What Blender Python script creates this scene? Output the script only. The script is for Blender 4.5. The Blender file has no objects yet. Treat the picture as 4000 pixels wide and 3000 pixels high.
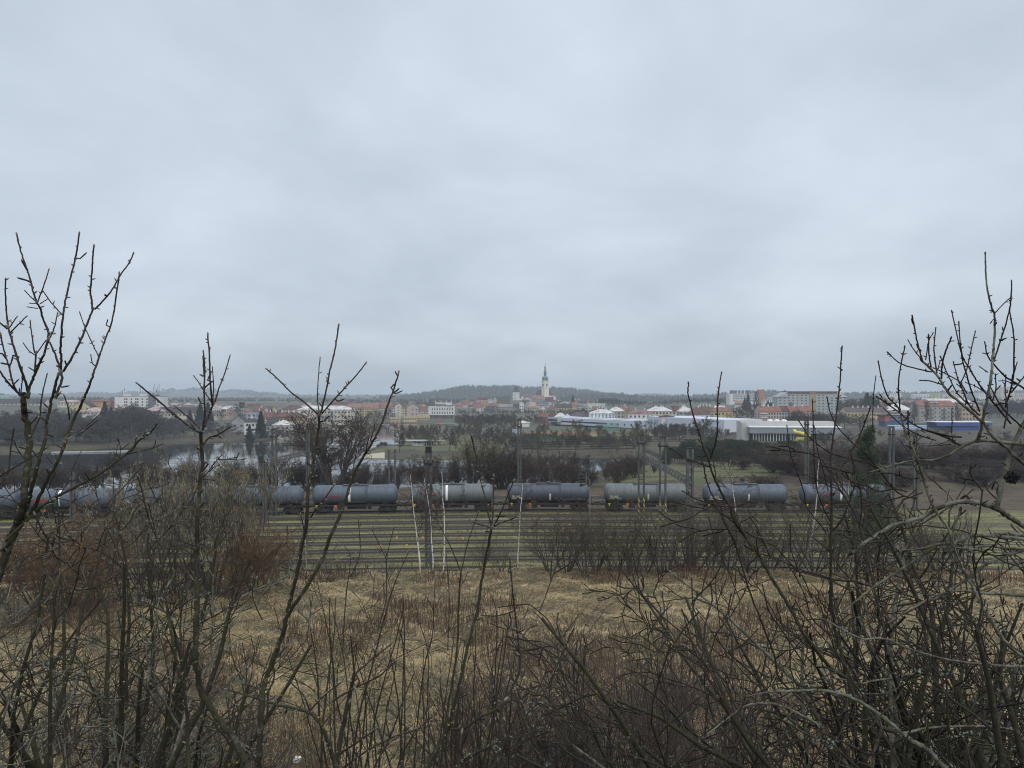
import bpy, math, random
import numpy as np
from mathutils import Vector
R = math.radians
SC = bpy.context.scene
COL = SC.collection
F = 2667.0          # focal length in photograph pixels (24 mm lens on a 36 mm wide sensor, 4000 px)
HV = 1545.0         # photograph row of the true horizon
# ------------------------------------------------------------------ camera
cam = bpy.data.cameras.new('camera'); cam_o = bpy.data.objects.new('camera', cam); COL.objects.link(cam_o)
cam.lens = 24; cam.sensor_width = 36; cam.shift_y = 45/4000.0
cam.clip_start = 0.05; cam.clip_end = 30000
cam_o.location = (0, 0, 0); cam_o.rotation_euler = (R(90), 0, 0)
SC.camera = cam_o
SC.view_settings.view_transform = 'Standard'; SC.view_settings.look = 'None'
SC.view_settings.exposure = 0.35; SC.view_settings.gamma = 1
try:
    SC.cycles.volume_bounces = 1; SC.cycles.max_bounces = 8; SC.cycles.use_denoising = True
    SC.cycles.transparent_max_bounces = 8
    SC.cycles.adaptive_threshold = 0.01; SC.cycles.filter_width = 1.05
except Exception: pass
# ------------------------------------------------------------------ sky: overcast, Nishita under a cloud deck
SUN_EL, SUN_ROT = R(50), R(150)
W = bpy.data.worlds.new('World'); SC.world = W; W.use_nodes = True
nt = W.node_tree; nt.nodes.clear()
def N(t, **kw):
    n = nt.nodes.new(t)
    for k, v in kw.items(): setattr(n, k, v)
    return n
def L(a, b): nt.links.new(a, b)
out = N('ShaderNodeOutputWorld'); bg = N('ShaderNodeBackground'); L(bg.outputs[0], out.inputs[0])
sky = N('ShaderNodeTexSky', sky_type='NISHITA', sun_disc=False, sun_elevation=SUN_EL, sun_rotation=SUN_ROT)
bg.inputs[1].default_value = 0.1
tc = N('ShaderNodeTexCoord'); sep = N('ShaderNodeSeparateXYZ'); L(tc.outputs['Generated'], sep.inputs[0])
zz = N('ShaderNodeMath', operation='MAXIMUM'); L(sep.outputs[2], zz.inputs[0]); zz.inputs[1].default_value = 0.0
za = N('ShaderNodeMath', operation='ADD'); L(zz.outputs[0], za.inputs[0]); za.inputs[1].default_value = 0.30
dx = N('ShaderNodeMath', operation='DIVIDE'); L(sep.outputs[0], dx.inputs[0]); L(za.outputs[0], dx.inputs[1])
dy = N('ShaderNodeMath', operation='DIVIDE'); L(sep.outputs[1], dy.inputs[0]); L(za.outputs[0], dy.inputs[1])
cmb = N('ShaderNodeCombineXYZ'); L(dx.outputs[0], cmb.inputs[0]); L(dy.outputs[0], cmb.inputs[1])
n1 = N('ShaderNodeTexNoise'); n1.inputs['Scale'].default_value = 1.5; n1.inputs['Detail'].default_value = 7; n1.inputs['Roughness'].default_value = 0.52; n1.inputs['Distortion'].default_value = 0.25
L(cmb.outputs[0], n1.inputs['Vector'])
n2 = N('ShaderNodeTexNoise'); n2.inputs['Scale'].default_value = 0.55; n2.inputs['Detail'].default_value = 3; n2.inputs['Roughness'].default_value = 0.5
L(cmb.outputs[0], n2.inputs['Vector'])
mx = N('ShaderNodeMix', data_type='FLOAT'); mx.inputs[0].default_value = 0.5; L(n1.outputs[0], mx.inputs[2]); L(n2.outputs[0], mx.inputs[3])
cr = N('ShaderNodeValToRGB'); L(mx.outputs[0], cr.inputs[0])
e = cr.color_ramp.elements
e[0].position = 0.37; e[0].color = (3.95, 4.5, 5.15, 1)
e[1].position = 0.63; e[1].color = (6.2, 6.85, 7.6, 1)
mid = cr.color_ramp.elements.new(0.5); mid.color = (4.95, 5.55, 6.28, 1)
# a deck that is a little darker low down than overhead-forward
el = N('ShaderNodeMapRange'); L(zz.outputs[0], el.inputs[0]); el.inputs[1].default_value = 0.0; el.inputs[2].default_value = 0.35; el.inputs[3].default_value = 0.84; el.inputs[4].default_value = 1.05
cm = N('ShaderNodeMix', data_type='RGBA', blend_type='MULTIPLY'); cm.inputs[0].default_value = 1.0
L(cr.outputs[0], cm.inputs[6]); L(el.outputs[0], cm.inputs[7])
ze = N('ShaderNodeMapRange'); L(zz.outputs[0], ze.inputs[0]); ze.inputs[1].default_value = 0.5; ze.inputs[2].default_value = 1.0; ze.inputs[3].default_value = 1.0; ze.inputs[4].default_value = 1.7   # an overcast sky is brightest overhead
cz = N('ShaderNodeMix', data_type='RGBA', blend_type='MULTIPLY'); cz.inputs[0].default_value = 1.0; L(cm.outputs[2], cz.inputs[6]); L(ze.outputs[0], cz.inputs[7]); cm = cz
fin = N('ShaderNodeMix', data_type='RGBA'); fin.inputs[0].default_value = 0.94
L(sky.outputs[0], fin.inputs[6]); L(cm.outputs[2], fin.inputs[7]); L(fin.outputs[2], bg.inputs[0])
# ------------------------------------------------------------------ sun (veiled by the overcast)
sl = bpy.data.lights.new('sun', 'SUN'); so = bpy.data.objects.new('sun', sl); COL.objects.link(so)
sl.energy = 1.15; sl.angle = R(60); sl.color = (1.0, 0.96, 0.9)
so.rotation_euler = (R(90)-SUN_EL, 0, R(180)-SUN_ROT+R(0))
so.location = (0, 0, 60)
# ------------------------------------------------------------------ helpers
def px(u, Y): return (u-2000.0)/F*Y
def pz(v, Y): return (HV-v)/F*Y
def P(u, v, Y): return ((u-2000.0)/F*Y, Y, (HV-v)/F*Y)
class MB:
    def __init__(s): s.v = []; s.f = []; s.m = []
    def add(s, vs, fs, m=0):
        o = len(s.v); s.v += [tuple(q) for q in vs]
        for f in fs: s.f.append(tuple(i+o for i in f)); s.m.append(m)
    def box(s, x0, x1, y0, y1, z0, z1, m=0):
        s.add([(x0,y0,z0),(x1,y0,z0),(x1,y1,z0),(x0,y1,z0),(x0,y0,z1),(x1,y0,z1),(x1,y1,z1),(x0,y1,z1)],
              [(0,3,2,1),(4,5,6,7),(0,1,5,4),(1,2,6,5),(2,3,7,6),(3,0,4,7)], m)
    def bar(s, a, b, r, m=0, n=4, r2=None):
        a = Vector(a); b = Vector(b); d = (b-a).normalized()
        q = Vector((0,0,1)) if abs(d.z) < 0.9 else Vector((1,0,0))
        e1 = d.cross(q).normalized(); e2 = d.cross(e1); r2 = r if r2 is None else r2
        vs = []
        for p, rr in ((a, r), (b, r2)):
            for k in range(n):
                t = 2*math.pi*(k+0.5)/n; vs.append(p + e1*math.cos(t)*rr + e2*math.sin(t)*rr)
        s.add(vs, [(k, (k+1) % n, n+(k+1) % n, n+k) for k in range(n)] + [tuple(range(n-1,-1,-1)), tuple(range(n, 2*n))], m)
    def lathe(s, prof, n=16, axis='z', o=(0,0,0), m=0, cap=True):
        vs = []
        for (r, h) in prof:
            for k in range(n):
                t = 2*math.pi*(k+0.5)/n; a, b = r*math.cos(t), r*math.sin(t)
                vs.append({'z': (o[0]+a, o[1]+b, o[2]+h), 'x': (o[0]+h, o[1]+a, o[2]+b), 'y': (o[0]+b, o[1]+h, o[2]+a)}[axis])
        fs = [(i*n+k, i*n+(k+1) % n, (i+1)*n+(k+1) % n, (i+1)*n+k) for i in range(len(prof)-1) for k in range(n)]
        if cap: fs += [tuple(range(n-1,-1,-1)), tuple(range((len(prof)-1)*n, len(prof)*n))]
        s.add(vs, fs, m)
    def poly(s, vs, m=0): s.add(vs, [tuple(range(len(vs)))], m)
    def build(s, name, mats, parent=None, smooth=False, loc=None, rot=None):
        me = bpy.data.meshes.new(name); me.from_pydata(s.v, [], s.f)
        if not isinstance(mats, (list, tuple)): mats = [mats]
        for q in mats: me.materials.append(q)
        if len(mats) > 1: me.polygons.foreach_set('material_index', s.m)
        if smooth: me.polygons.foreach_set('use_smooth', [True]*len(s.f))
        me.update()
        return link(name, me, parent, loc, rot)
def link(name, data, parent=None, loc=None, rot=None):
    o = bpy.data.objects.new(name, data); COL.objects.link(o)
    if parent is not None: o.parent = parent
    if loc is not None: o.location = loc
    if rot is not None: o.rotation_euler = rot
    return o
def tag(o, label=None, cat=None, group=None, kind=None):
    for k, v in (('label', label), ('category', cat), ('group', group), ('kind', kind)):
        if v: o[k] = v
    return o
def thing(name, label, cat, loc=(0,0,0), rz=0, group=None):
    o = bpy.data.objects.new(name, None); COL.objects.link(o); o.empty_display_size = 0.3
    o.location = loc; o.rotation_euler = (0, 0, rz)
    return tag(o, label, cat, group)
KIDS = {}
def dup(root, kids, loc, rz=0, label=None, group=None, scale=None):
    r = root.copy(); COL.objects.link(r); r.location = loc; r.rotation_euler = (0, 0, rz)
    if scale is not None: r.scale = scale if isinstance(scale, (tuple, list)) else (scale,)*3
    if label: r['label'] = label
    if group: r['group'] = group
    def rec(src, par):
        for ch in kids.get(src.name, ()):
            c = ch.copy(); COL.objects.link(c); c.parent = par; rec(ch, c)
    rec(root, r)
    return r
def tree_of(*roots):
    d = {}
    todo = list(roots)
    while todo:
        o = todo.pop()
        k = [c for c in o.children]
        if k: d[o.name] = k; todo += k
    return d
# ---- numpy tubes
def np_mesh(name, V, Q, mats, midx=None, smooth=False):
    """V (n,3) verts, Q (m,k) faces of one size"""
    me = bpy.data.meshes.new(name); k = Q.shape[1]
    me.vertices.add(len(V)); me.vertices.foreach_set('co', np.ascontiguousarray(V, dtype=np.float32).ravel())
    me.loops.add(Q.size); me.loops.foreach_set('vertex_index', np.ascontiguousarray(Q, dtype=np.int32).ravel())
    me.polygons.add(len(Q)); me.polygons.foreach_set('loop_start', np.arange(0, Q.size, k, dtype=np.int32))
    if not isinstance(mats, (list, tuple)): mats = [mats]
    for q in mats: me.materials.append(q)
    if midx is not None: me.polygons.foreach_set('material_index', np.asarray(midx, dtype=np.int32))
    if smooth: me.polygons.foreach_set('use_smooth', np.ones(len(Q), dtype=bool))
    me.update(calc_edges=True); me.validate()
    return me
def tubes(pts, rad, n=3, m=0):
    """pts (N,Pn,3), rad (N,Pn) -> verts, quads, matidx"""
    N_, Pn, _ = pts.shape
    t = np.gradient(pts, axis=1); t /= (np.linalg.norm(t, axis=2, keepdims=True)+1e-9)
    ref = np.where(np.abs(t[:, :, 2:3]) < 0.8, np.array([0,0,1.0]), np.array([1.0,0,0.2]))
    ref = np.repeat(ref[:, :1], Pn, axis=1)
    e1 = np.cross(t, ref); e1 /= (np.linalg.norm(e1, axis=2, keepdims=True)+1e-9)
    e2 = np.cross(t, e1)
    a = np.arange(n)*2*np.pi/n
    V = pts[:, :, None, :] + rad[:, :, None, None]*(np.cos(a)[None,None,:,None]*e1[:, :, None, :] + np.sin(a)[None,None,:,None]*e2[:, :, None, :])
    idx = np.arange(N_*Pn*n).reshape(N_, Pn, n)
    q = np.stack([idx[:, :-1], np.roll(idx, -1, 2)[:, :-1], np.roll(idx, -1, 2)[:, 1:], idx[:, 1:]], axis=-1).reshape(-1, 4)
    return V.reshape(-1, 3), q, np.full(len(q), m, dtype=np.int32)
def merge(parts):
    Vs, Qs, Ms, o = [], [], [], 0
    for V, Q, M_ in parts:
        Vs.append(V); Qs.append(Q+o); Ms.append(M_); o += len(V)
    return np.concatenate(Vs), np.concatenate(Qs), np.concatenate(Ms)
def unit(a): return a/(np.linalg.norm(a, axis=-1, keepdims=True)+1e-9)
def grow(rng, base, dirs, length, radius, spec, rmin=0.01):
    """level by level branching. spec: list of dict(P, wob, up, taper, k, ang, lr, rr, t0)"""
    out_ = []
    base = np.asarray(base, float); dirs = unit(np.asarray(dirs, float)); length = np.asarray(length, float); radius = np.asarray(radius, float)
    for li, s in enumerate(spec):
        n, Pn = len(base), s['P']
        pts = np.zeros((n, Pn, 3)); pts[:, 0] = base; d = dirs.copy()
        dl = np.zeros((n, Pn, 3)); dl[:, 0] = d
        for i in range(1, Pn):
            d = unit(d + rng.normal(0, s['wob'], (n, 3)) + np.array([0, 0, s['up']]))
            pts[:, i] = pts[:, i-1] + d*(length/(Pn-1))[:, None]; dl[:, i] = d
        tt = np.linspace(0, 1, Pn)
        rad = np.maximum(radius[:, None]*(1-(1-s.get('taper', 0.35))*tt[None]), rmin)
        out_.append((pts, rad))
        k = s.get('k', 0)
        if not k or li == len(spec)-1: continue
        t = s.get('t0', 0.25) + (1-s.get('t0', 0.25))*((np.arange(k)[None]+rng.random((n, k)))/k)
        t = np.clip(t, 0, 0.999)
        f = t*(Pn-1); i0 = f.astype(int); fr = (f-i0)[..., None]; ar = np.arange(n)[:, None]
        b = pts[ar, i0]*(1-fr)+pts[ar, i0+1]*fr
        pd = unit(dl[ar, i0]*(1-fr)+dl[ar, i0+1]*fr)
        q = rng.normal(0, 1, (n, k, 3)); q -= (q*pd).sum(-1, keepdims=True)*pd; q = unit(q)
        an = np.radians(s['ang'])*(0.75+0.5*rng.random((n, k, 1)))
        nd = pd*np.cos(an)+q*np.sin(an)
        nl = length[:, None]*s['lr']*(1-s.get('sh', 0.45)*t)*(0.7+0.6*rng.random((n, k)))
        nr = np.minimum(radius[:, None]*(1-(1-s.get('taper', 0.35))*t)*s['rr'], 1)*(0.8+0.4*rng.random((n, k)))
        base, dirs, length, radius = b.reshape(-1, 3), nd.reshape(-1, 3), nl.ravel(), nr.ravel()
    return out_
# ------------------------------------------------------------------ materials
MATS = {}
def mat(name, col, rough=0.85, var=0.15, scale=0.6, col2=None, thr=None, bump=0.0, spec=0.3, obj=False, stretch=None, metal=0.0):
    """Principled with fine mottling of its own colour; col2/thr adds patches of a second colour (moss, dirt, frost)"""
    if name in MATS: return MATS[name]
    m = bpy.data.materials.new(name); m.use_nodes = True; t = m.node_tree; b = t.nodes['Principled BSDF']
    b.inputs['Roughness'].default_value = rough; b.inputs['Specular IOR Level'].default_value = spec; b.inputs['Metallic'].default_value = metal
    co = t.nodes.new('ShaderNodeTexCoord'); src = co.outputs['Object']
    if not obj:
        g = t.nodes.new('ShaderNodeNewGeometry'); src = g.outputs['Position']
    if stretch:
        mp = t.nodes.new('ShaderNodeMapping'); mp.inputs['Scale'].default_value = stretch; t.links.new(src, mp.inputs[0]); src = mp.outputs[0]
    nz = t.nodes.new('ShaderNodeTexNoise'); nz.inputs['Scale'].default_value = scale; nz.inputs['Detail'].default_value = 5; nz.inputs['Roughness'].default_value = 0.6
    t.links.new(src, nz.inputs['Vector'])
    r = t.nodes.new('ShaderNodeValToRGB'); t.links.new(nz.outputs[0], r.inputs[0])
    lo = [max(c*(1-var), 0) for c in col]; hi = [min(c*(1+var), 1) for c in col]
    r.color_ramp.elements[0].position = 0.3; r.color_ramp.elements[0].color = (*lo, 1)
    r.color_ramp.elements[1].position = 0.7; r.color_ramp.elements[1].color = (*hi, 1)
    cur = r.outputs[0]
    if col2 is not None:
        n2_ = t.nodes.new('ShaderNodeTexNoise'); n2_.inputs['Scale'].default_value = scale*0.43; n2_.inputs['Detail'].default_value = 6; n2_.inputs['Roughness'].default_value = 0.65
        mp2 = t.nodes.new('ShaderNodeMapping'); mp2.inputs['Location'].default_value = (13.7, 5.1, 2.2); t.links.new(src, mp2.inputs[0]); t.links.new(mp2.outputs[0], n2_.inputs['Vector'])
        r2 = t.nodes.new('ShaderNodeValToRGB'); t.links.new(n2_.outputs[0], r2.inputs[0])
        th = 0.55 if thr is None else thr
        r2.color_ramp.elements[0].position = th-0.05; r2.color_ramp.elements[1].position = th+0.06
        mi = t.nodes.new('ShaderNodeMix'); mi.data_type = 'RGBA'; t.links.new(r2.outputs[0], mi.inputs[0]); t.links.new(cur, mi.inputs[6]); mi.inputs[7].default_value = (*col2, 1)
        cur = mi.outputs[2]
    t.links.new(cur, b.inputs['Base Color'])
    if bump:
        bp = t.nodes.new('ShaderNodeBump'); bp.inputs['Strength'].default_value = bump; bp.inputs['Distance'].default_value = 0.3/scale
        t.links.new(nz.outputs[0], bp.inputs['Height']); t.links.new(bp.outputs[0], b.inputs['Normal'])
    MATS[name] = m
    return m
def three(name, a, b_, c, scale, t1=0.47, t2=0.6, rough=0.9):
    """bark with two kinds of patches (algae, lichen)"""
    m = bpy.data.materials.new(name); m.use_nodes = True; t = m.node_tree; p = t.nodes['Principled BSDF']; p.inputs['Roughness'].default_value = rough; p.inputs['Specular IOR Level'].default_value = 0.2
    g = t.nodes.new('ShaderNodeNewGeometry'); cur = None
    for i, (cc, sc_, th) in enumerate(((b_, scale, t1), (c, scale*2.1, t2))):
        nz = t.nodes.new('ShaderNodeTexNoise'); nz.inputs['Scale'].default_value = sc_; nz.inputs['Detail'].default_value = 5; nz.inputs['Roughness'].default_value = 0.7
        mp = t.nodes.new('ShaderNodeMapping'); mp.inputs['Location'].default_value = (3.1*i+1, 7.7*i, 1.3*i); t.links.new(g.outputs['Position'], mp.inputs[0]); t.links.new(mp.outputs[0], nz.inputs['Vector'])
        r = t.nodes.new('ShaderNodeValToRGB'); r.color_ramp.elements[0].position = th-0.06; r.color_ramp.elements[1].position = th+0.06; t.links.new(nz.outputs[0], r.inputs[0])
        mi = t.nodes.new('ShaderNodeMix'); mi.data_type = 'RGBA'; t.links.new(r.outputs[0], mi.inputs[0])
        if cur is None: mi.inputs[6].default_value = (*a, 1)
        else: t.links.new(cur, mi.inputs[6])
        mi.inputs[7].default_value = (*cc, 1); cur = mi.outputs[2]
    t.links.new(cur, p.inputs['Base Color']); MATS[name] = m
    return m
rnd = random.Random(7)
RNG = np.random.default_rng(11)
M_glass = mat('window_glass', (0.045, 0.05, 0.06), 0.15, 0.2, 0.4, spec=0.5)
M_frame = mat('window_frame_white', (0.7, 0.7, 0.68), 0.6, 0.05)
M_steel = mat('painted_steel_grey', (0.09, 0.092, 0.088), 0.7, 0.25, 1.5)
M_dark = mat('dark_iron', (0.022, 0.021, 0.021), 0.7, 0.3, 2)
M_white = mat('white_paint', (0.78, 0.78, 0.76), 0.6, 0.06, 1)
# ================================================================== terrain
def ty(x, Y0):
    """the yard's tracks bend gently towards the camera to both sides"""
    d = x-5.0
    s = np.sqrt(d*d+18.0**2)-18.0
    return Y0 - np.where(d < 0, 0.11, 0.04)*s
TU = np.array([-3000, 0, 1000, 1500, 2000, 2500, 3000, 4000, 7000], float)
TT = [
 (69,  [-17.3]*9),
 (70.5,[-18.31]*9),
 (128, [-18.31]*7+[-17.8, -17.0]),
 (150, [-20.5,-20.5,-20.5,-20.5,-20,-18.8,-17.2,-15.6,-14]),
 (175, [-24,-24,-24,-24,-22.5,-19.6,-17.6,-16.5,-15]),
 (200, [-27,-27,-27,-27,-25.5,-22.5,-20.5,-20,-19]),
 (260, [-27,-27,-27,-27,-27,-25.5,-24.5,-23.5,-22]),
 (300, [-27,-27,-27,-27,-27,-26.8,-25,-23.5,-22]),
 (350, [-26.5,-26.5,-27,-26.8,-26.6,-26,-23,-21.5,-20]),
 (420, [-25.5,-26,-26.5,-27,-26.5,-25,-23,-21,-19]),
 (520, [-21,-22,-24.5,-27,-26.5,-24,-21.5,-20,-18]),
 (600, [-16,-17,-22,-27,-26.5,-23.5,-20.5,-19,-18]),
 (700, [-10,-10,-18,-27,-26.3,-22,-19,-17,-16]),
 (800, [-8,-8,-15,-23,-24,-19,-17,-15,-14]),
 (1000,[-8,-8,-12,-18,-17,-17,-12,-12,-12]),
 (1400,[-8,-8,-12,-13,-7.5,-14,-9,-11,-11]),
 (1800,[-9,-9,-13,-14,-14,-15,-9,-9,-9]),
 (2600,[-8,-8,-10,-10,-10,-10,-8,-6,-6]),
 (4000,[-4]*9), (6500,[-2]*9)]
TYS = np.array([r[0] for r in TT], float); TZ = np.array([r[1] for r in TT], float)
LAKE = [(-900,185),(0,192),(1000,196),(1600,205),(2100,222),(2450,250),(2600,285),(2520,306),(2300,311),(2100,309),(1750,303),(1600,306),(1430,305),(1425,335),(1465,372),(1565,395),(1560,480),(1610,600),(1790,640),(1790,700),(1500,700),(1330,640),(1220,520),(1130,450),(1050,432),(800,415),(500,380),(230,345),(-200,322),(-900,312)]
LK = np.array([(px(u, y), y) for u, y in LAKE])
def lake_sd(x, y):
    """signed distance to the lake outline, negative inside"""
    x = np.asarray(x, float); y = np.asarray(y, float); d = np.full(x.shape, 1e9); ins = np.zeros(x.shape, bool)
    for i in range(len(LK)):
        a, b = LK[i-1], LK[i]; e_ = b-a
        t = np.clip(((x-a[0])*e_[0]+(y-a[1])*e_[1])/(e_@e_), 0, 1)
        d = np.minimum(d, np.hypot(x-a[0]-t*e_[0], y-a[1]-t*e_[1]))
        with np.errstate(divide='ignore', invalid='ignore'):
            c = ((a[1] > y) != (b[1] > y)) & (x < (b[0]-a[0])*(y-a[1])/(b[1]-a[1]+1e-12)+a[0])
        ins ^= c
    return np.where(ins, -d, d)
def nz2(x, y, s, seed=0.0):
    return (np.sin(x/s*1.0+seed+1.7*np.sin(y/s*0.7+seed*2))+np.sin(y/s*1.3+seed*3+1.3*np.sin(x/s*0.9))+0.5*np.sin((x+y)/s*2.1+seed)+0.5*np.sin((x-y)/s*1.9+2*seed))/3.0
def field_edge(x):
    d = np.asarray(x, float)-5.0; s = np.sqrt(d*d+18.0**2)-18.0
    return 68.6-np.where(d < 0, 0.16, 0.02)*s + 0.9*nz2(np.asarray(x, float), x*0+3, 5.0)
def gz(x, Y):
    x = np.asarray(x, float); Y = np.asarray(Y, float); x, Y = np.broadcast_arrays(x, Y)
    u = x*F/np.maximum(Y, 1)+2000
    fi = np.clip(np.interp(np.log(np.maximum(Y, 69)), np.log(TYS), np.arange(len(TYS))), 0, len(TYS)-1.001)
    fj = np.clip(np.interp(u, TU, np.arange(len(TU))), 0, len(TU)-1.001)
    i = fi.astype(int); j = fj.astype(int); a = fi-i; b = fj-j
    z = (TZ[i, j]*(1-b)+TZ[i, j+1]*b)*(1-a)+(TZ[i+1, j]*(1-b)+TZ[i+1, j+1]*b)*a
    z = z + np.clip((Y-135)/60, 0, 1)*0.5*nz2(x, Y, 16.0, 2.0)
    sd = lake_sd(x, Y)
    near = (Y > 150) & (Y < 760)
    w = np.clip(sd/14.0, 0, 1); w = w*w*(3-2*w)
    shore = np.where(sd < 0, np.maximum(-30, -27.9+sd*0.35), -27.9+sd*0.12)
    z = np.where(near & (sd < 14), np.where(sd < 0, shore, shore*(1-w)+z*w), z)
    # field in front of the yard and the bank under the camera
    ed = field_edge(x)
    zf = -16.0-(Y-28)/40.0*1.4 + 0.2*nz2(x, Y, 3.1)+0.16*nz2(x, Y, 0.95, 4)+0.07*nz2(x, Y, .5, 8)
    t = np.clip((Y-ed)/2.2, 0, 1); t = t*t*(3-2*t)
    zf = zf*(1-t)+(-18.31)*t
    zb = -1.65-0.66*np.maximum(Y-0.8, 0)+0.05*nz2(x, Y, 0.8, 1)
    k = np.clip((Y-20.0)/8.0, 0, 1)
    zn = np.where(Y < 28, np.maximum(zb, -16.0+0.16*nz2(x, Y, 3.1)*k), zf)
    return np.where(Y < 75, zn, z)
def gz1(x, y): return float(gz(np.array([x]), np.array([y]))[0])
ys = [-14.0, -8, -4, -2, -0.5, 0.8]
y = 1.5
while y < 6400: ys.append(y); y *= 1.011 if y < 150 else (1.014 if y < 900 else 1.03)
ys = np.array(ys+[6400.0]); ss = np.sinh(np.linspace(-1.9, 1.9, 261))/np.sinh(1.9)*1.9
GX = ss[None, :]*(np.abs(ys)[:, None]+9); GY = np.repeat(ys[:, None], len(ss), 1)
GX = np.clip(GX, -6300, 6300)
GZ = gz(GX, GY)
nr, nc = GX.shape; ii = np.arange(nr*nc).reshape(nr, nc)
Q = np.stack([ii[:-1, :-1], ii[:-1, 1:], ii[1:, 1:], ii[1:, :-1]], -1).reshape(-1, 4)
cx = (GX[:-1, :-1]+GX[1:, 1:]).ravel()/2; cy = (GY[:-1, :-1]+GY[1:, 1:]).ravel()/2
cu = cx*F/np.maximum(cy, 1)+2000; sdc = lake_sd(cx, cy)
mi = np.full(len(Q), 5)
mi[cy < 900] = 5
mi[(cy < 460)] = 3
mi[(cy > 300) & (cy < 470) & (cu > 1380) & (cu < 2750)] = 4
mi[(cy > 305) & (cy < 322) & (sdc < 9) & (cu > 1415) & (cu < 1500)] = 7
mi[(cy > 305) & (cy < 340) & (cu > 1500) & (sdc < 26)] = 3
mi[(cy < 230) & (cu > 2380) & (cy > 148)] = 9
mi[(cy < 330) & (cu > 2990) & ((cu > 3050) | (cy > 205))] = 10
mi[cy < 137] = 8
mi[cy < 129] = 2
mi[(cy > ty(cx, 109.5)) & (cy < 137)] = 8
mi[(mi == 4) & (cu < 1850) & (cy > 280)] = 9
mi[cy < field_edge(cx)+1.5] = 0
mi[cy < 24] = 1
mi[cy > 1500] = 6
G_mats = [
 mat('straw_soil', (0.10, 0.078, 0.044), 0.95, 0.35, 2.5, (0.06, 0.065, 0.028), 0.56),
 mat('bank_soil', (0.05, 0.042, 0.028), 0.95, 0.4, 3.0, (0.05, 0.06, 0.025), 0.55),
 mat('yard_moss', (0.165, 0.156, 0.062), 0.95, 0.45, 0.8, (0.095, 0.08, 0.05), 0.52, stretch=(0.22, 1.3, 1)),
 mat('shore_scrub', (0.062, 0.05, 0.036), 0.95, 0.35, 0.35, (0.075, 0.078, 0.035), 0.55),
 mat('park_grass', (0.085, 0.078, 0.042), 0.95, 0.25, 0.12, (0.07, 0.055, 0.038), 0.48),
 mat('town_ground', (0.10, 0.09, 0.078), 0.95, 0.3, 0.05, (0.075, 0.085, 0.045), 0.5),
 mat('far_land', (0.085, 0.095, 0.06), 0.95, 0.3, 0.006, (0.05, 0.055, 0.04), 0.48),
 mat('beach_sand', (0.40, 0.36, 0.27), 0.95, 0.12, 0.5),
 mat('brown_embankment', (0.075, 0.056, 0.038), 0.95, 0.35, 0.8, (0.10, 0.08, 0.05), 0.55),
 mat('lawn', (0.10, 0.105, 0.045), 0.95, 0.25, 0.2, (0.09, 0.075, 0.045), 0.55),
 mat('bramble_floor', (0.05, 0.037, 0.027), 0.95, 0.35, 0.5, (0.072, 0.056, 0.036), 0.58)]
g_me = np_mesh('ground', np.stack([GX, GY, GZ], -1).reshape(-1, 3), Q, G_mats, mi, smooth=True)
tag(link('ground', g_me), kind='structure')
# ---- lake
wm = bpy.data.materials.new('lake_water'); wm.use_nodes = True; t_ = wm.node_tree; p_ = t_.nodes['Principled BSDF']
p_.inputs['Base Color'].default_value = (0.018, 0.022, 0.02, 1); p_.inputs['Roughness'].default_value = 0.04; p_.inputs['IOR'].default_value = 1.33
g_ = t_.nodes.new('ShaderNodeNewGeometry'); mp_ = t_.nodes.new('ShaderNodeMapping'); mp_.inputs['Scale'].default_value = (0.35, 1.0, 1)
t_.links.new(g_.outputs['Position'], mp_.inputs[0]); nz_ = t_.nodes.new('ShaderNodeTexNoise'); nz_.inputs['Scale'].default_value = 0.5; nz_.inputs['Detail'].default_value = 4
t_.links.new(mp_.outputs[0], nz_.inputs['Vector']); bp_ = t_.nodes.new('ShaderNodeBump'); bp_.inputs['Strength'].default_value = 0.05; bp_.inputs['Distance'].default_value = 0.4
t_.links.new(nz_.outputs[0], bp_.inputs['Height']); t_.links.new(bp_.outputs[0], p_.inputs['Normal'])
m = MB(); m.poly([(-560, 178, -28.2), (130, 178, -28.2), (130, 720, -28.2), (-560, 720, -28.2)])
tag(m.build('lake_water', wm), kind='structure')
# ================================================================== railway yard
RAILZ = -18.10
M_ballast = mat('oily_ballast', (0.092, 0.076, 0.053), 0.95, 0.45, 1.6, (0.125, 0.116, 0.055), 0.52, stretch=(0.3, 1, 1))
M_rail = mat('rusty_rail', (0.03, 0.023, 0.019), 0.6, 0.3, 4, spec=0.4)
M_sleep = mat('weathered_sleeper', (0.07, 0.058, 0.046), 0.9, 0.3, 3)
M_ballast2 = mat('brown_ballast', (0.095, 0.07, 0.052), 0.95, 0.35, 3.0, (0.05, 0.042, 0.034), 0.56)
XS = np.linspace(-115, 105, 111)
def strip(name, mt, parent, Y0, off0, off1, z0, z1, skirt=0.0):
    Yc = ty(XS, Y0); n = len(XS); V = []
    prof = [(off0-skirt, z0), (off0, z1), (off1, z1), (off1+skirt, z0)]
    for (o_, z_) in prof: V.append(np.stack([XS, Yc+o_, np.full(n, z_)], -1))
    V = np.concatenate(V); q = []
    i = np.arange(n-1)
    for k in range(3): q.append(np.stack([k*n+i, k*n+i+1, (k+1)*n+i+1, (k+1)*n+i], -1))
    return link(name, np_mesh(name, V, np.concatenate(q), mt), parent)
ordn = ['edge track nearest the dry field', 'track one in from the field edge', 'third track out from the dry field', 'fourth track out from the dry field', 'fifth track out, with the pale mast standing beside it', 'sixth track out, three tracks before the train', 'track two before the tank train', 'track just in front of the tank train', 'track under the tank wagons', 'track just behind the tank wagons, seen in the gaps', 'farthest track, against the brown embankment']
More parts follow.
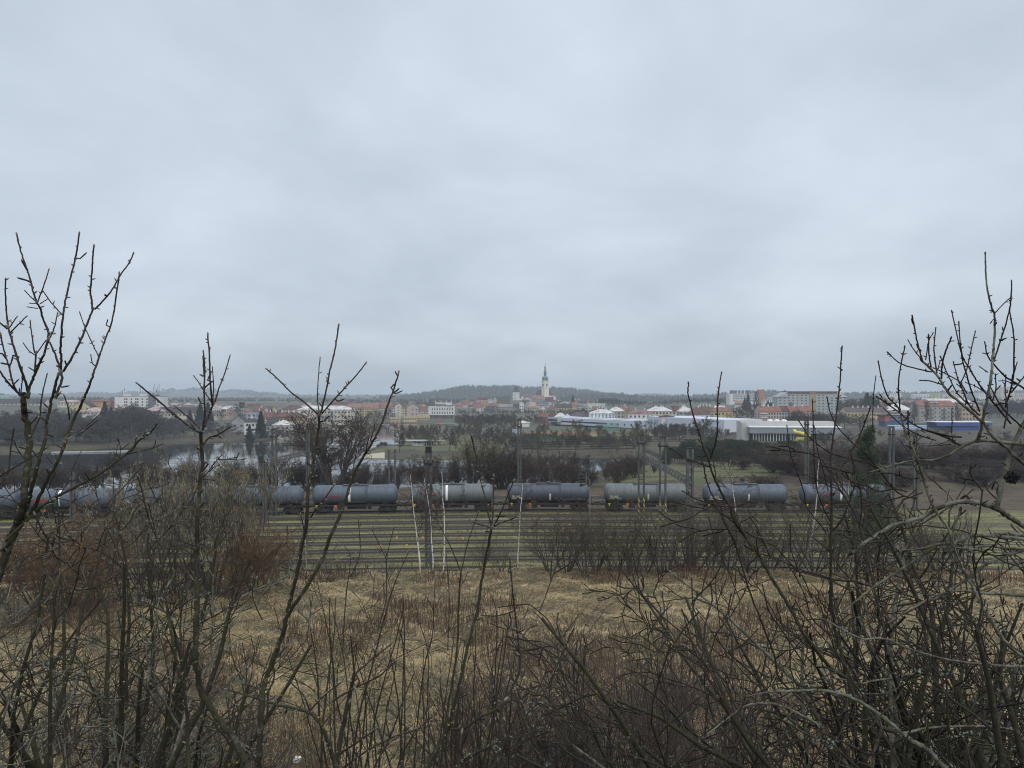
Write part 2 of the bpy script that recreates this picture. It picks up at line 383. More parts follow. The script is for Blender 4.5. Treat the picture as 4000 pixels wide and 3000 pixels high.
TRK = [72.0, 76.5, 81.0, 85.4, 89.8, 94.2, 98.7, 103.3, 108.0, 116.0, 122.0]
for i, Y0 in enumerate(TRK):
    far = i >= 9
    t = thing('railway_track', 'mossy rusty rails: '+ordn[i] if not far else 'rusty rails on brown ballast: '+ordn[i], 'track', (0, 0, 0), 0, 'yard tracks')
    strip('ballast', M_ballast2 if far else M_ballast, t, Y0, -0.85, 0.85, RAILZ-0.30, RAILZ-0.165, 0.25)
    for s in (-0.72, 0.72): strip('rail', M_rail, t, Y0, s-0.055, s+0.055, RAILZ-0.17, RAILZ, 0.03)
    sm = MB()
    for xx in np.arange(-100, 95, 0.66 if far else 0.7):
        yy = float(ty(np.array(xx), Y0)); sm.box(xx-0.12, xx+0.12, yy-1.0, yy+1.0, RAILZ-0.19, RAILZ-0.15)
    sm.build('sleepers', M_sleep, t)
# ---- tank wagons
def tankmat(nm, c, dirt):  # dirt: strength of the darkening towards the belly
    m = bpy.data.materials.new(nm); m.use_nodes = True; t = m.node_tree; p = t.nodes['Principled BSDF']; p.inputs['Roughness'].default_value = 0.5; p.inputs['Specular IOR Level'].default_value = 0.4
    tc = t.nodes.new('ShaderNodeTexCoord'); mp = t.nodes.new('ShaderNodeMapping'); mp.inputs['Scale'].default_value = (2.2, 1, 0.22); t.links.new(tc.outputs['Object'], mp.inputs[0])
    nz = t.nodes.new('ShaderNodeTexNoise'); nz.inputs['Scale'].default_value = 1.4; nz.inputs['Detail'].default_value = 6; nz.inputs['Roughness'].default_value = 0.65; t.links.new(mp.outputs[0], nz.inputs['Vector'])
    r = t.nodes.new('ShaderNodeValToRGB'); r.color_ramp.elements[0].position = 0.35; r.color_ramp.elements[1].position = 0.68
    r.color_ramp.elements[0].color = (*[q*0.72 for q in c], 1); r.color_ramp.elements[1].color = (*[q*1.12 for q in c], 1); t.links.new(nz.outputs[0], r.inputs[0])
    # darker tone mixed in from mid-height down to the belly, streaked by noise
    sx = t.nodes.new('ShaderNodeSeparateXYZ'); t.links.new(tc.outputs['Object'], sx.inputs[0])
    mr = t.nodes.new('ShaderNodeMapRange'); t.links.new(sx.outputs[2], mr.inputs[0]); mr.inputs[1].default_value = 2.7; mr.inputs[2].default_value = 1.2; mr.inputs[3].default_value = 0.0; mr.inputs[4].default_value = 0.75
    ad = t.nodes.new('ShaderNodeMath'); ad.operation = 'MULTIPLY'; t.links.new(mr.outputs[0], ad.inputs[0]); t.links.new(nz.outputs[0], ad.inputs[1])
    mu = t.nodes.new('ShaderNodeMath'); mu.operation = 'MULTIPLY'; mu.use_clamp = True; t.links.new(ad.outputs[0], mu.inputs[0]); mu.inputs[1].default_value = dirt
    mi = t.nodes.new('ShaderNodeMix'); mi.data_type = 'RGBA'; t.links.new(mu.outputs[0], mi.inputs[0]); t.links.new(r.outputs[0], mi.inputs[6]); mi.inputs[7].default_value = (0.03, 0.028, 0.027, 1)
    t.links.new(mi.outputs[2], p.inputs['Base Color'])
    return m
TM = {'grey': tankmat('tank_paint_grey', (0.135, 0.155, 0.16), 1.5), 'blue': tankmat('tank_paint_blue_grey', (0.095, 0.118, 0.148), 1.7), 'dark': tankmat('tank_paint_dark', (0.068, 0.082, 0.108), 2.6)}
M_red = mat('red_lettering', (0.45, 0.03, 0.035), 0.6, 0.1); M_cream = mat('cream_lettering', (0.62, 0.58, 0.47), 0.6, 0.08)
M_orange = mat('orange_plate', (0.62, 0.13, 0.03), 0.5, 0.1, 3); M_yel = mat('yellow_paint', (0.6, 0.42, 0.03), 0.6, 0.2, 4)
M_graf = mat('pale_graffiti', (0.30, 0.36, 0.42), 0.6, 0.2, 5); M_chass = mat('black_chassis', (0.028, 0.026, 0.025), 0.75, 0.35, 2)
TR, TZc, TL = 1.5, 2.7, 13.0
def on_tank(x, z, off=0.03):
    s = (TZc-z)/TR; return (x, -math.sqrt(max(TR*TR-(z-TZc)**2, 0.01))-off, z), math.asin(max(-1, min(1, s)))
def text(name, body, size, m, parent, x, z, sx=1.0, bold=0.0, italic=0.0):
    c = bpy.data.curves.new(name, 'FONT'); c.body = body; c.size = size; c.extrude = 0.008; c.offset = bold; c.shear = italic; c.resolution_u = 3
    c.materials.append(m); loc, th = on_tank(x, z)
    tmp = bpy.data.objects.new('tmp', c); COL.objects.link(tmp); dg = bpy.context.evaluated_depsgraph_get(); dg.update(); me = bpy.data.meshes.new_from_object(tmp.evaluated_get(dg)); bpy.data.objects.remove(tmp); me.name = name
    o = link(name, me, parent, loc, (R(90)+th, 0, 0)); o.scale = (sx, 1, 1); return o
def band(x0, x1, m, name, parent, a0=0, a1=360, off=0.012):
    q = MB(); n = 40; vs = []
    for k in range(n+1):
        a = R(a0+(a1-a0)*k/n)
        for xx in (x0, x1): vs.append((xx, -(TR+off)*math.cos(a), TZc+(TR+off)*math.sin(a)))
    q.add(vs, [(2*k, 2*k+1, 2*k+3, 2*k+2) for k in range(n)])
    return q.build(name, m, parent, smooth=True)
def make_wagon(style, paint, label):
    root = thing('tank_wagon', label, 'tank wagon', (0, 0, 0), 0, 'tank wagons in the standing train')
    h = TL/2
    m = MB(); prof = [(0.05, -h)]
    for a in (15, 32, 50, 68, 80, 90): prof.append((TR*math.sin(R(a))**0.8, -h+0.75*(1-math.cos(R(a)))))
    prof += [(TR, -h+3), (TR, 0), (TR, h-3)]
    prof += [(r_, -x_) for r_, x_ in reversed(prof[:7])]
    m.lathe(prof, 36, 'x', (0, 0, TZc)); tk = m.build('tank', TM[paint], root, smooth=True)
    for xx in (-h*0.52, -h*0.08, h*0.12, h*0.52):
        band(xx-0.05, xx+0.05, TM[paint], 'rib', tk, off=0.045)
    if style == 'rail':
        text('lettering', 'IRAIL', 0.66, M_cream, tk, -h+0.75, 2.12, 1.02, 0.012)
        s = MB()
        pts = [(-h+0.72, 1.98), (-h+1.2, 1.96), (-h+1.45, 2.04), (-h+1.62, 2.3), (-h+1.72, 2.42), (-h+1.85, 2.3), (-h+2.0, 2.04), (-h+2.2, 1.96), (-h+2.62, 1.95)]
        for a, b in zip(pts[:-1], pts[1:]): s.bar(on_tank(*a)[0], on_tank(*b)[0], 0.04)
        s.build('logo_swoosh', M_cream, tk)
        p = MB(); n = 10; vs = []
        for k in range(n+1):
            z = 1.72+1.1*k/n; w = 0.13 if k < n else 0.05
            for sx in (-1, 1): vs.append(on_tank(0.25+sx*w, z, 0.035)[0])
        p.add(vs, [(2*k, 2*k+1, 2*k+3, 2*k+2) for k in range(n)]); p.build('gauge_plate', M_cream, tk)
        text('serial_marking', 'RZ 32', 0.2, M_graf, tk, -h+3.1, 1.95, 1.2)
    else:
        band(-0.95, -0.60, M_white, 'white_band', tk, -38, 65, 0.02)
        text('lettering', 'ermewa', 0.62, M_red, tk, -h+2.1, 2.55, 1.05, 0.01, 0.25)
    w = MB(); w.box(-1.9, 2.0, -0.45, 0.45, TZc+TR+0.03, TZc+TR+0.08)
    for xx in (-1.9, -0.6, 0.7, 2.0): w.bar((xx, -0.45, TZc+TR-0.12), (xx, -0.45, TZc+TR+0.25), 0.03); w.bar((xx, 0.45, TZc+TR-0.12), (xx, 0.45, TZc+TR+0.25), 0.03)
    w.box(-1.9, 2.0, -0.6, -0.5, TZc+TR-0.1, TZc+TR-0.02)
    w.build('walkway', M_steel, root)
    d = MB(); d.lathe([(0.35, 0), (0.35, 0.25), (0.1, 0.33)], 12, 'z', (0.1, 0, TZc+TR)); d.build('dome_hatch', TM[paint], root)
    l = MB()
    for xx in (1.55, 1.95):
        for k in range(8):
            a0, a1 = R(-35+15*k), R(-20+15*k); l.bar((xx, -(TR+.1)*math.cos(a0), TZc+(TR+.1)*math.sin(a0)), (xx, -(TR+.1)*math.cos(a1), TZc+(TR+.1)*math.sin(a1)), 0.025)
    for k in range(16):
        a0 = R(-35+7.5*k); l.bar((1.55, -(TR+.1)*math.cos(a0), TZc+(TR+.1)*math.sin(a0)), (1.95, -(TR+.1)*math.cos(a0), TZc+(TR+.1)*math.sin(a0)), 0.018)
    l.build('ladder', M_steel, root)
    u = MB(); B = 7.15
    for sy in (-1, 1):
        u.box(-B, B, sy*0.95-0.09, sy*0.95+0.09, 0.98, 1.22)
    for xx in (-B+0.1, B-0.1): u.box(xx-0.12, xx+0.12, -1.35, 1.35, 0.92, 1.26)
    for xx in (-4.6, -2.2, 2.2, 4.6): u.box(xx-0.35, xx+0.35, -1.0, 1.0, 1.18, 1.55)
    u.box(-1.2, 1.6, -0.5, 0.5, 0.55, 0.95); u.box(-2.6, -1.7, -0.9, -0.3, 0.5, 0.9); u.bar((0.3, -1.1, 0.8), (2.6, -1.1, 0.8), 0.05); u.box(2.0, 2.5, -1.2, -0.7, 0.6, 0.95)
    for xx in (-B+0.45, B-0.45):
        u.bar((xx, -1.2, 1.2), (xx, -1.2, 2.3), 0.025); u.bar((xx, 1.2, 1.2), (xx, 1.2, 2.3), 0.025); u.bar((xx, -1.2, 2.3), (xx, 1.2, 2.3), 0.025)
        u.box(xx-0.45, xx+0.45, -1.3, 1.3, 1.24, 1.28)
    u.build('underframe', M_chass, root)
    for sx in (-1, 1):
        for sy in (-0.87, 0.87):
            b = MB(); b.lathe([(0.09, 0), (0.09, 0.38), (0.22, 0.4), (0.22, 0.46)], 10, 'x', (0, 0, 0)); o = b.build('buffer', M_chass, root, loc=(sx*(B), sy, 1.06), rot=(0, 0, 0 if sx > 0 else math.pi))
    op = MB(); op.box(-0.2, 0.2, -0.02, 0.02, -0.15, 0.15); op.build('warning_plate', M_orange, root, loc=(-h+3.6, -1.12, 1.12))
    yp = MB(); yp.poly([(-0.25, 0, 0.2), (-0.06, 0, -0.02), (-0.15, 0, -0.2), (0.15, 0, -0.2), (0.06, 0, -0.02), (0.25, 0, 0.2)]); yp.build('jacking_mark', M_yel, root, loc=(-h+0.75, -1.06, 1.08))
    for sx in (-4.9, 4.9):
        b = MB()
        for sy in (-1.02, 1.02):
            b.box(-1.35, 1.35, sy-0.06, sy+0.06, 0.42, 0.66); b.box(-0.35, 0.35, sy-0.09, sy+0.09, 0.25, 0.8)
            for wx in (-0.9, 0.9): b.box(wx-0.2, wx+0.2, sy-0.11, sy+0.11, 0.3, 0.62)
        b.box(-0.3, 0.3, -1, 1, 0.5, 0.9)
        bo = b.build('bogie', M_chass, root, loc=(sx, 0, 0))
        for wx in (-0.9, 0.9):
            for sy in (-0.75, 0.75):
                w = MB(); w.lathe([(0.1, -0.09), (0.44, -0.07), (0.46, 0.0), (0.46, 0.05), (0.15, 0.07)], 20, 'y', (wx, sy, 0.46)); w.build('wheel', M_rail, bo)
    return root
WU = [(-118, 'band', 'blue', 'blue-grey tank wagon at the far left edge, behind the mossy branches'),
      (262, 'band', 'blue', 'blue-grey white-banded tank wagon left of the catkin shrubs'),
      (640, 'rail', 'blue', 'blue-grey tank wagon mostly hidden behind the catkin shrubs'),
      (1015, 'plain', 'blue', 'blue-grey tank wagon showing its right half, at the edge of the catkin shrubs'),
      (1389, 'band', 'blue', 'blue-grey tank wagon with red script, white band and pale graffiti'),
      (1765, 'band', 'grey', 'grey white-banded tank wagon crossed by the big lattice mast'),
      (2141, 'rail', 'dark', 'darkest tank wagon, with cream logo and looping graffiti, below the floodlights'),
      (2520, 'rail', 'grey', 'pale grey tank wagon with cream logo, behind the two striped masts'),
      (2908, 'rail', 'blue', 'blue tank wagon with cream logo, right of the lattice gantry mast'),
      (3290, 'band', 'blue', 'blue-grey tank wagon behind the pine and birches, last one at right')]
PROT = {}
for (u, st, pt, lb) in WU:
    x = (u-2000)/24.69; Yc = float(ty(np.array(x), 108.0)); x = px(u, Yc)
    Yc = float(ty(np.array(x), 108.0)); sl_ = float(ty(np.array(x+1.0), 108.0)-ty(np.array(x-1.0), 108.0))/2
    key = (st, pt)
    if key not in PROT:
        r = make_wagon('rail' if st == 'rail' else 'band', pt, lb); PROT[key] = r
        if st == 'plain':
            for q in list(r.children_recursive):
                if q.name.split('.')[0] in ('lettering', 'white_band'): bpy.data.objects.remove(q)
        r.location = (x, Yc, RAILZ); r.rotation_euler = (0, 0, math.atan(sl_))
        wr = r
    else:
        r = PROT[key]; wr = dup(r, tree_of(r), (x, Yc, RAILZ), math.atan(sl_), lb)
    tk = [c for c in wr.children if c.name.startswith('tank')][0]
    if 'looping' in lb:
        g = MB(); pts = [(0.9+0.09*k, 1.85+0.34*math.sin(k*0.62)*(0.6+0.4*math.sin(k*0.17))+0.1*math.cos(k*1.7)) for k in range(44)]
        for a, b in zip(pts[:-1], pts[1:]): g.bar(on_tank(*a)[0], on_tank(*b)[0], 0.025)
        g.build('graffiti', M_graf, tk)
        text('marking', 'O3U-2', 0.36, M_graf, tk, 4.6, 1.8, 1.1)
    if 'pale graffiti' in lb:
        text('graffiti', 'ONGO', 0.62, mat('faded_graffiti', (0.2, 0.23, 0.26), 0.7, 0.2), tk, -1.1, 1.55, 1.5)
# ---- catenary masts and gantries
def mast_double(name, label, x, Y, top, base=None, w=0.75, stripe=False, lattice=False, caps=True, group='catenary masts in the yard'):
    zb = (gz1(x, Y) if base is None else base)-0.4; t = thing(name, label, 'mast', (x, Y, zb), 0, group); h = top-zb
    m = MB()
    for s in (-1, 1): m.box(s*w*0.5-0.11, s*w*0.5+0.11, -0.17, 0.17, 0, h)
    m.build('post', M_steel, t)
    c = MB(); n = int(h/(0.8 if lattice else 2.6))
    for k in range(n):
        z0 = 0.3+(h-0.4)*k/n; z1 = 0.3+(h-0.4)*(k+1)/n
        if lattice:
            c.bar((-w*0.5, -0.12, z0), (w*0.5, -0.12, z1), 0.045); c.bar((w*0.5, 0.12, z0), (-w*0.5, 0.12, z1), 0.045)
        c.box(-w*0.5, w*0.5, -0.1, 0.1, z1-0.06, z1+0.06)
    c.build('bracing', M_steel, t)
    if caps:
        k = MB(); k.box(-w*0.85, w*0.85, -0.3, 0.3, h-1.3, h-1.12); 
        cp = MB(); cp.box(-w*0.5-.12, w*0.5+.12, -0.19, 0.19, h+.003, h+.1); cp.build('cap', M_dark, t)
        for s in (-1, 1): k.bar((s*w*0.8, 0, h-1.2), (s*w*0.8, 0, h-0.85), 0.06, n=6)
        k.build('crossarm', M_dark, t)
    if stripe:
        for s in (-1, 1):
            g = MB()
            for k in range(4):
                z0 = 0.95+k*0.8; g.add([(-0.115, -0.175, z0+0.35), (0.115, -0.175, z0), (0.115, -0.175, z0+0.3), (-0.115, -0.175, z0+0.65)], [(0, 1, 2, 3)])
            g.build('warning_stripes', M_yel, t, loc=(s*w*0.5, -0.004, 0))
    return t
def beam(name, label, a, b, hgt=0.55, parent=None):
    """horizontal lattice beam between two masts"""
    t = thing(name, label, 'gantry', a, 0, 'gantry beams over the tracks'); a_ = Vector((0, 0, 0)); b_ = Vector(b)-Vector(a)
    side = b_.cross(Vector((0, 0, 1))).normalized()*0.22; m = MB()
    for s in (-1, 1):
        for z in (0, hgt): m.bar(a_+side*s+Vector((0, 0, z)), b_+side*s+Vector((0, 0, z)), 0.055)
    m.build('chord', M_steel, t)
    n = max(4, int(b_.length/0.8)); c = MB()
    for k in range(n):
        p, q = b_*(k/n), b_*((k+1)/n)
        for s in (-1, 1):
            z0, z1 = (0, hgt) if k % 2 else (hgt, 0); c.bar(p+side*s+Vector((0, 0, z0)), q+side*s+Vector((0, 0, z1)), 0.03)
        c.bar(p-side, p+side, 0.03); c.bar(p-side+Vector((0, 0, hgt)), p+side+Vector((0, 0, hgt)), 0.03)
    c.build('lacing', M_steel, t)
    ins = MB()
    for k in range(3):
        p = b_*((k+0.6)/3.4)
        ins.bar(p+Vector((0, 0, 0)), p+Vector((0.5, 0.2, -0.9)), 0.035); ins.lathe([(0.05, 0), (0.1, 0.1), (0.05, 0.2), (0.1, 0.3), (0.05, 0.4)], 8, 'z', (p.x+0.5, p.y+0.2, p.z-1.3))
    ins.build('insulator', mat('brown_insulator', (0.3, 0.3, 0.28), 0.4, 0.1), t)
    return t
mast_double('catenary_mast', 'double-post mast with yellow stripes, left of the striped pair', px(2505, 98.5), 98.5, pz(1700, 98.5), stripe=True)
mast_double('catenary_mast', 'double-post mast with yellow stripes, right of the striped pair', px(2589, 94.0), 94.0, pz(1708, 94.0), stripe=True)
mast_double('catenary_mast', 'lattice mast at the near end of the gantry beam, crossing the tank gap', px(2695, 70.4), 70.4, pz(1752, 70.4), w=0.5, lattice=True)
mast_double('catenary_mast', 'big dark lattice mast among the birch trunks, with a box on top', px(1674, 70.2), 70.2, pz(1765, 70.2), w=0.5, lattice=True)
mb = MB(); q = (px(1674, 70.2), 70.2, pz(1765, 70.2)); mb.box(q[0]-0.36, q[0]+0.36, q[1]-0.26, q[1]+0.26, q[2], q[2]+0.1); mb.box(q[0]-0.3, q[0]+0.3, q[1]-0.2, q[1]+0.2, q[2]+0.1, q[2]+0.55)
tag(mb.build('cable_box', M_dark), 'dark cable box crowning the big lattice mast', 'box')
beam('gantry_beam', 'long lattice beam joining the striped mast to the near lattice mast', P(2508, 1790, 98.0), (px(2691, 70.4), 70.6, pz(1790, 98.0)-0.1))
beam('gantry_beam', 'short strut beam between the tops of the two striped masts', P(2512, 1758, 98.0), P(2586, 1792, 94.2), 0.35)
mast_double('catenary_mast', 'double-post mast before the open water, left of the many-stemmed tree', px(1071, 104), 104, pz(1676, 104), w=0.6)
mast_double('catenary_mast', 'thin post at the near end of the left gantry beam', px(1034, 96), 96, pz(1808, 96), w=0.3, caps=False)
mast_double('catenary_mast', 'thin post inside the crown of the many-stemmed tree', px(1203, 112), 112, pz(1690, 112), w=0.3, caps=False)
beam('gantry_beam', 'lattice beam at left over the tracks, against the lake', P(1036, 1812, 96), (px(1203, 112), 111.8, pz(1812, 96)))
mast_double('catenary_mast', 'tall lattice mast with insulators, rising behind the birch at centre', px(2029, 128), 128, pz(1640, 128), w=0.55, lattice=True)
mast_double('catenary_mast', 'lattice mast in front of the white pavilion at right', px(3151, 128), 128, pz(1632, 128), w=0.5, lattice=True)
mast_double('catenary_mast', 'double-post mast right of the green pine', px(3483, 112), 112, pz(1668, 112), w=0.6)
mast_double('catenary_mast', 'short double-post mast farthest right, below the blue stand', px(3577, 108), 108, pz(1702, 108), w=0.5)
mast_double('catenary_mast', 'lattice mast in the mossy branches at left', px(283, 96), 96, pz(1842, 96), w=0.45, lattice=True)
for u, lb in ((1519, 'left one of two plain wooden poles behind the train'), (1543, 'right one of two plain wooden poles behind the train')):
    m = MB(); m.bar((0, 0, 0), (0, 0, pz(1755, 131)+18.6), 0.2, 0, 8, 0.16); m.bar((-0.3, 0, pz(1755, 131)+18.2), (0.3, 0, pz(1755, 131)+18.2), 0.07)
    tag(m.build('wooden_pole', mat('grey_wood', (0.10, 0.095, 0.09), 0.9, 0.25, 3), loc=(px(u, 131), 131, -18.6)), lb, 'pole', 'poles behind the train')
# floodlight mast
t = thing('floodlight_mast', 'slender grey mast with four floodlights over the tank train', 'mast', (px(2304, 91), 91, -18.6))
m = MB(); m.bar((0, 0, 0), (0, 0, 6.2), 0.1, 0, 8, 0.07); m.bar((0, 0, 6.2), (-0.5, 0, 6.5), 0.06); m.bar((-0.5, 0, 6.5), (-0.5, 0, 8.2), 0.06)
m.bar((0, 0, 6.2), (0, 0, 7.4), 0.05); m.bar((0, 0, 7.4), (-0.5, 0, 7.7), 0.04); m.build('pole', mat('galvanised_steel', (0.2, 0.2, 0.2), 0.5, 0.15, 2), t)
for k in range(4):
    m = MB(); m.lathe([(0.08, 0), (0.1, 0.25), (0.19, 0.6), (0.2, 0.75), (0.12, 0.8)], 10, 'x', (0, 0, 0)); m.build('floodlight', M_dark, t, loc=(-0.55, 0, 6.75+0.42*k), rot=(0, R(8), math.pi))
# overhead wires, one thing each
wl = ['top wire', 'second wire from the top', 'contact wire over the train', 'lower contact wire before the train']
wl += ['wire over the farther rails', 'wire low before the wagons at right', 'thin feeder wire above the near tracks', 'lowest thin wire above the near tracks']
for k, (Y, v) in enumerate(((99, 1722), (101, 1731), (107, 1795), (104, 1822), (117, 1786), (95, 1846), (86, 1800), (82, 1870))):
    xs = np.linspace(-95, 90, 60); m_ = np.stack([xs, ty(xs, Y), pz(v, Y)+0.25*np.cos((xs-18)/40*math.pi)], -1)[None]
    V, q, mm = tubes(m_, np.full((1, 60), 0.019), 3)
    tag(link('overhead_wire', np_mesh('overhead_wire', V, q, M_dark)), 'overhead railway cable: %s' % wl[k], 'wire', 'overhead wires')
# ================================================================== town
CW = {'white': (0.66,0.66,0.64), 'cream': (0.58,0.53,0.40), 'yellow': (0.55,0.43,0.20), 'pale': (0.52,0.50,0.46), 'ochre': (0.42,0.27,0.085), 'orange': (0.52,0.25,0.075), 'pink': (0.50,0.37,0.32), 'beige': (0.42,0.36,0.28),
      'grey': (0.33,0.34,0.35), 'blue': (0.30,0.35,0.42), 'mint': (0.50,0.60,0.55), 'brick': (0.22,0.10,0.07), 'stone': (0.28,0.26,0.23), 'peach': (0.52,0.34,0.22), 'dormgrey': (0.36,0.39,0.40), 'brown': (0.20,0.13,0.08), 'redwall': (0.35,0.07,0.06), 'lemon': (0.55,0.55,0.22), 'dkgrey': (0.14,0.15,0.17), 'apt': (0.36,0.34,0.29)}
CR = {'red': (0.20,0.075,0.058), 'orange': (0.27,0.105,0.065), 'brown': (0.135,0.07,0.052), 'dark': (0.06,0.056,0.056), 'dkred': (0.13,0.045,0.04), 'slate': (0.10,0.125,0.145), 'frost': (0.60,0.58,0.56), 'frostpink': (0.46,0.33,0.30), 'pinkred': (0.28,0.135,0.115), 'rust': (0.24,0.105,0.07), 'purple': (0.115,0.075,0.085), 'green': (0.19,0.29,0.25), 'grey': (0.24,0.24,0.24), 'greendark': (0.055,0.07,0.055), 'peach': (0.42,0.26,0.18)}
for _d, _s, _v in ((CW, .72, .96), (CR, .78, .92)):
    for _k, _c in list(_d.items()):
        _l = sum(_c)/3; _d[_k] = tuple((_l+(q-_l)*_s)*_v for q in _c)
def wallm(k): return mat('plaster_'+k, CW[k], 0.9, 0.10, 0.35, tuple(c*0.78 for c in CW[k]), 0.6)
def roofm(k): return mat('roof_'+k, CR[k], 0.85, 0.28, 0.5, tuple(c*0.62 for c in CR[k]) if k not in ('frost', 'frostpink') else tuple(c*0.6 for c in CR[k]), 0.56)
WINS = {}
def window_mesh(w, h, pale=False):
    k = (round(w, 1), round(h, 1), pale)
    if k not in WINS:
        m = MB(); m.box(-w/2, w/2, -0.06, 0.0, 0, h, 0)
        f = 0.09; m.poly([(-w/2+f, -0.063, f), (-0.03, -0.063, f), (-0.03, -0.063, h-f), (-w/2+f, -0.063, h-f)], 1)
        m.poly([(0.03, -0.063, f), (w/2-f, -0.063, f), (w/2-f, -0.063, h-f), (0.03, -0.063, h-f)], 1)
        o = m.build('window', [M_frame if pale else mat('window_frame_dark', (0.16, 0.15, 0.14), 0.7, 0.1), M_glass]); WINS[k] = o.data; bpy.data.objects.remove(o)
    return WINS[k]
def house(name, label, cat, u0, u1, vr, ve, vb, Y, typ, wall, roof, win=(2, 4), d=None, rz=0.0, chim=0, chc='white', gap=None, pale=False, group=None, win_y=None, side=True):
    w = px(u1, Y)-px(u0, Y); zb, ze, zr = pz(vb, Y), pz(ve, Y), pz(vr, Y); h = ze-zb; hr = zr-ze; d = d or max(8.0, min(13.0, w*0.7))
    x = (px(u0, Y)+px(u1, Y))/2
    zg = min(zb, gz1(x, Y), gz1(x, Y+d))-1.0; zl = zg-zb
    t = thing(name, label, cat, (x, Y, zb), rz, group)
    a = w/2; m = MB(); m.box(-a, a, 0, d, zl, h)
    if typ == 'g': m.add([(-a, 0, h), (-a, d, h), (-a, d/2, h+hr), (a, 0, h), (a, d, h), (a, d/2, h+hr)], [(0, 2, 1), (3, 4, 5)])
    if typ == 'f': m.add([(-a, 0, h), (a, 0, h), (0, 0, h+hr), (-a, d, h), (a, d, h), (0, d, h+hr)], [(0, 1, 2), (3, 5, 4)])
    if typ == 'x':
        m.box(-a, a, 0, 0.25, h+0.002, h+hr); m.box(-a, a, d-0.25, d, h+0.002, h+hr); m.box(-a, -a+0.25, 0.25, d-0.25, h+0.002, h+hr); m.box(a-0.25, a, 0.25, d-0.25, h+0.002, h+hr)
    m.build('wall', wallm(wall), t)
    r = MB(); o = 0.45; th = 0.22
    if typ == 'g':
        s = hr/(d/2)
        for sg, y0, y1 in ((1, -o, d/2), (-1, d+o, d/2)):
            z0 = h-o*s; q = [(-a-o*.6, y0, z0), (a+o*.6, y0, z0), (a+o*.6, y1, h+hr), (-a-o*.6, y1, h+hr)]
            r.add([(p[0], p[1], p[2]+0.02) for p in q]+[(p[0], p[1], p[2]+th) for p in q], [(3,2,1,0), (4,5,6,7), (0,1,5,4), (1,2,6,5), (2,3,7,6), (3,0,4,7)])
    elif typ == 'f':
        s = hr/a
        for sg in (1, -1):
            z0 = h-o*s; q = [(sg*(a+o), -o*.6, z0), (0, -o*.6, h+hr), (0, d+o*.6, h+hr), (sg*(a+o), d+o*.6, z0)]
            r.add([(p[0], p[1], p[2]+0.02) for p in q]+[(p[0], p[1], p[2]+th) for p in q], [(3,2,1,0), (4,5,6,7), (0,1,5,4), (1,2,6,5), (2,3,7,6), (3,0,4,7)])
    elif typ in ('h', 'p'):
        ins = min(d/2, a*0.98) if typ == 'h' else a
        A = a+o; D0, D1 = -o, d+o; rx = max(a-ins, 0.01); b = [(-A, D0, h-0.15), (A, D0, h-0.15), (A, D1, h-0.15), (-A, D1, h-0.15), (-A, D0, h+0.12), (A, D0, h+0.12), (A, D1, h+0.12), (-A, D1, h+0.12), (-rx, d/2, h+hr), (rx, d/2, h+hr)]
        r.add(b, [(3,2,1,0), (0,1,5,4), (1,2,6,5), (2,3,7,6), (3,0,4,7), (4,5,9,8), (5,6,9), (6,7,8,9), (7,4,8)])
    elif typ == 'x':
        r.box(-a+0.26, a-0.26, 0.26, d-0.26, h+0.01, h+0.15)
    ro = r.build('roof', roofm(roof), t)
    for k in range(chim):
        cxx = -a*0.7+1.4*a*(k+0.5)/chim; c = MB(); c.box(-0.4, 0.4, -0.35, 0.35, -hr*0.5-0.5, 1.5); c.box(-0.48, 0.48, -0.43, 0.43, 1.5, 1.68)
        c.build('chimney', wallm(chc), ro, loc=(cxx, d/2-0.6, h+hr-0.2))
    rows, cols = win
    if rows*cols:
        top = h-0.5; bot = max(0.3, 0.0); fh = (top-bot)/rows; wh = min(1.7, fh*0.58); ww = min(1.5, w/cols*0.55)
        for i in range(rows):
            for j in range(cols):
                xx = -a+w*(j+0.5)/cols
                if gap and abs(xx/a-gap[0]) < gap[1]: continue
                link('window', window_mesh(ww, wh, pale), t, (xx, 0, bot+fh*i+(fh-wh)*0.5))
        if side:   # a few windows on each side wall too
            nside = max(1, int(d/4.5))
            for sg in (-1, 1):
                for i in range(rows):
                    for j in range(nside):
                        link('window', window_mesh(ww, wh, pale), t, (sg*a, d*(j+0.5)/nside, bot+fh*i+(fh-wh)*0.5), (0, 0, R(90)*sg))
    return t
H = house
B = 'house'
def block(*a, **k): return house('apartment_block', a[0], 'apartment block', *a[1:], **k)
def hs(*a, **k): return house('house', a[0], 'house', *a[1:], **k)
# -- left quarter
house('long_building', 'long dark-roofed building below the green copper dome', 'building', -60, 170, 1558, 1575, 1592, 720, 'g', 'pale', 'dark', (2, 14))
t = thing('domed_hall', 'round hall under a green copper dome, at the left edge', 'hall', (px(-8, 760), 760, pz(1560, 760)))
m = MB(); m.lathe([(12, -6), (12, 1.0)], 24); m.build('wall', wallm('pale'), t)
m = MB(); m.lathe([(13.2, 0.8), (12.4, 1.6), (11.2, 3.2), (9, 4.4), (5.6, 5.2), (5.5, 6.0), (5.9, 6.05), (5.0, 6.8), (1.5, 7.6), (0.5, 9)], 24); m.build('dome', roofm('green'), t, smooth=False)
hs('low cream house with faded pink roof, left of the orange block', 224, 298, 1562, 1570, 1586, 700, 'h', 'cream', 'frostpink', (2, 6))
hs('yellow house with steep dark gable, before the orange block', 282, 352, 1566, 1588, 1604, 640, 'f', 'yellow', 'dark', (1, 3))
block('plain orange block with a low brown roof, left of the dark spruce', 335, 404, 1560, 1568, 1600, 650, 'h', 'orange', 'rust', (1, 2), gap=(0.4, 0.7), d=16)
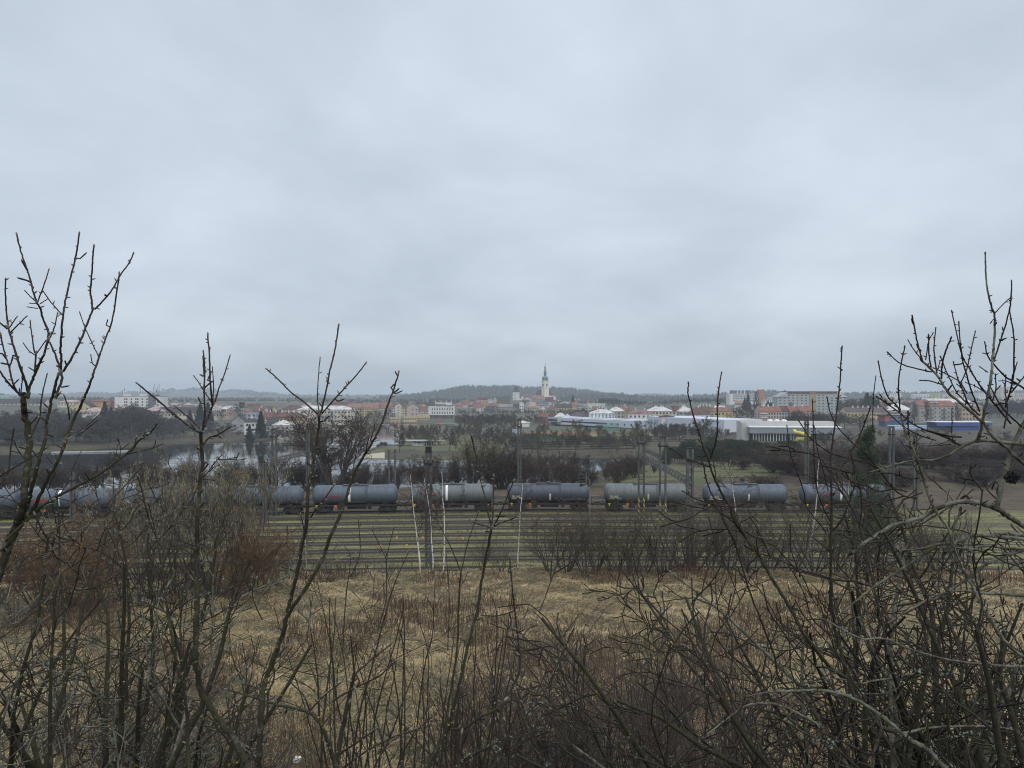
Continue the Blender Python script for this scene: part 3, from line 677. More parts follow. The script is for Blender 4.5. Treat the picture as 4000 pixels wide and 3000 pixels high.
hs('brick-red roofed house between the spruce and the white office block', 418, 450, 1569, 1586, 1600, 660, 'g', 'pink', 'dkred', (1, 2))
hs('long frosted roof in the trees below the orange block', 322, 400, 1592, 1608, 1622, 560, 'h', 'pale', 'frostpink', (1, 5))
hs('frosted pink-roofed house below the white office block', 425, 502, 1586, 1604, 1622, 560, 'h', 'peach', 'frostpink', (1, 5))
hs('frosted hip-roofed house right below the office block', 566, 626, 1590, 1607, 1624, 560, 'h', 'pink', 'frostpink', (1, 4), chim=1)
house('long_building', 'long black-roofed hall with two eyelid dormers, right of the office block', 'building', 612, 782, 1592, 1613, 1630, 580, 'g', 'cream', 'dark', (1, 12), d=14)
# white office block with aerials
Yo = 620; t = thing('office_block', 'white office block with a grey stair panel and roof aerials', 'office block', (px(536, Yo), Yo, pz(1605, Yo)))
w = px(625, Yo)-px(448, Yo); h = pz(1549, Yo)-pz(1605, Yo); m = MB(); m.box(-w/2, w/2, 0, 14, -8, h); m.build('wall', wallm('white'), t)
m = MB(); m.box(w/2-(45/F*Yo), w/2-(14/F*Yo), -0.25, 6, -8, h+1.7); m.build('stair_panel', wallm('dkgrey'), t)
m = MB(); m.box(-w/2-0.1, w/2+0.1, -0.1, 14.1, h+0.003, h+0.35); m.build('roof', roofm('grey'), t)
for ux in (483, 547): m = MB(); m.box(-2.2, 2.2, 3, 8, 0.34, 2.6); m.build('penthouse', wallm('white'), t, loc=(px(ux, Yo)-px(536, Yo), 0, h))
for ux in (491, 513, 534.5, 556, 574, 617):
    for i in range(5):
        for dx_ in ((-0.9, 0.9) if ux in (491, 534.5) else (0,)): link('window', window_mesh(1.3, 1.5), t, (px(ux, Yo)-px(536, Yo)+dx_, 0, h-3.2-2.6*i))
for k, ux in enumerate((469, 473, 534, 549, 587, 591, 602, 605, 608)):
    m = MB(); hh = 5.5+2*((k*7) % 3); m.bar((0, 0, 0), (0, 0, hh), 0.09)
    for q in range(3): m.box(-0.22, 0.22, -0.2, 0.2, hh-0.6-1.1*q, hh-0.1-1.1*q)
    m.build('aerial', M_steel, t, loc=(px(ux, Yo)-px(536, Yo), 4+k % 3, h+(0.3 if ux < 580 else 1.7)))
hs('low white house far behind, right of the office block', 668, 697, 1576, 1580, 1592, 900, 'x', 'white', 'grey', (1, 2), side=False)
hs('dark red flat house far behind the black-roofed hall', 696, 712, 1577, 1579, 1592, 900, 'x', 'redwall', 'grey', (0, 0))
hs('pale frosted-roof house far behind the black-roofed hall', 715, 745, 1574, 1582, 1593, 900, 'h', 'peach', 'frostpink', (1, 2), side=False)
hs('pale green-grey shed far behind the dark conifers', 745, 778, 1579, 1582, 1593, 900, 'x', 'mint', 'grey', (0, 0))
hs('flat pale depot behind the dark conifers', 838, 872, 1577, 1580, 1592, 900, 'x', 'grey', 'grey', (1, 3), side=False)
hs('white flat-roofed block with dark windows beside the bare poplar', 888, 925, 1585, 1588, 1604, 760, 'x', 'white', 'grey', (2, 4))
hs('dark red gabled house on the rise right of the bare poplar', 958, 1016, 1579, 1590, 1606, 780, 'g', 'cream', 'dkred', (1, 4), chim=2, chc='brick')
hs('yellow-green house under a wide dark roof, below the dark red gable', 985, 1062, 1588, 1601, 1612, 720, 'g', 'lemon', 'brown', (1, 5))
hs('orange-roofed house left of the fields', 1036, 1076, 1588, 1601, 1613, 740, 'h', 'peach', 'orange', (1, 3))
hs('cream gable house with red-brown roof slope, above the grey-blue villa', 945, 984, 1600, 1616, 1630, 620, 'f', 'cream', 'rust', (1, 2))
hs('grey-blue modern villa with orange window panels, left of the tall spruce', 963, 1000, 1612, 1614, 1645, 520, 'x', 'blue', 'grey', (2, 2))
hs('white villa with dark hip roof beside the tall spruce', 954, 1000, 1633, 1648, 1690, 450, 'h', 'white', 'dark', (2, 2), chim=1)
hs('dark steep-roofed house in trees, left of the white villa', 905, 956, 1626, 1646, 1680, 470, 'f', 'grey', 'dark', (1, 2))
hs('brick-red frosted-roof row house right of the tall spruce', 1026, 1060, 1608, 1628, 1645, 500, 'g', 'pink', 'red', (1, 3), chim=2)
hs('brown-roofed row house, middle of the three before the ochre block', 1060, 1083, 1609, 1629, 1645, 500, 'g', 'beige', 'brown', (1, 2), chim=1)
hs('bright red-roofed row house touching the ochre block', 1083, 1108, 1609, 1629, 1645, 500, 'g', 'pink', 'red', (1, 2), chim=1)
block('ochre apartment block with brown hip roof and white chimneys', 1094, 1182, 1610, 1629, 1668, 480, 'h', 'ochre', 'brown', (3, 7), chim=3, d=12)
hs('cream villa with bright frosted tent roof at the lakeside', 1062, 1130, 1641, 1661, 1707, 440, 'p', 'cream', 'frost', (3, 4), gap=(-0.6, 0.25), d=11)
hs('white house with long dark roof, left of the frosted villa', 1038, 1080, 1636, 1662, 1700, 450, 'g', 'white', 'dark', (2, 2), d=11)
block('beige flat-roofed block behind the bare lakeside trees', 1130, 1222, 1648, 1652, 1698, 455, 'x', 'beige', 'grey', (3, 6))
hs('cream frosted-roof house right of the ochre block', 1184, 1226, 1614, 1630, 1662, 520, 'g', 'cream', 'frostpink', (2, 3), chim=1)
house('long_building', 'long brown hip-roofed building left of the frosted school', 'building', 1098, 1182, 1583, 1601, 1622, 660, 'h', 'cream', 'brown', (1, 7))
house('school', 'wide cream school under a long frosted hip roof', 'school', 1160, 1370, 1585, 1600, 1655, 620, 'h', 'cream', 'frost', (3, 16), d=16)
hs('pink frosted pyramid roof rising behind the school', 1168, 1228, 1572, 1592, 1610, 690, 'p', 'pale', 'frostpink', (1, 4))
house('long_building', 'long red-brown roof far behind, between the school and the tenements', 'building', 1290, 1385, 1572, 1582, 1600, 820, 'g', 'pink', 'dkred', (1, 8))
# -- tenements by the water
TY_ = 760
block('yellow tenement with red frosted roof, left end of the terrace', 1355, 1412, 1577, 1594, 1632, TY_, 'g', 'yellow', 'pinkred', (4, 7), d=14)
block('yellow tenement with white party wall, second in the terrace', 1416, 1476, 1574, 1592, 1632, TY_-4, 'g', 'yellow', 'pinkred', (4, 8), d=14)
m = MB(); m.box(0, 0.5, 0, 14, -4, 0); 
block('pinkish tenement with tiled roof, third in the terrace', 1476.5, 1530, 1571, 1589, 1630, TY_, 'g', 'pink', 'rust', (4, 7), d=14)
tt = block('cream tenement with a tall central gable tower', 1530.5, 1588, 1577, 1590, 1632, TY_-3, 'g', 'cream', 'brown', (4, 8), gap=(-0.1, 0.14), d=14)
m = MB(); q = 7.0/2; m.box(-q-0.9, q-0.9, -0.5, 7, -2, 13.2); m.add([(-q-0.9, -0.5, 13.2), (q-0.9, -0.5, 13.2), (-0.9, -0.5, 15.4), (-q-0.9, 7, 13.2), (q-0.9, 7, 13.2), (-0.9, 7, 15.4)], [(0,1,2), (3,5,4), (1,4,5,2), (4,3,5), (3,0,2,5)])
m.build('gable_tower', wallm('cream'), tt)
for k in range(4): link('window', window_mesh(1.2, 1.5), tt, (-0.9, -0.5, 1.2+3.2*k))
block('pink gable-fronted house between the cream tenement and the white palace', 1589, 1634, 1577, 1589, 1628, TY_-6, 'f', 'pink', 'brown', (2, 3), gap=(-0.5, 0.5), d=14)
hs('small brown-roofed house with white gallery, left of the palace', 1634.5, 1668, 1587, 1600, 1620, TY_-2, 'g', 'pale', 'rust', (2, 5))
hs('cream gable wall behind the brown-roofed house', 1636, 1676, 1578, 1592, 1612, TY_+18, 'f', 'cream', 'dark', (1, 2))
hs('black sloped roof with white gable, left behind the palace', 1662, 1702, 1575, 1590, 1612, TY_+30, 'g', 'white', 'dark', (0, 0))
Yp = 745; t = thing('palace', 'white two-storey palace with a raised centre and arched windows', 'palace', (px(1724, Yp), Yp, pz(1620, Yp)))
w = px(1773, Yp)-px(1675, Yp); h = pz(1588, Yp)-pz(1620, Yp); m = MB(); m.box(-w/2, w/2, 0, 14, 0, h); m.box(-w/2-0.3, w/2+0.3, -0.3, 14.3, h*0.5-0.2, h*0.5); m.box(-w/2-0.4, w/2+0.4, -0.4, 14.4, h-0.25, h+0.2)
m.build('wall', wallm('white'), t)
m = MB(); m.box(-w*0.24, w*0.38, 2, 13, h+0.2, h+pz(1573, Yp)-pz(1588, Yp)); m.box(-w*0.25, w*0.39, 1.8, 13.2, h+3.9, h+4.2); m.build('upper_storey', wallm('white'), t)
m = MB(); m.add([(-w*0.25, -0.2, h+0.21), (w*0.48, -0.2, h+0.21), (w*0.40, 1.99, h+1.4), (-w*0.22, 1.99, h+1.4)], [(0,1,2,3)]); m.build('roof', roofm('slate'), t)
for sx in (-w*0.25, -w*0.02, w*0.2, w*0.385):
    m = MB(); m.box(-0.35, 0.35, 2, 2.7, 0, 1.2); m.lathe([(0.3, 0), (0.42, 0.3), (0.15, 0.7), (0.05, 1.3)], 8, 'z', (0, 2.35, 1.2)); m.build('finial', wallm('white'), t, loc=(sx, 0, h+4.2))
for j in range(9):
    xx = -w*0.36+w*0.8*j/8
    for z0, hh in ((0.9, 2.3), (h*0.55, 2.2)): link('window', window_mesh(1.2, hh), t, (xx, 0, z0))
for j in range(10): link('window', window_mesh(0.8, 1.5), t, (-w*0.2+w*0.38*j/9, 2, h+1.5))
m = MB(); m.box(-w/2-0.8, w/2+0.8, -1.2, 14, -0.7, -0.003)
for j in range(8): xx = -w/2+0.6+(w-1.2)*j/7; m.box(xx-0.35, xx+0.35, -0.9, -0.2, -7, -0.7)
m.box(-w/2, w/2, 3, 14, -9, -0.7); m.build('terrace', wallm('stone'), t)
house('waterfront_building', 'long yellow waterfront building with two window rows, left of its twin', 'building', 1524, 1566, 1631, 1632, 1656, 700, 'x', 'yellow', 'brown', (2, 8))
house('waterfront_building', 'yellow waterfront building on a dark plinth, right of its twin', 'building', 1573, 1626, 1626, 1627, 1660, 702, 'x', 'yellow', 'brown', (2, 8))
hs('low yellow terrace house with arches, below the white gallery', 1628, 1676, 1618, 1620, 1650, 715, 'x', 'yellow', 'grey', (1, 5))
house('boathouse', 'dark brown boathouse with a white landing stage', 'boathouse', 1495, 1523, 1645, 1654, 1662, 688, 'h', 'brown', 'dkred', (1, 3))
house('shop_container', 'red and white container kiosk on the quay below the palace', 'kiosk', 1706, 1727, 1636, 1637, 1655, 706, 'x', 'redwall', 'grey', (2, 3), pale=True)
t = thing('pier', 'concrete pier on piles below the palace', 'pier', (px(1742, 690), 690, pz(1653, 690)))
m = MB(); m.box(-10, 10, -3, 6, -0.6, 0); m.build('deck', wallm('stone'), t)
for k in range(7): m = MB(); m.box(-0.3, 0.3, -2.8, -2.2, -5, -0.6); m.build('pile', wallm('stone'), t, loc=(-9+3*k, 0, 0))
def boat(label, u, v, Y, col, rz, L_=6.0):
    m = MB(); pr = [(-0.5, 0.25), (-0.42, 0.75), (-0.1, 0.95), (0.25, 0.8), (0.5, 0.03)]; vs = []
    for (xx, ww) in pr:
        vs += [(xx*L_, -ww, 0.55), (xx*L_, -ww*0.6, -0.2), (xx*L_, ww*0.6, -0.2), (xx*L_, ww, 0.55)]
    fs = [(4*i+k, 4*i+4+k, 4*i+5+k, 4*i+1+k) for i in range(4) for k in range(3)]+[(0, 1, 2, 3)]
    m.add(vs, fs, 0); m.box(-L_*0.2, -L_*0.14, -0.8, 0.8, 0.25, 0.32, 1); m.box(L_*0.08, L_*0.14, -0.75, 0.75, 0.25, 0.32, 1)
    tag(m.build('rowing_boat', [mat('boat_'+col, CW[col], 0.5, 0.1), mat('grey_wood', (0.1, 0.095, 0.09))], loc=(px(u, Y), Y, pz(v, Y)), rot=(0, 0, rz)), label, 'boat', 'boats moored at the far quay')
Zw = lambda Y: HV+28.05*F/Y
for k, (u, Y, c, rz, lb) in enumerate(((1508, 655, 'white', 0.05, 'white boat lying before the boathouse stage'), (1502, 640, 'blue', -0.1, 'pale blue boat nearest the open water, off the boathouse'), (1534, 668, 'redwall', 0.0, 'dark red boat nearest the yellow waterfront building'), (1537, 650, 'redwall', 0.08, 'dark red boat farther out on the water, off the quay'))): boat(lb, u, Zw(Y)-0.5, Y, c, rz, 8)
# -- old town on its hill
def O(x, y): return (1800+x/4.424, 1400+y/4.424)
def ot(label, x0, x1, yr, ye, yb, Y, typ, wall, roof, win, **k):
    return hs(label, 1800+x0/4.424, 1800+x1/4.424, 1400+yr/4.424, 1400+ye/4.424, 1400+yb/4.424, Y, typ, wall, roof, win, **k)
ot('red-roofed house with white gable, far left of the old town', 5, 145, 740, 790, 830, 1000, 'g', 'white', 'orange', (1, 4))
ot('dark-roofed house behind, left of the pale gabled chapel', 145, 250, 710, 745, 800, 1150, 'g', 'pink', 'dkred', (1, 5))
ot('beige house with dark red roof and big dormer', 290, 460, 675, 715, 790, 1100, 'g', 'peach', 'dkred', (1, 5), chim=2, chc='brick')
ot('white house between the beige house and the pale chapel', 455, 545, 705, 725, 780, 1150, 'g', 'white', 'grey', (1, 3))
t = ot('pale pink gabled chapel with a long dark roof', 545, 840, 655, 740, 770, 1180, 'g', 'pale', 'greendark', (0, 0), d=16)
hs('pale pink steep gable front closing the dark-roofed chapel', 1923, 1944, 1548, 1570, 1576, 1172, 'f', 'pink', 'greendark', (1, 2))
ot('ochre stone house with a clipped gable and three windows', 365, 495, 720, 790, 850, 980, 'f', 'ochre', 'orange', (1, 3))
ot('house with dark mansard and white dormers below the chapel', 620, 850, 740, 780, 810, 1040, 'g', 'yellow', 'dkred', (1, 8))
ot('white house with bright orange roof at the hill foot', 275, 385, 805, 850, 945, 860, 'g', 'white', 'orange', (2, 2))
ot('low house under a wide black hip roof', 390, 565, 825, 885, 930, 850, 'h', 'stone', 'greendark', (1, 3))
ot('house with rusty tin roof above the black hip roof', 500, 640, 775, 820, 880, 940, 'g', 'brown', 'rust', (1, 4))
ot('long stone house with a plain grey roof', 640, 900, 795, 840, 920, 900, 'g', 'stone', 'grey', (1, 3), gap=(0, 0.7))
ot('white house with grey glazed front below the town hall', 900, 1015, 790, 840, 910, 880, 'g', 'grey', 'dark', (2, 3))
ot('tall narrow white house, hard right of the glazed front', 1015, 1085, 765, 800, 910, 875, 'x', 'white', 'grey', (2, 2))
ot('light blue gabled house among the hill roofs', 1110, 1200, 745, 800, 860, 930, 'f', 'blue', 'peach', (2, 2))
ot('beige house with broad peach-brown roof below the slate roof', 1145, 1350, 795, 835, 900, 880, 'h', 'beige', 'peach', (1, 5))
ot('long slate-blue roofed hall in the middle of the hill', 1185, 1400, 730, 775, 800, 1030, 'g', 'pale', 'slate', (1, 6))
ot('pink house with slate mansard and dormers', 1310, 1525, 725, 785, 840, 1000, 'h', 'pink', 'slate', (1, 8))
ot('white glass-gabled modern house at the foot of the hill', 1375, 1465, 815, 870, 915, 860, 'f', 'white', 'dark', (1, 2))
ot('dark-roofed house with white chimneys right of the pink mansard', 1455, 1600, 670, 745, 790, 1080, 'g', 'white', 'dkred', (1, 4), chim=2)
ot('broad terracotta roof between the town hall and the church', 1085, 1270, 635, 690, 730, 1300, 'g', 'peach', 'red', (1, 4), chim=2)
ot('pale terracotta roof with white chimneys before the church', 1230, 1435, 645, 705, 730, 1220, 'g', 'pink', 'pinkred', (1, 5), chim=2)
ot('white triangular gable left of the terracotta roofs', 1060, 1240, 665, 720, 760, 1150, 'f', 'pale', 'dark', (1, 3))
ot('low dark roof between the white gable and the slate hall', 1060, 1185, 715, 755, 790, 1060, 'g', 'brown', 'dark', (1, 4))
ot('terracotta house below the church gables', 1600, 1720, 715, 760, 800, 1080, 'g', 'peach', 'orange', (1, 4))
ot('steep dark green hip roof right of the church', 1690, 1880, 655, 735, 770, 1200, 'h', 'beige', 'greendark', (1, 4), chim=1)
ot('cream gable house with an orange roof below the green hip roof', 1690, 1800, 750, 800, 840, 960, 'f', 'cream', 'orange', (1, 2))
ot('long black roof over a yellow and white ground floor', 1640, 1925, 785, 850, 900, 880, 'g', 'yellow', 'dark', (1, 6))
ot('cream house under a big pale orange hip roof', 1865, 2030, 760, 830, 920, 900, 'h', 'cream', 'orange', (2, 4))
ot('terracotta house with steep gable, upper right of the hill', 1930, 2090, 710, 770, 800, 1080, 'g', 'pink', 'orange', (1, 4), chim=2)
ot('dark roof with dormers, upper right of the hill', 2040, 2180, 730, 770, 800, 1040, 'g', 'beige', 'dark', (1, 4))
ot('small orange roof at the right end of the hill', 2165, 2215, 720, 755, 790, 1060, 'g', 'white', 'orange', (1, 2))
ot('brick house with a red hip roof, left of the long sports hall', 1290, 1530, 935, 1018, 1150, 620, 'h', 'brick', 'red', (1, 4), chim=2, chc='brick')
ot('dark red-roofed house behind the brick house', 1500, 1690, 910, 1020, 1060, 640, 'h', 'brick', 'dkred', (1, 3))
ot('house with white frosted gable roof behind the sports hall', 1630, 1830, 940, 1015, 1050, 630, 'h', 'white', 'frost', (1, 2))
ot('small house with flat frosted roof peeking over the hall', 1810, 1890, 960, 1000, 1050, 640, 'h', 'white', 'frost', (1, 2))
ot('orange-gabled house with purple-brown roof, above the hall', 1900, 2175, 930, 1005, 1060, 620, 'h', 'orange', 'purple', (1, 4))
# closely packed smaller houses of the old town and of the two quarters beside it
gq = random.Random(77)
def fill(spots, walls, roofs, cat_label):
    used = set()
    for (x0, y0, Y, w_, where) in spots:
        for _ in range(40):
            wl_, rf = gq.choice(walls), gq.choice(roofs)
            if (wl_, rf, where) not in used: break
        used.add((wl_, rf, where)); nm = {'orange': 'orange-tiled', 'red': 'red-tiled', 'rust': 'rust-brown', 'dark': 'black', 'dkred': 'dark red', 'brown': 'brown', 'frostpink': 'frosted pink', 'peach': 'pale tiled', 'slate': 'slate grey', 'frost': 'frosted white'}[rf]
        wn = {'brick': 'brick', 'stone': 'grey stone'}.get(wl_, wl_)
        hr, he = gq.uniform(6, 10), gq.uniform(7, 11); hs('small %s %s with %s roof, %s' % (wn, cat_label, nm, where), x0-w_/2, x0+w_/2, y0-hr-he, y0-he, y0+6, Y, gq.choice('gghf'), wl_, rf, (1, max(2, int(w_/7))), chim=gq.choice((0, 1, 1)), rz=gq.uniform(-.25, .25))
WA, RO = ['white', 'cream', 'pale', 'beige', 'pink', 'peach', 'stone'], ['orange', 'red', 'rust', 'dark', 'dkred', 'brown', 'peach', 'slate']
sp_ = []
for k in range(18): sp_.append((1790+gq.uniform(0, 30)+(k % 6)*36, 1588+(k//6)*11+gq.uniform(-2, 2), 1090-(k//6)*85+gq.uniform(-15, 15), gq.uniform(20, 30), ('at the left end of the old town hill', 'below the pale chapel on the hill', 'below the town hall')[(k % 6)//2]))
for k in range(12): sp_.append((2040+(k % 6)*32+gq.uniform(-8, 8), 1590+(k//6)*13, 1010-(k//6)*110, gq.uniform(20, 30), 'under the church on the hill' if k % 6 < 3 else 'right under the church gables'))
for k in range(12): sp_.append((2190+(k % 6)*28+gq.uniform(-8, 8), 1584+(k//6)*13, 1060-(k//6)*150, gq.uniform(20, 30), 'at the right slope of the old town'))
fill(sp_, WA, RO, 'house')
sp_ = []
for k in range(14): sp_.append((640+(k % 7)*62+gq.uniform(-15, 15), 1606+(k//7)*16, 700-(k//7)*100+gq.uniform(-15, 15), gq.uniform(30, 46), 'in the quarter behind the lakeside wood' if k % 7 < 4 else 'between the school and the far fields'))
for k in range(12): sp_.append((2330+(k % 6)*115+gq.uniform(-20, 20), 1604+(k//6)*8, 690+(k//6)*-40, gq.uniform(32, 46), 'behind the row of villas' if k % 6 < 3 else 'between the villas and the hospital'))
for k in range(12): sp_.append((3330+(k % 6)*110+gq.uniform(-20, 20), 1592+(k//6)*8, 820+(k//6)*-60, gq.uniform(30, 44), 'behind the long yellow house' if k % 6 < 3 else 'behind the orange-roofed grey block'))
fill(sp_, WA, ['orange', 'red', 'rust', 'dkred', 'brown', 'frostpink', 'frost', 'slate'], 'house')
# church
Yc_ = 1400; k_ = Yc_/F; t = thing('church', 'church with a tall cream clock tower and green copper spire', 'church', (px(2129.5, Yc_), Yc_, pz(1560, Yc_)))
a = 13.2*k_*0.78; h = (1560-1488)*k_; m = MB()
m.box(-a, a, -a, a, -8, h); m.box(-a-0.5, a+0.5, -a-0.5, a+0.5, h, h+0.8); m.box(-a-0.25, a+0.25, -a-0.25, a+0.25, h*0.42, h*0.42+0.5)
tw = m.build('tower', mat('church_cream', (0.72, 0.68, 0.55), .9, .08, .3), t, rot=(0, 0, R(34)))
for s in (0, 1, 2, 3):
    c = MB(); c.lathe([(2.3, 0), (2.3, 0.12)], 20, 'y', (0, -a-0.18, h*0.78)); o = c.build('clock_face', M_dark, tw, rot=(0, 0, s*R(90)))
    c = MB(); c.bar((0, -a-0.22, h*0.78), (0.1, -a-0.22, h*0.78+1.7), 0.14); c.bar((0, -a-0.22, h*0.78), (1.1, -a-0.22, h*0.78-0.4), 0.16); c.build('clock_hands', mat('gold_hands', (0.55, 0.42, 0.12), 0.4), tw, rot=(0, 0, s*R(90)))
    for (zz_, wh, ww) in ((h*0.57, 4.2, 1.5), (h*0.3, 1.3, 1.0), (h*0.9, 1.0, 0.8)):
        link('window', window_mesh(ww, wh), tw, (a*math.sin(s*R(90)), -a*math.cos(s*R(90)), zz_), (0, 0, s*R(90)))
sp = MB(); e_ = 1.0*k_
pr = [(13.6, 0), (12.6, 1.5), (11.0, 3.5), (12.0, 6), (13.2, 9), (12.6, 12), (9.5, 15), (6, 17.5), (5.2, 19), (5.2, 28), (6.0, 29), (5.0, 30.5), (6.2, 33), (6.3, 35.5), (4.5, 38), (3.2, 40), (2.8, 47), (3.2, 48), (2.4, 49), (3.4, 51), (3.3, 53), (1.6, 56), (0.9, 60), (0.7, 66), (0.5, 67)]
sp.lathe([(r_*e_, z_*e_) for r_, z_ in pr], 12); s_o = sp.build('spire', mat('verdigris_copper', (0.13, 0.235, 0.215), 0.7, 0.3, 0.4, (0.05, 0.08, 0.08), 0.55), t, loc=(0, 0, h+0.8), smooth=False)
c = MB(); c.lathe([(0.05, 0), (0.75, 0.5), (0.75, 1.0), (0.05, 1.5)], 10); c.bar((0, 0, 1.4), (0, 0, 4.2), 0.14); c.bar((-0.9, 0, 3.2), (0.9, 0, 3.2), 0.12); c.build('cross', mat('gold_hands', (0.5, 0.4, 0.1)), s_o, loc=(0, 0, 67*e_))
nv = MB(); x0, x1 = (2092-2129.5)*k_, (2166-2129.5)*k_; nv.box(x0, x1, 7, 22, -8, 8); nv.build('nave', wallm('cream'), t)
nr_ = MB(); zt = (1560-1522)*k_; nr_.add([(x0, 6.4, 8), (x1, 6.4, 8), (x1, 22.6, 8), (x0, 22.6, 8), (x0+5, 14.5, zt), (x1-11, 14.5, zt)], [(0,1,5,4), (1,2,5), (2,3,4,5), (3,0,4), (3,2,1,0)]); nr_.build('roof', roofm('dkred'), t)
nr2 = MB(); nr2.add([(x0-1, 3.2, 0.5), (-7, 3.2, 0.5), (-7, 6.9, 9), (x0+3, 6.9, 9), (x0-1, 6.9, 0.5), (-7, 6.9, 0.5)], [(0,1,2,3), (0,3,4), (1,5,2)]); nr2.build('aisle_roof', roofm('red'), t)
for k in range(3):
    g = MB(); gx = (2147+10*k-2129.5)*k_; q = 2.3
    g.box(-q, q, 0, 0.6, -8, 3); g.box(-q*0.75, q*0.75, 0, 0.6, 3, 5.2); g.box(-q*0.4, q*0.4, 0, 0.6, 5.2, 7.2); g.lathe([(0.7, 0), (0.3, 1.2), (0.05, 1.8)], 8, 'z', (0, 0.3, 7.2)); g.build('stepped_gable', wallm('white'), t, loc=(gx, 5.2, 0))
# town hall
Yt = 1320; k_ = Yt/F; t = thing('town_hall', 'white town hall with a square clock tower and slate pyramid roof', 'town hall', (px(2016, Yt), Yt, pz(1568, Yt)))
a = 13*k_; h = (1568-1531)*k_; m = MB(); m.box(-a, a, 0, 2*a, -8, h); m.box(-a-0.35, a+0.35, -0.35, 2*a+0.35, h-2.8, h-2.4); tw = m.build('tower', wallm('white'), t)
m = MB(); A = a+0.7; m.add([(-A, -0.7, h), (A, -0.7, h), (A, 2*a+0.7, h), (-A, 2*a+0.7, h), (-1.0, a, h+12.2), (1.0, a, h+12.2)], [(0,1,5,4), (1,2,5), (2,3,4,5), (3,0,4), (3,2,1,0)]); rf = m.build('roof', roofm('dark'), t)
m = MB(); m.lathe([(2.1, 0), (2.1, 0.1)], 20, 'y', (-1.5, -0.12, h-5.8)); cf = m.build('clock_face', M_dark, tw); m = MB(); m.lathe([(1.5, 0), (1.5, 0.1)], 20, 'y', (-1.5, -0.24, h-5.8)); m.build('clock_dial', M_white, tw)
m = MB(); m.box(-a, a*2.6, -3, 14, -8, 4.5)
for gx in (a*0.55, a*1.9): m.add([(gx-4.2, -3, 4.5), (gx+4.2, -3, 4.5), (gx, -3, 11.2), (gx-4.2, -2.4, 4.5), (gx+4.2, -2.4, 4.5), (gx, -2.4, 11.2)], [(0,1,2), (3,5,4), (1,4,5,2), (3,0,2,5)])
m.build('gabled_wall', wallm('white'), t)
m = MB(); m.add([(-a, -2.3, 4.6), (a*2.6, -2.3, 4.6), (a*2.6, 4, 9.6), (a, 4, 9.6), (a*2.6, 12, 4.6), (a, 12, 4.6)], [(0,1,2,3), (3,2,4,5)]); m.build('hall_roof', roofm('red'), t)
for k in range(5): link('window', window_mesh(1.1, 1.8), t, (-a+2+3.4*k, -3, 0.8))
# -- villas behind the sports hall
def vz(label, x0, x1, yr, ye, yb, Y, typ, wall, roof, win, ox=2200, **k):
    return hs(label, ox+x0/4.424, ox+x1/4.424, 1490+yr/4.424, 1490+ye/4.424, 1490+yb/4.424, Y, typ, wall, roof, win, **k)
t = vz('mint-green house with a crenellated parapet', 440, 724, 400, 432, 540, 760, 'x', 'mint', 'dkred', (2, 6), d=12)
for k in range(9):
    m = MB(); m.add([(-1.3, -0.05, 0), (1.3, -0.05, 0), (0.5, -0.05, 1.7), (-0.5, -0.05, 1.7), (-1.3, 0.3, 0), (1.3, 0.3, 0), (0.5, 0.3, 1.7), (-0.5, 0.3, 1.7)], [(0,1,2,3), (5,4,7,6), (1,5,6,2), (4,0,3,7), (3,2,6,7)]); m.build('merlon', wallm('mint'), t, loc=(-8.6+2.15*k, 0, pz(1490+400/4.424, 760)-pz(1490+540/4.424, 760)))
vz('wide white villa with a frosted hip roof, left of the four villas', 470, 900, 485, 552, 640, 560, 'h', 'white', 'frost', (2, 7), chim=2)
vz('ochre villa with frosted slopes, orange behind', 800, 1060, 440, 515, 640, 575, 'h', 'beige', 'frost', (2, 4), chim=2, chc='brick')
vz('bright orange hip roof right behind the ochre villa', 965, 1140, 432, 500, 620, 600, 'h', 'ochre', 'orange', (2, 3), chim=2, chc='peach')
vz('white villa with a pink-red hip roof', 1130, 1575, 490, 558, 650, 550, 'h', 'white', 'pinkred', (1, 6), chim=2)
vz('cream double villa with twin frosted roofs', 1475, 1885, 432, 512, 640, 570, 'h', 'cream', 'frost', (2, 7), chim=3, chc='brick')
vz('yellow house with dark red mansard, between the frosted villas', 1890, 2010, 425, 510, 640, 590, 'g', 'cream', 'dkred', (2, 2))
vz('grey villa with a frosted hip roof', 2005, 2215, 428, 520, 640, 575, 'h', 'grey', 'frost', (2, 3), chim=1)
vz('little dark red hip roof just over the sports hall parapet', 1700, 1915, 578, 608, 640, 470, 'h', 'white', 'dkred', (0, 0))
Z2 = dict(ox=2650)
vz('white villa with a big brown hip roof, above the sports hall', 205, 540, 445, 570, 640, 540, 'h', 'white', 'brown', (1, 4), chim=1, **Z2)
vz('brown roof with white chimneys behind the brown-hipped villa', 330, 650, 418, 515, 600, 590, 'h', 'beige', 'brown', (2, 6), chim=4, **Z2)
t = block('yellow corner apartment house with balconies and orange roof', 2788, 2862, 1590, 1607, 1655, 560, 'h', 'yellow', 'orange', (3, 5), chim=2, d=13)
for k in range(2):
    m = MB(); m.box(-0.1, 5.2, -1.0, -0.02, 0, 0.9); m.build('balcony', wallm('orange'), t, loc=(2.0, 0, 3.6+3.2*k))
vz('small white house with a red roof below the hospital', 1000, 1120, 375, 408, 465, 820, 'g', 'white', 'red', (1, 2), **Z2)
vz('white low clinic with flat pink roof, between hospital and grey hostel', 1480, 1640, 285, 305, 400, 900, 'h', 'white', 'pinkred', (3, 5), **Z2)
vz('white block tucked against the grey hostel', 1590, 1720, 275, 282, 380, 930, 'x', 'white', 'grey', (3, 5), **Z2)
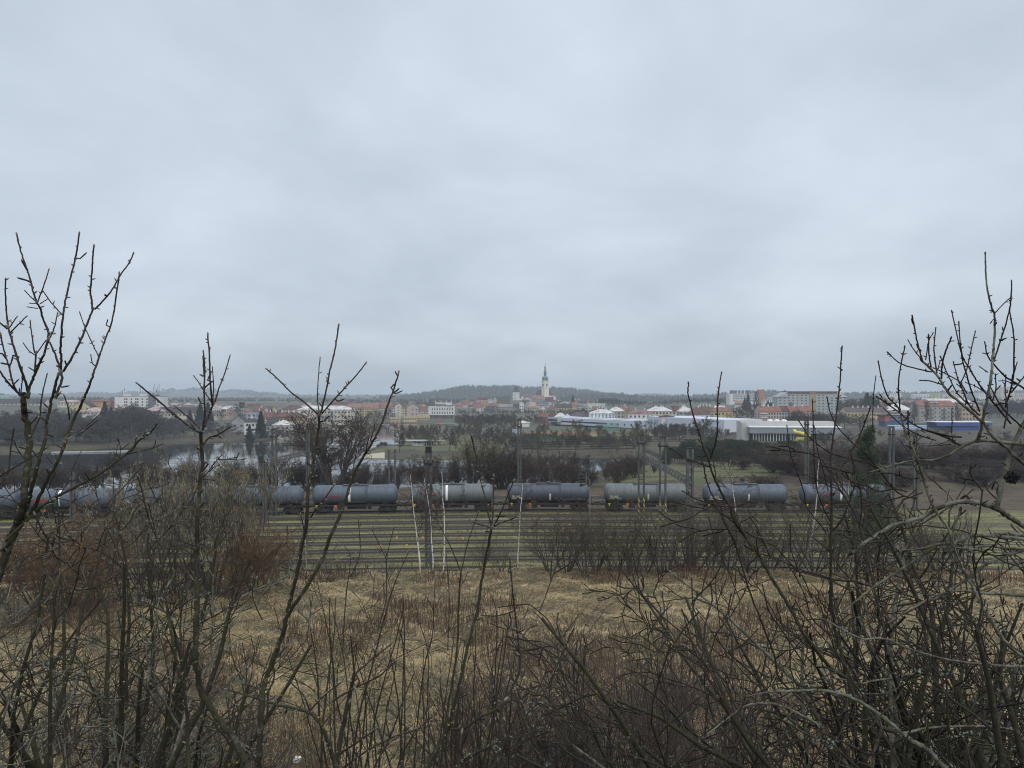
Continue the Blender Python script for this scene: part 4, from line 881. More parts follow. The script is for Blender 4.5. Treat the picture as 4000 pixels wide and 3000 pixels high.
# hospital
Yh = 1000; t = thing('hospital', 'white hospital slab with dark roof plant, orange base and brick tower', 'hospital', (px(2918, Yh), Yh, pz(1572, Yh)))
kk = Yh/F; h = (1572-1538)*kk; m = MB(); m.box(-68*kk, 66*kk, 0, 16, -8, h); m.build('wall', wallm('white'), t)
m = MB(); m.box(-57*kk, 16*kk, 2, 12, h+0.01, h+5); m.build('roof_plant', wallm('dkgrey'), t)
for k in range(3): m = MB(); m.box(-0.6, 0.6, 1.5, 3, 0.02, 5.2); m.build('roof_duct', wallm('white'), t, loc=((-36+14*k)*kk, 0, h))
m = MB(); m.box(-47*kk, -12*kk, -0.6, 0, 0.3, 3.2); m.build('orange_plinth', wallm('peach'), t)
m = MB(); m.box(45*kk, 65*kk, -2, 8, -12, h+6.0); m.build('brick_tower', mat('brick_tower', (0.36, 0.17, 0.10), 0.9, 0.1, 0.5), t)
for i in range(4):
    for j in range(18): link('window', window_mesh(1.6, 1.5), t, (-52*kk+j*5.1*kk, -0.0, h-2.6-2.8*i))
# grey hostel
Yd = 700; kk = Yd/F; t = thing('hostel', 'huge grey prefab hostel with an ochre stair strip and mansard ends', 'hostel', (px(3174, Yd), Yd, pz(1624, Yd)))
w = 274*kk; h = (1624-1551)*kk; hu = (1624-1536)*kk; m = MB(); m.box(-w/2, w/2, 0, 14, -8, h); m.box(-w/2+40*kk, w/2-40*kk, 0.003, 13.99, h+0.002, hu); m.build('wall', wallm('dormgrey'), t)
m = MB()
m.add([(-w/2-0.5, -0.6, h), (-w/2+40*kk, -0.6, h), (-w/2+40*kk, 0.5, hu+1.2), (-w/2+26*kk, 5, hu+1.2), (-w/2-0.5, 14.6, h), (-w/2+40*kk, 14.6, h), (-w/2+40*kk, 10, hu+1.2), (-w/2+26*kk, 10, hu+1.2)], [(0,1,2,3), (0,3,7,4), (4,7,6,5), (2,6,7,3)])
m.add([(w/2+0.5, -0.6, h), (w/2-40*kk, -0.6, h), (w/2-40*kk, 0.5, hu+1.2), (w/2-26*kk, 5, hu+1.2), (w/2+0.5, 14.6, h), (w/2-40*kk, 14.6, h), (w/2-40*kk, 10, hu+1.2), (w/2-26*kk, 10, hu+1.2)], [(3,2,1,0), (4,7,3,0), (5,6,7,4), (3,7,6,2)])
m.build('mansard', mat('hostel_slate', (0.30, 0.32, 0.34), 0.8, 0.12, 0.5), t)
m = MB(); m.box(-w/2+39*kk, w/2-39*kk, -0.8, 14.5, hu+0.02, hu+0.5); m.box(-w/2+30*kk, w/2-30*kk, 3, 12, hu+0.52, hu+2.0); m.build('roof', roofm('brown'), t)
m = MB(); m.box(-1, 21*kk, -0.5, 0, -8, hu+1.0); m.build('stair_strip', mat('ochre_panel', (0.32, 0.26, 0.14), 0.9, 0.1, 0.4), t, loc=(-8*kk, 0, 0))
for i in range(7):
    for j in range(16):
        xx = -w/2+(11+16.8*j)*kk
        if -12*kk < xx < 16*kk or i*16+j > 106: continue
        if i == 6 and (j < 2 or j > 13): continue
        link('window', window_mesh(2.1, 1.5, True), t, (xx, 0, hu-2.8-2.85*(6-i)))
# apartment row at right centre
t = block('grey-pink apartment row with orange tile roof and white chimneys', 2968, 3053, 1587, 1607, 1652, 540, 'g', 'pink', 'orange', (3, 8), chim=3, d=12)
for k in range(2): m = MB(); m.box(-2.6, 2.6, -0.9, -0.02, 0, 0.7); m.build('balcony', wallm('white'), t, loc=(-5.6, 0, 4.1+2.9*k))
block('pale blue stairwell section with dark red roof, in the orange-roofed row', 3053.3, 3086, 1587, 1607, 1652, 541, 'g', 'blue', 'dkred', (3, 3), d=12)
block('orange-roofed end of the apartment row, behind bare trees', 3086.3, 3174, 1587, 1607, 1652, 540, 'g', 'beige', 'orange', (3, 7), chim=2, d=12)
# -- right
def zr(label, ox, x0, x1, yr, ye, yb, Y, typ, wall, roof, win, **k): return vz(label, x0, x1, yr, ye, yb, Y, typ, wall, roof, win, ox=ox, **k)
t = block('long yellow house with purple-brown roof and white dormer boxes', 3308, 3480, 1592, 1608, 1648, 560, 'g', 'yellow', 'purple', (2, 12), d=12, chim=6, chc='white')
zr('long orange roof right of the grey hostel', 3100, 935, 1215, 325, 400, 450, 700, 'h', 'peach', 'orange', (1, 6))
zr('orange-brown roof right of the dark conifers', 3100, 1510, 1700, 330, 410, 450, 690, 'h', 'beige', 'rust', (1, 4))
zr('orange-brown roof left of the big orange-roofed block', 3100, 1915, 2100, 325, 395, 450, 720, 'h', 'beige', 'rust', (1, 4))
zr('pale hall with a frosted tent roof behind the curved pavilion', 3100, 1640, 2080, 365, 500, 590, 560, 'p', 'pale', 'frost', (1, 5))
t = block('grey apartment block with orange roof and two balcony columns', 3592, 3732, 1566, 1585, 1652, 520, 'g', 'apt', 'orange', (4, 8), pale=True, d=13)
for cxx in (-5.0, 4.8):
    for k in range(4): m = MB(); m.box(-1.6, 1.6, -1.0, -0.08, 0, 0.9); m.build('balcony', wallm('dkgrey'), t, loc=(cxx, 0, 0.6+2.95*k))
for k in (-2.6, 0.9): m = MB(); m.box(-1.3, 1.3, 1.2, 4.5, 0.2, 1.9); m.add([(-1.5, 0.9, 1.9), (1.5, 0.9, 1.9), (1.5, 4.6, 3.0), (-1.5, 4.6, 3.0)], [(0,1,2,3)]); m.build('dormer', roofm('grey'), t, loc=(k, 0, pz(1585, 520)-pz(1652, 520)))
zr('peach building with sloping metal roof, right of the orange-roofed block', 3500, 1150, 1490, 395, 440, 690, 530, 'g', 'peach', 'grey', (3, 6))
zr('wide frosted industrial roof behind the orange-roofed block', 3500, 620, 1330, 300, 365, 420, 720, 'g', 'pale', 'frost', (1, 10), d=24)
for k, (u0, u1, v0, v1, wl_, rw, lb) in enumerate(((3572, 3632, 1540, 1556, 'white', (3, 10), 'white far panel block, leftmost of the far estate'), (3632, 3676, 1538, 1556, 'lemon', (4, 8), 'bright yellow far panel block in the estate'), (3680, 3722, 1538, 1558, 'cream', (3, 6), 'pale cream far panel block next to the yellow one'), (3722, 3768, 1535, 1556, 'cream', (4, 6), 'cream far panel block right of centre in the estate'), (3820, 3866, 1535, 1550, 'white', (3, 7), 'white far block left of the tower block'), (3868, 3908, 1537, 1552, 'dkgrey', (2, 5), 'dark grey far block beside the tower block'), (3969, 4040, 1536, 1552, 'pink', (3, 8), 'pinkish far panel block right of the tower block'), (3462, 3525, 1538, 1550, 'white', (2, 8), 'low white far block left of the estate'))):
    block(lb, u0, u1, v0-1, v0, v1, 1500, 'x', wl_, 'grey', rw, side=False, d=14)
block('cream tower block standing tallest in the far estate', 3911, 3966, 1510, 1512, 1556, 1480, 'x', 'cream', 'grey', (9, 8), side=False, d=18)
# curved pavilion, stands of the stadium
Yg = 470; kk = Yg/F; t = thing('clubhouse', 'stadium clubhouse with a curved dark roof and red-blue front', 'clubhouse', (px(3510, Yg), Yg, pz(1648, Yg)))
m = MB(); m.box(-9, 9, 0, 9, -3, 4.6); m.build('wall', mat('clubhouse_blue', (0.055, 0.09, 0.20), 0.6, 0.1), t)
m = MB(); m.box(-9.4, -6.4, -0.3, 9, 0.3, 4.2); m.build('red_end', mat('clubhouse_red', (0.38, 0.11, 0.11), 0.7, 0.1), t)
for k in range(6): link('window', window_mesh(2.1, 2.0, True), t, (-4.8+2.5*k, 0, 1.7))
m = MB(); n = 12; vs = []
for k in range(n+1):
    xx = -12.2+24.8*k/n; zz_ = 4.0+1.9*math.sin(min(1, (k+0.4)/n*1.7)*math.pi/2)
    vs += [(xx, -1.8, zz_), (xx, 10, zz_), (xx, -1.8, zz_+0.45), (xx, 10, zz_+0.45)]
fs = []
for k in range(n):
    b = 4*k; fs += [(b, b+4, b+5, b+1), (b+2, b+3, b+7, b+6), (b, b+2, b+6, b+4), (b+1, b+5, b+7, b+3)]
m.add(vs, fs); m.build('roof', roofm('purple'), t)
t = thing('grandstand', 'blue roofed grandstand with white roof edge', 'grandstand', (px(3752, 420), 420, pz(1687, 420)))
a = 108*420/F; m = MB(); m.box(-a, a, -4, 8, 6.0, 6.35); m.build('roof', mat('white_sheet', (0.7, 0.72, 0.75), 0.5, 0.05), t)
bl = mat('stand_blue', (0.045, 0.085, 0.27), 0.5, 0.12, 0.6); m = MB(); m.box(-a, a, -3.8, -3.6, 3.9, 5.98); m.build('fascia', bl, t)
m = MB(); m.box(-a*0.35, a*0.6, -2, -1.8, -2, 3.0); m.box(-a*0.96, a*0.96, 7, 7.3, -2, 5.99); m.build('blue_wall', mat('stand_wall', (0.09, 0.12, 0.42), 0.6, 0.12, 0.6), t)
m = MB()
for k in range(9): xx = -a*0.95+1.9*a*k/8; m.bar((xx, -3.4, -2), (xx, -3.4, 6), 0.13)
m.build('post', M_steel, t); m = MB()
for k in range(5): m.box(-a*0.94, a*0.94, 0.4+1.2*k, 1.55+1.2*k, -2, 0.4+0.5*k)
m.build('terrace', wallm('stone'), t)
t = thing('open_stand', 'low open seating stand with blue-white benches, left of the grandstand', 'stand', (px(3590, 435), 435, pz(1672, 435)))
for k in range(5):
    m = MB(); m.box(-18, 9, 0.9*k, 0.9*k+0.6, -1+0.55*k, -0.45+0.55*k); m.build('bench_row', mat('bench_blue', (0.2, 0.3, 0.5), 0.6) if k % 2 else mat('bench_white', (0.55, 0.58, 0.6), 0.6), t)
m = MB(); m.box(-20, 10, -8.1, -8, -3.6, -2.4); m.build('advert_board', mat('advert_white', (0.6, 0.65, 0.7), 0.6, 0.3, 0.8), t)
m = MB(); m.box(-14, 14, 6, 6.2, 1.0, 2.6); m.build('rear_wall', mat('green_rail', (0.06, 0.12, 0.10), 0.7), t)
# long sports hall (two sections, running towards the camera to the right)
def PP(u, Y): return Vector((px(u, Y), Y, 0))
t = thing('sports_hall', 'long white and grey sports hall with black strip window and blue-grey panels', 'sports hall', (0, 0, 0))
A_, B_, C_ = PP(2146, 585), PP(2527, 490), PP(2829, 415)
zt0, zt1 = pz(1633, 585), pz(1630, 415)
def wallseg(mb, a, b, z0a, z0b, z1a, z1b, dep=22, m=0):
    n_ = Vector((-(b-a).y, (b-a).x, 0)).normalized()*dep
    vs = [(a.x, a.y, z0a), (b.x, b.y, z0b), (b.x+n_.x, b.y+n_.y, z0b), (a.x+n_.x, a.y+n_.y, z0a), (a.x, a.y, z1a), (b.x, b.y, z1b), (b.x+n_.x, b.y+n_.y, z1b), (a.x+n_.x, a.y+n_.y, z1a)]
    mb.add(vs, [(0,3,2,1), (4,5,6,7), (0,1,5,4), (1,2,6,5), (2,3,7,6), (3,0,4,7)], m)
ZT = -18.6
sw = mat('hall_white', (0.56, 0.585, 0.65), 0.6, 0.05, 0.3)
m = MB(); wallseg(m, A_, B_, -24.2, -24.2, ZT, ZT); wallseg(m, A_+Vector((8, 8, 0)), B_+Vector((0, 8, 0)), ZT+0.01, ZT+0.01, ZT+0.6, ZT+0.6, 8); m.build('long_wing', sw, t)
m = MB(); wallseg(m, B_+Vector((0.3, 0, 0)), C_, -27, -25, pz(1631, 490)+1.0, pz(1631, 490)+1.0, 30); m.build('tall_wing', sw, t)
dirn = (B_-A_).normalized(); nrm = Vector((dirn.y, -dirn.x, 0))
m = MB(); s0 = (B_-A_).length
def strip_on(mb, a, dr, n_, s0_, s1_, z0, z1, off=0.06):
    p, q = a+dr*s0_+n_*off, a+dr*s1_+n_*off; mb.add([(p.x, p.y, z0), (q.x, q.y, z0), (q.x, q.y, z1), (p.x, p.y, z1)], [(0,1,2,3)])
strip_on(m, A_, dirn, nrm, s0*0.14, s0*0.63, ZT-3.6, ZT-2.4); m.build('strip_window', M_glass, t)
for k in range(6):
    m = MB(); f = 0.67+0.062*k; strip_on(m, A_, dirn, nrm, s0*f, s0*f+1.4, ZT-4.0, ZT-2.4); m.build('window', M_glass, t)
for f in (0.155, 0.215): m = MB(); strip_on(m, A_, dirn, nrm, s0*f*0.7, s0*f*0.7+1.6, ZT-7.2, ZT-5.8); m.build('window', M_glass, t)
m = MB(); strip_on(m, A_, dirn, nrm, s0*0.3, s0*0.99, ZT-8.0, ZT-5.6, 0.1); m.build('painted_arcade_shade', M_dark, t)  # shade under the canopy, painted as a flat dark strip on the wall
m = MB(); wallseg(m, A_+nrm*3.5+dirn*2, A_+nrm*3.5+dirn*16, ZT-3.6, ZT-3.6, ZT+0.3, ZT+0.3, 6); m.build('entrance_box', mat('hall_grey', (0.36, 0.39, 0.41), 0.6, 0.05), t)
m = MB(); strip_on(m, A_+nrm*3.5+dirn*2, dirn, nrm, 0.4, 13.6, ZT-2.9, ZT-1.3); m.build('window', M_glass, t)
m = MB(); wallseg(m, A_+nrm*0.4+dirn*2, A_+nrm*0.4+dirn*10, -25, -25, ZT-3.7, ZT-3.7, 4); m.build('entrance', wallm('dkgrey'), t)
m = MB()
for k in range(14): p = A_+dirn*(s0*(0.32+0.052*k))+nrm*3.0; m.bar((p.x, p.y, -26), (p.x, p.y, ZT-5.4), 0.12)
p, q = A_+dirn*s0*0.3+nrm*3.0, A_+dirn*s0*0.99+nrm*3.0; m.bar((p.x, p.y, ZT-5.5), (q.x, q.y, ZT-5.5), 0.3); p2, q2 = p-nrm*3, q-nrm*3
m.add([(p.x, p.y, ZT-5.4), (q.x, q.y, ZT-5.4), (q2.x, q2.y, ZT-5.3), (p2.x, p2.y, ZT-5.3)], [(0,1,2,3)]); m.build('canopy', M_dark, t)
d2 = (C_-B_).normalized(); n2_ = Vector((d2.y, -d2.x, 0)); L2 = (C_-B_).length; pm = mat('hall_panel', (0.34, 0.40, 0.43), 0.6, 0.06, 0.5)
for k in range(12):
    m = MB(); s_ = 1.5+k*(L2-2)/12; strip_on(m, B_+Vector((0.3, 0, 0)), d2, n2_, s_, s_+(L2-2)/12*0.78, -24.8, pz(1631, 490)-1.3, 0.08); m.build('panel', pm, t)
m = MB(); m.box(0, 5, 1, 9, -6, 3.5); tag(m.build('brick_shed', wallm('brick'), loc=(C_.x+0.5, C_.y+3, -22)), 'small brick-red lean-to at the right end of the sports hall', 'shed')
# white hall with grey glazed pavilion
Yw = 350; kk = Yw/F; t = thing('indoor_pool', 'flat white hall above a grey roof band and glazed columned front', 'hall', (px(3085, Yw), Yw, pz(1720, Yw)), -0.1)
m = MB(); m.box(-177*kk, 182*kk, 6, 15, -3, (1720-1648)*kk); m.box(-177*kk, -150*kk, 3, 6, -3, (1720-1652)*kk); m.build('wall', mat('pool_wall', (0.46, 0.455, 0.44), .9, .1, .3), t)
m = MB(); m.box(-154*kk, 190*kk, -1.5, 5.9, (1720-1693)*kk, (1720-1670)*kk); m.build('grey_band', mat('pool_grey', (0.23, 0.26, 0.28), 0.7, 0.08, 0.5), t)
m = MB(); m.box(-156*kk, 192*kk, -1.8, 5.98, (1720-1670)*kk+0.01, (1720-1666)*kk); m.build('roof_edge', M_white, t)
m = MB(); m.box(-140*kk, 20*kk, 0.5, 5.8, -2, (1720-1693)*kk-0.01); m.build('glass_front', M_glass, t)
for k in range(15): m = MB(); m.box(-0.13, 0.13, 0.1, 0.4, -2, (1720-1693)*kk); m.build('column', M_white, t, loc=(-138*kk+k*11*kk, 0, 0))
for k in range(3): m = MB(); m.lathe([(1.6, 0), (1.4, 0.5), (0.6, 0.9)], 10, 'z', (0, 11, 0)); m.build('skylight', M_white, t, loc=((-52+27*k)*kk, 0, (1720-1648)*kk))
ym = mat('yellow_slide', (0.62, 0.55, 0.10), 0.4, 0.1)
V, q, mm = tubes(np.array([P(3102, 1682, 344), P(3110, 1690, 342), P(3122, 1691, 340), P(3140, 1696, 339), P(3160, 1702, 340), P(3150, 1716, 341), P(3112, 1712, 342), P(3108, 1720, 342), P(3114, 1728, 342)])[None], np.full((1, 9), 0.9), 10)
tag(link('water_slide', np_mesh('water_slide', V, q, ym, smooth=True)), 'yellow tube slide winding out of the white hall', 'slide')
# lakeside bathing pavilion and peninsula things
Yb = 366; kk = Yb/F; t = thing('bathing_pavilion', 'low white lakeside pavilion under a long flat white roof', 'pavilion', (px(1650, Yb), Yb, pz(1741, Yb)))
m = MB(); m.box(-86*kk, 86*kk, -2, 5, 2.6, 2.9); m.build('roof', mat('pavilion_roof', (0.42, 0.43, 0.43), .8, .15, .5), t); m = MB(); m.box(-38*kk, 8*kk, 0, 4, -1.5, 2.59); m.build('wall', wallm('white'), t)
m = MB(); m.box(8.3*kk, 40*kk, 0.5, 4, -1.5, 2.59); m.build('dark_wall', wallm('brown'), t)
for k in range(5): link('window', window_mesh(0.9, 0.8), t, (-28*kk+7*kk*k, 0, 1.2))
for k in range(9): m = MB(); m.bar((0, -1.7, -1.5), (0, -1.7, 2.6), 0.09); m.build('post', M_white, t, loc=(-82*kk+20*kk*k, 0, 0))
hs('low white kiosk on the meadow right of the pavilion', 1935, 1990, 1712, 1717, 1728, 400, 'x', 'white', 'grey', (1, 3))
hs('blue-grey kiosk behind the tall insulator mast', 2000, 2032, 1678, 1684, 1704, 430, 'x', 'blue', 'grey', (1, 2))
hs('round white party tent beside the sports hall', 2016, 2068, 1643, 1653, 1670, 560, 'p', 'white', 'frost', (0, 0), d=11)
m = MB(); m.box(-1.6, 1.6, -0.7, 0.7, -0.6, 0.35); m.box(-1.7, 1.7, -0.8, 0.8, 0.36, 0.7); tag(m.build('blue_trailer', mat('trailer_blue', (0.12, 0.2, 0.45), 0.5), loc=P(1520, 1740, 372)), 'small blue and red pedal boat pulled up beside the low pines', 'boat')
# running track, pitch, throwing cage, goal
m = MB(); z_ = -24.5
for (u0, u1, Ya, Yb_, dz, mt_) in ((2030, 2520, 440, 452, 0.3, 1),):
    m.poly([(px(u0, Ya), Ya, -24.6), (px(u1, Ya), Ya, -24.4), (px(u1, Yb_), Yb_, -24.1), (px(u0, Yb_), Yb_, -24.3)])
tag(m.build('running_track', mat('cinder_track', (0.21, 0.075, 0.05), 0.95, 0.2, 0.4)), kind='structure')
m = MB(); m.poly([(px(2180, 412), 412, -24.9), (px(2560, 412), 412, -24.6), (px(2560, 439), 439, -24.3), (px(2140, 439), 439, -24.5)]); tag(m.build('playing_field', mat('pitch_grass', (0.17, 0.19, 0.07), 0.95, 0.2, 0.15)), kind='structure')
t = thing('throwing_cage', 'green netted throwing cage on the sports field', 'cage', (px(2375, 425), 425, -25))
m = MB(); cage = [(-6, -4), (-5.5, 3), (0, 5), (5.5, 3), (6, -4)]
for (a, b) in cage: m.bar((a, b, 0), (a, b, 7.5), 0.09)
for (p, q) in zip(cage[:-1], cage[1:]): m.bar((p[0], p[1], 7.5), (q[0], q[1], 7.5), 0.05)
m.build('post', M_steel, t)
nm_ = bpy.data.materials.new('green_net'); nm_.use_nodes = True; b_ = nm_.node_tree.nodes['Principled BSDF']; b_.inputs['Base Color'].default_value = (0.05, 0.25, 0.16, 1); b_.inputs['Alpha'].default_value = 0.4; b_.inputs['Roughness'].default_value = 0.9
m = MB()
for (p, q) in zip(cage[:-1], cage[1:]): m.add([(p[0], p[1], 0.1), (q[0], q[1], 0.1), (q[0], q[1], 7.4), (p[0], p[1], 7.4)], [(0,1,2,3)])
m.build('net', nm_, t)
m = MB(); m.bar((-3.6, 0, 0), (-3.6, 0, 2.5), 0.07); m.bar((3.6, 0, 0), (3.6, 0, 2.5), 0.07); m.bar((-3.6, 0, 2.5), (3.6, 0, 2.5), 0.07); m.bar((-3.6, 0, 2.4), (-3.6, 1.6, 0), 0.04); m.bar((3.6, 0, 2.4), (3.6, 1.6, 0), 0.04); m.bar((-3.6, 1.6, 0.05), (3.6, 1.6, 0.05), 0.04)
tag(m.build('football_goal', M_white, loc=(px(2418, 426), 426, -24.75), rot=(0, 0, R(25))), 'white football goal beside the green cage', 'goal')
# terraces of the meadow: low dark retaining steps
for k, (Y, u0, u1, lb) in enumerate(((335, 2010, 2480, 'lowest grass terrace step of the bathing meadow'), (350, 2000, 2500, 'second grass terrace step of the bathing meadow'), (366, 2000, 2510, 'third grass terrace step of the bathing meadow'), (384, 2010, 2520, 'highest grass terrace step of the bathing meadow'))):
    m = MB(); n = 14
    for i in range(n):
        xa, xb = px(u0+(u1-u0)*i/n, Y), px(u0+(u1-u0)*(i+1)/n, Y); za = gz1((xa+xb)/2, Y); m.box(xa, xb, Y, Y+0.5, za-1, za+0.55)
    tag(m.build('terrace_wall', mat('dark_stone', (0.06, 0.055, 0.045), 0.95, 0.3, 0.8)), lb, 'wall', 'terrace steps of the meadow')
# shore promenade at left: wall, path and fence
def shore_strip(name, mt, pts, w, dz, h, kind=None, label=None, cat=None):
    m = MB()
    for (a, b) in zip(pts[:-1], pts[1:]):
        d_ = Vector((b[0]-a[0], b[1]-a[1], 0)).normalized(); n_ = Vector((-d_.y, d_.x, 0))*w
        m.add([(a[0], a[1], a[2]+dz-h), (b[0], b[1], b[2]+dz-h), (b[0]+n_.x, b[1]+n_.y, b[2]+dz-h), (a[0]+n_.x, a[1]+n_.y, a[2]+dz-h), (a[0], a[1], a[2]+dz), (b[0], b[1], b[2]+dz), (b[0]+n_.x, b[1]+n_.y, b[2]+dz), (a[0]+n_.x, a[1]+n_.y, a[2]+dz)], [(0,3,2,1), (4,5,6,7), (0,1,5,4), (1,2,6,5), (2,3,7,6), (3,0,4,7)])
    o = m.build(name, mt); tag(o, label, cat, None, kind); return o
prom = [P(-400, 1763, 336), P(100, 1757, 350), P(500, 1741, 388), P(800, 1724, 424), P(1000, 1715, 442), P(1200, 1706, 462), P(1330, 1690, 520)]
shore_strip('promenade_path', mat('pale_gravel', (0.26, 0.25, 0.23), 0.95, 0.12, 0.5), prom, 3.0, 0.1, 2.6, 'structure')
t = thing('promenade_fence', 'low railing with pale posts along the far lakeside path', 'fence')
for (a, b) in zip(prom[:4], prom[1:5]):
    for k in range(12):
        q = [a[i]+(b[i]-a[i])*k/12 for i in range(3)]; m = MB(); m.bar((0, 0, 0), (0, 0, 1.3), 0.12); m.build('post', M_white, t, loc=(q[0], q[1]+3, q[2]+0.1))
m = MB()
for (a, b) in zip(prom[:4], prom[1:5]): m.bar((a[0], a[1]+3, a[2]+1.2), (b[0], b[1]+3, b[2]+1.2), 0.06)
m.build('handrail', M_dark, t)
t = thing('jetty', 'pale floating jetty at the left of the lake', 'jetty', (px(355, 338), 338, -27.8))
m = MB(); m.box(-17, 17, -1, 1, -0.3, 0.25); m.build('deck', mat('jetty_grey', (0.4, 0.41, 0.4), 0.8), t, rot=(0, 0, 0.25))
# parked cars: body, windows, wheels
def car(label, loc, rz, col, kids={}):
    if 'c' not in kids:
        t = thing('parked_car', label, 'car', loc, rz, 'cars parked between the halls')
        m = MB(); pr = [(-2.1, 0.35), (-2.15, 0.8), (-1.9, 1.0), (-1.1, 1.05), (-0.6, 1.45), (0.9, 1.5), (1.8, 1.05), (2.1, 0.95), (2.15, 0.4)]; n = len(pr)
        vs = [(a, -0.85, b) for a, b in pr]+[(a, 0.85, b) for a, b in pr]; m.add(vs, [tuple(range(n-1, -1, -1)), tuple(range(n, 2*n))]+[(k, (k+1) % n, n+(k+1) % n, n+k) for k in range(n)]); body = m.build('body', mat('car_white', (0.7, 0.7, 0.7), 0.3), t)
        m = MB()
        for s in (-0.86, 0.86): m.poly([(-0.95, s, 1.05), (1.55, s, 1.05), (0.85, s, 1.42), (-0.5, s, 1.38)])
        m.add([(-1.02, -0.75, 1.09), (-1.02, 0.75, 1.09), (-0.63, 0.7, 1.44), (-0.63, -0.7, 1.44)], [(0,3,2,1)]); m.add([(1.78, -0.75, 1.1), (1.78, 0.75, 1.1), (0.98, 0.7, 1.49), (0.98, -0.7, 1.49)], [(0,1,2,3)]); m.build('window', M_glass, t)
        for a in (-1.3, 1.3):
            for s in (-0.8, 0.8): m = MB(); m.lathe([(0.32, -0.1), (0.32, 0.1)], 12, 'y', (0, 0, 0)); m.build('wheel', M_dark, t, loc=(a, s, 0.32))
        kids['c'] = t; return t
    r = dup(kids['c'], tree_of(kids['c']), loc, rz, label)
    for c in r.children:
        if c.name.startswith('body'):
            c.data = c.data.copy(); c.data.materials[0] = mat('car_'+col, dict(white=(0.7, 0.7, 0.7), black=(0.03, 0.03, 0.035), grey=(0.25, 0.26, 0.27), silver=(0.45, 0.46, 0.47), blue=(0.05, 0.08, 0.16))[col], 0.3)
    return r
cars = [(2891, 430, 'white', 'white car nearest the hall corner, front of its row'), (2891, 440, 'silver', 'silver car second from the front of its row'), (2888, 449, 'black', 'black car third from the front of its row'), (2886, 458, 'grey', 'dark grey car fourth from the front of its row'), (2883, 467, 'blue', 'dark blue car at the back of its row'), (2899, 446, 'white', 'white car front of the right-hand car row'), (2898, 455, 'silver', 'silver car middle of the right-hand car row'), (2897, 464, 'grey', 'grey car back of the right-hand car row'), (2903, 478, 'white', 'white van-like car beside the white hall wall'), (2904, 488, 'white', 'white car farthest up the lane beside the hall wall')]
m = MB(); xs_ = [(2855, 412), (2905, 412), (2920, 500), (2850, 500)]
PK = []
for (u, Y) in xs_: PK.append((px(u, Y), Y, pz(1690 if Y < 450 else 1652, Y)))
m.poly(PK); m.add([(p[0], p[1], p[2]-6) for p in PK]+PK, [(0,1,5,4), (1,2,6,5), (2,3,7,6), (3,0,4,7)]); tag(m.build('car_park', mat('asphalt', (0.10, 0.10, 0.10), 0.9, 0.15, 0.4)), kind='structure')
for (u, Y, c, lb) in cars:
    f = (Y-412)/88; z = PK[0][2]*(1-f)+PK[2][2]*f; car(lb, (px(u, Y), Y, z+0.02), R(8), c)
# ================================================================== hills
def prof(pts, u): return np.interp(u, [p[0] for p in pts], [p[1] for p in pts])
def hill(name, pts, Y, dep, mt, u0, u1, rough=3.0, seed=1.0, n=120, rows=15):
    us = np.linspace(u0, u1, n); t = np.linspace(-1, 1, rows); zr_ = (HV-prof(pts, us))/F*Y
    zr_ = zr_ + rough*0.4*nz2(us, us*0+seed, 28.0, seed)
    shp = np.cos(t*math.pi/2)**1.2
    X = (us[None]-2000)/F*(Y+t[:, None]*dep); YY = np.repeat((Y+t*dep)[:, None], n, 1)
    Z = -22+(zr_[None]+22)*shp[:, None]+rough*0.5*shp[:, None]*nz2(X, YY, 70.0, seed)
    i = np.arange(n*rows).reshape(rows, n); q = np.stack([i[:-1, :-1], i[:-1, 1:], i[1:, 1:], i[1:, :-1]], -1).reshape(-1, 4)
    tag(link(name, np_mesh(name, np.stack([X, YY, Z], -1).reshape(-1, 3), q, mt, smooth=True)), kind='structure')
    return X, YY, Z
def forest(name, X, YY, Z, n, mts, h=(10, 18), wide=0.32, conif=0.6, seed=3, tmin=0.35, mask=None):
    g = np.random.default_rng(seed); r_, c_ = X.shape; a = g.random(n)*(r_-1.001); b = g.random(n)*(c_-1.001)
    a = tmin*(r_-1)*0.5+a*(1-tmin*0.8); a = np.clip(a, 0, r_-1.002)
    i, j = a.astype(int), b.astype(int); fa, fb = a-i, b-j
    bl = lambda M: (M[i, j]*(1-fb)+M[i, j+1]*fb)*(1-fa)+(M[i+1, j]*(1-fb)+M[i+1, j+1]*fb)*fa
    x, y_, z = bl(X), bl(YY), bl(Z)
    if mask is not None:
        k = mask(x, y_, z); x, y_, z = x[k], y_[k], z[k]; n = len(x)
    hh = h[0]+(h[1]-h[0])*g.random(n)**1.5; rad = hh*wide*(0.7+0.6*g.random(n)); con = g.random(n) < conif
    S = 6; lev = np.array([0.0, 0.35, 0.7, 1.0]); rc = np.array([0.9, 0.75, 0.38, 0.03]); rr = np.array([0.55, 1.0, 0.8, 0.12])
    R_ = np.where(con[:, None], rc[None], rr[None])*rad[:, None]; R_ = R_[:, :, None]*(0.7+0.6*g.random((n, 4, S))); ang = np.arange(S)*2*np.pi/S+g.random((n, 1, 1))*6
    V = np.stack([x[:, None, None]+R_*np.cos(ang), y_[:, None, None]+R_*np.sin(ang), (z[:, None]-1.5+lev[None]*hh[:, None])[:, :, None]+0*R_+g.normal(0, 0.04, R_.shape)*hh[:, None, None]], -1)
    idx = np.arange(n*4*S).reshape(n, 4, S); q = np.stack([idx[:, :-1], np.roll(idx, -1, 2)[:, :-1], np.roll(idx, -1, 2)[:, 1:], idx[:, 1:]], -1).reshape(-1, 4)
    mi_ = np.repeat(np.where(con, 0, 1), 3*S)
    return tag(link(name, np_mesh(name, V.reshape(-1, 3), q, mts, mi_)), kind='stuff')
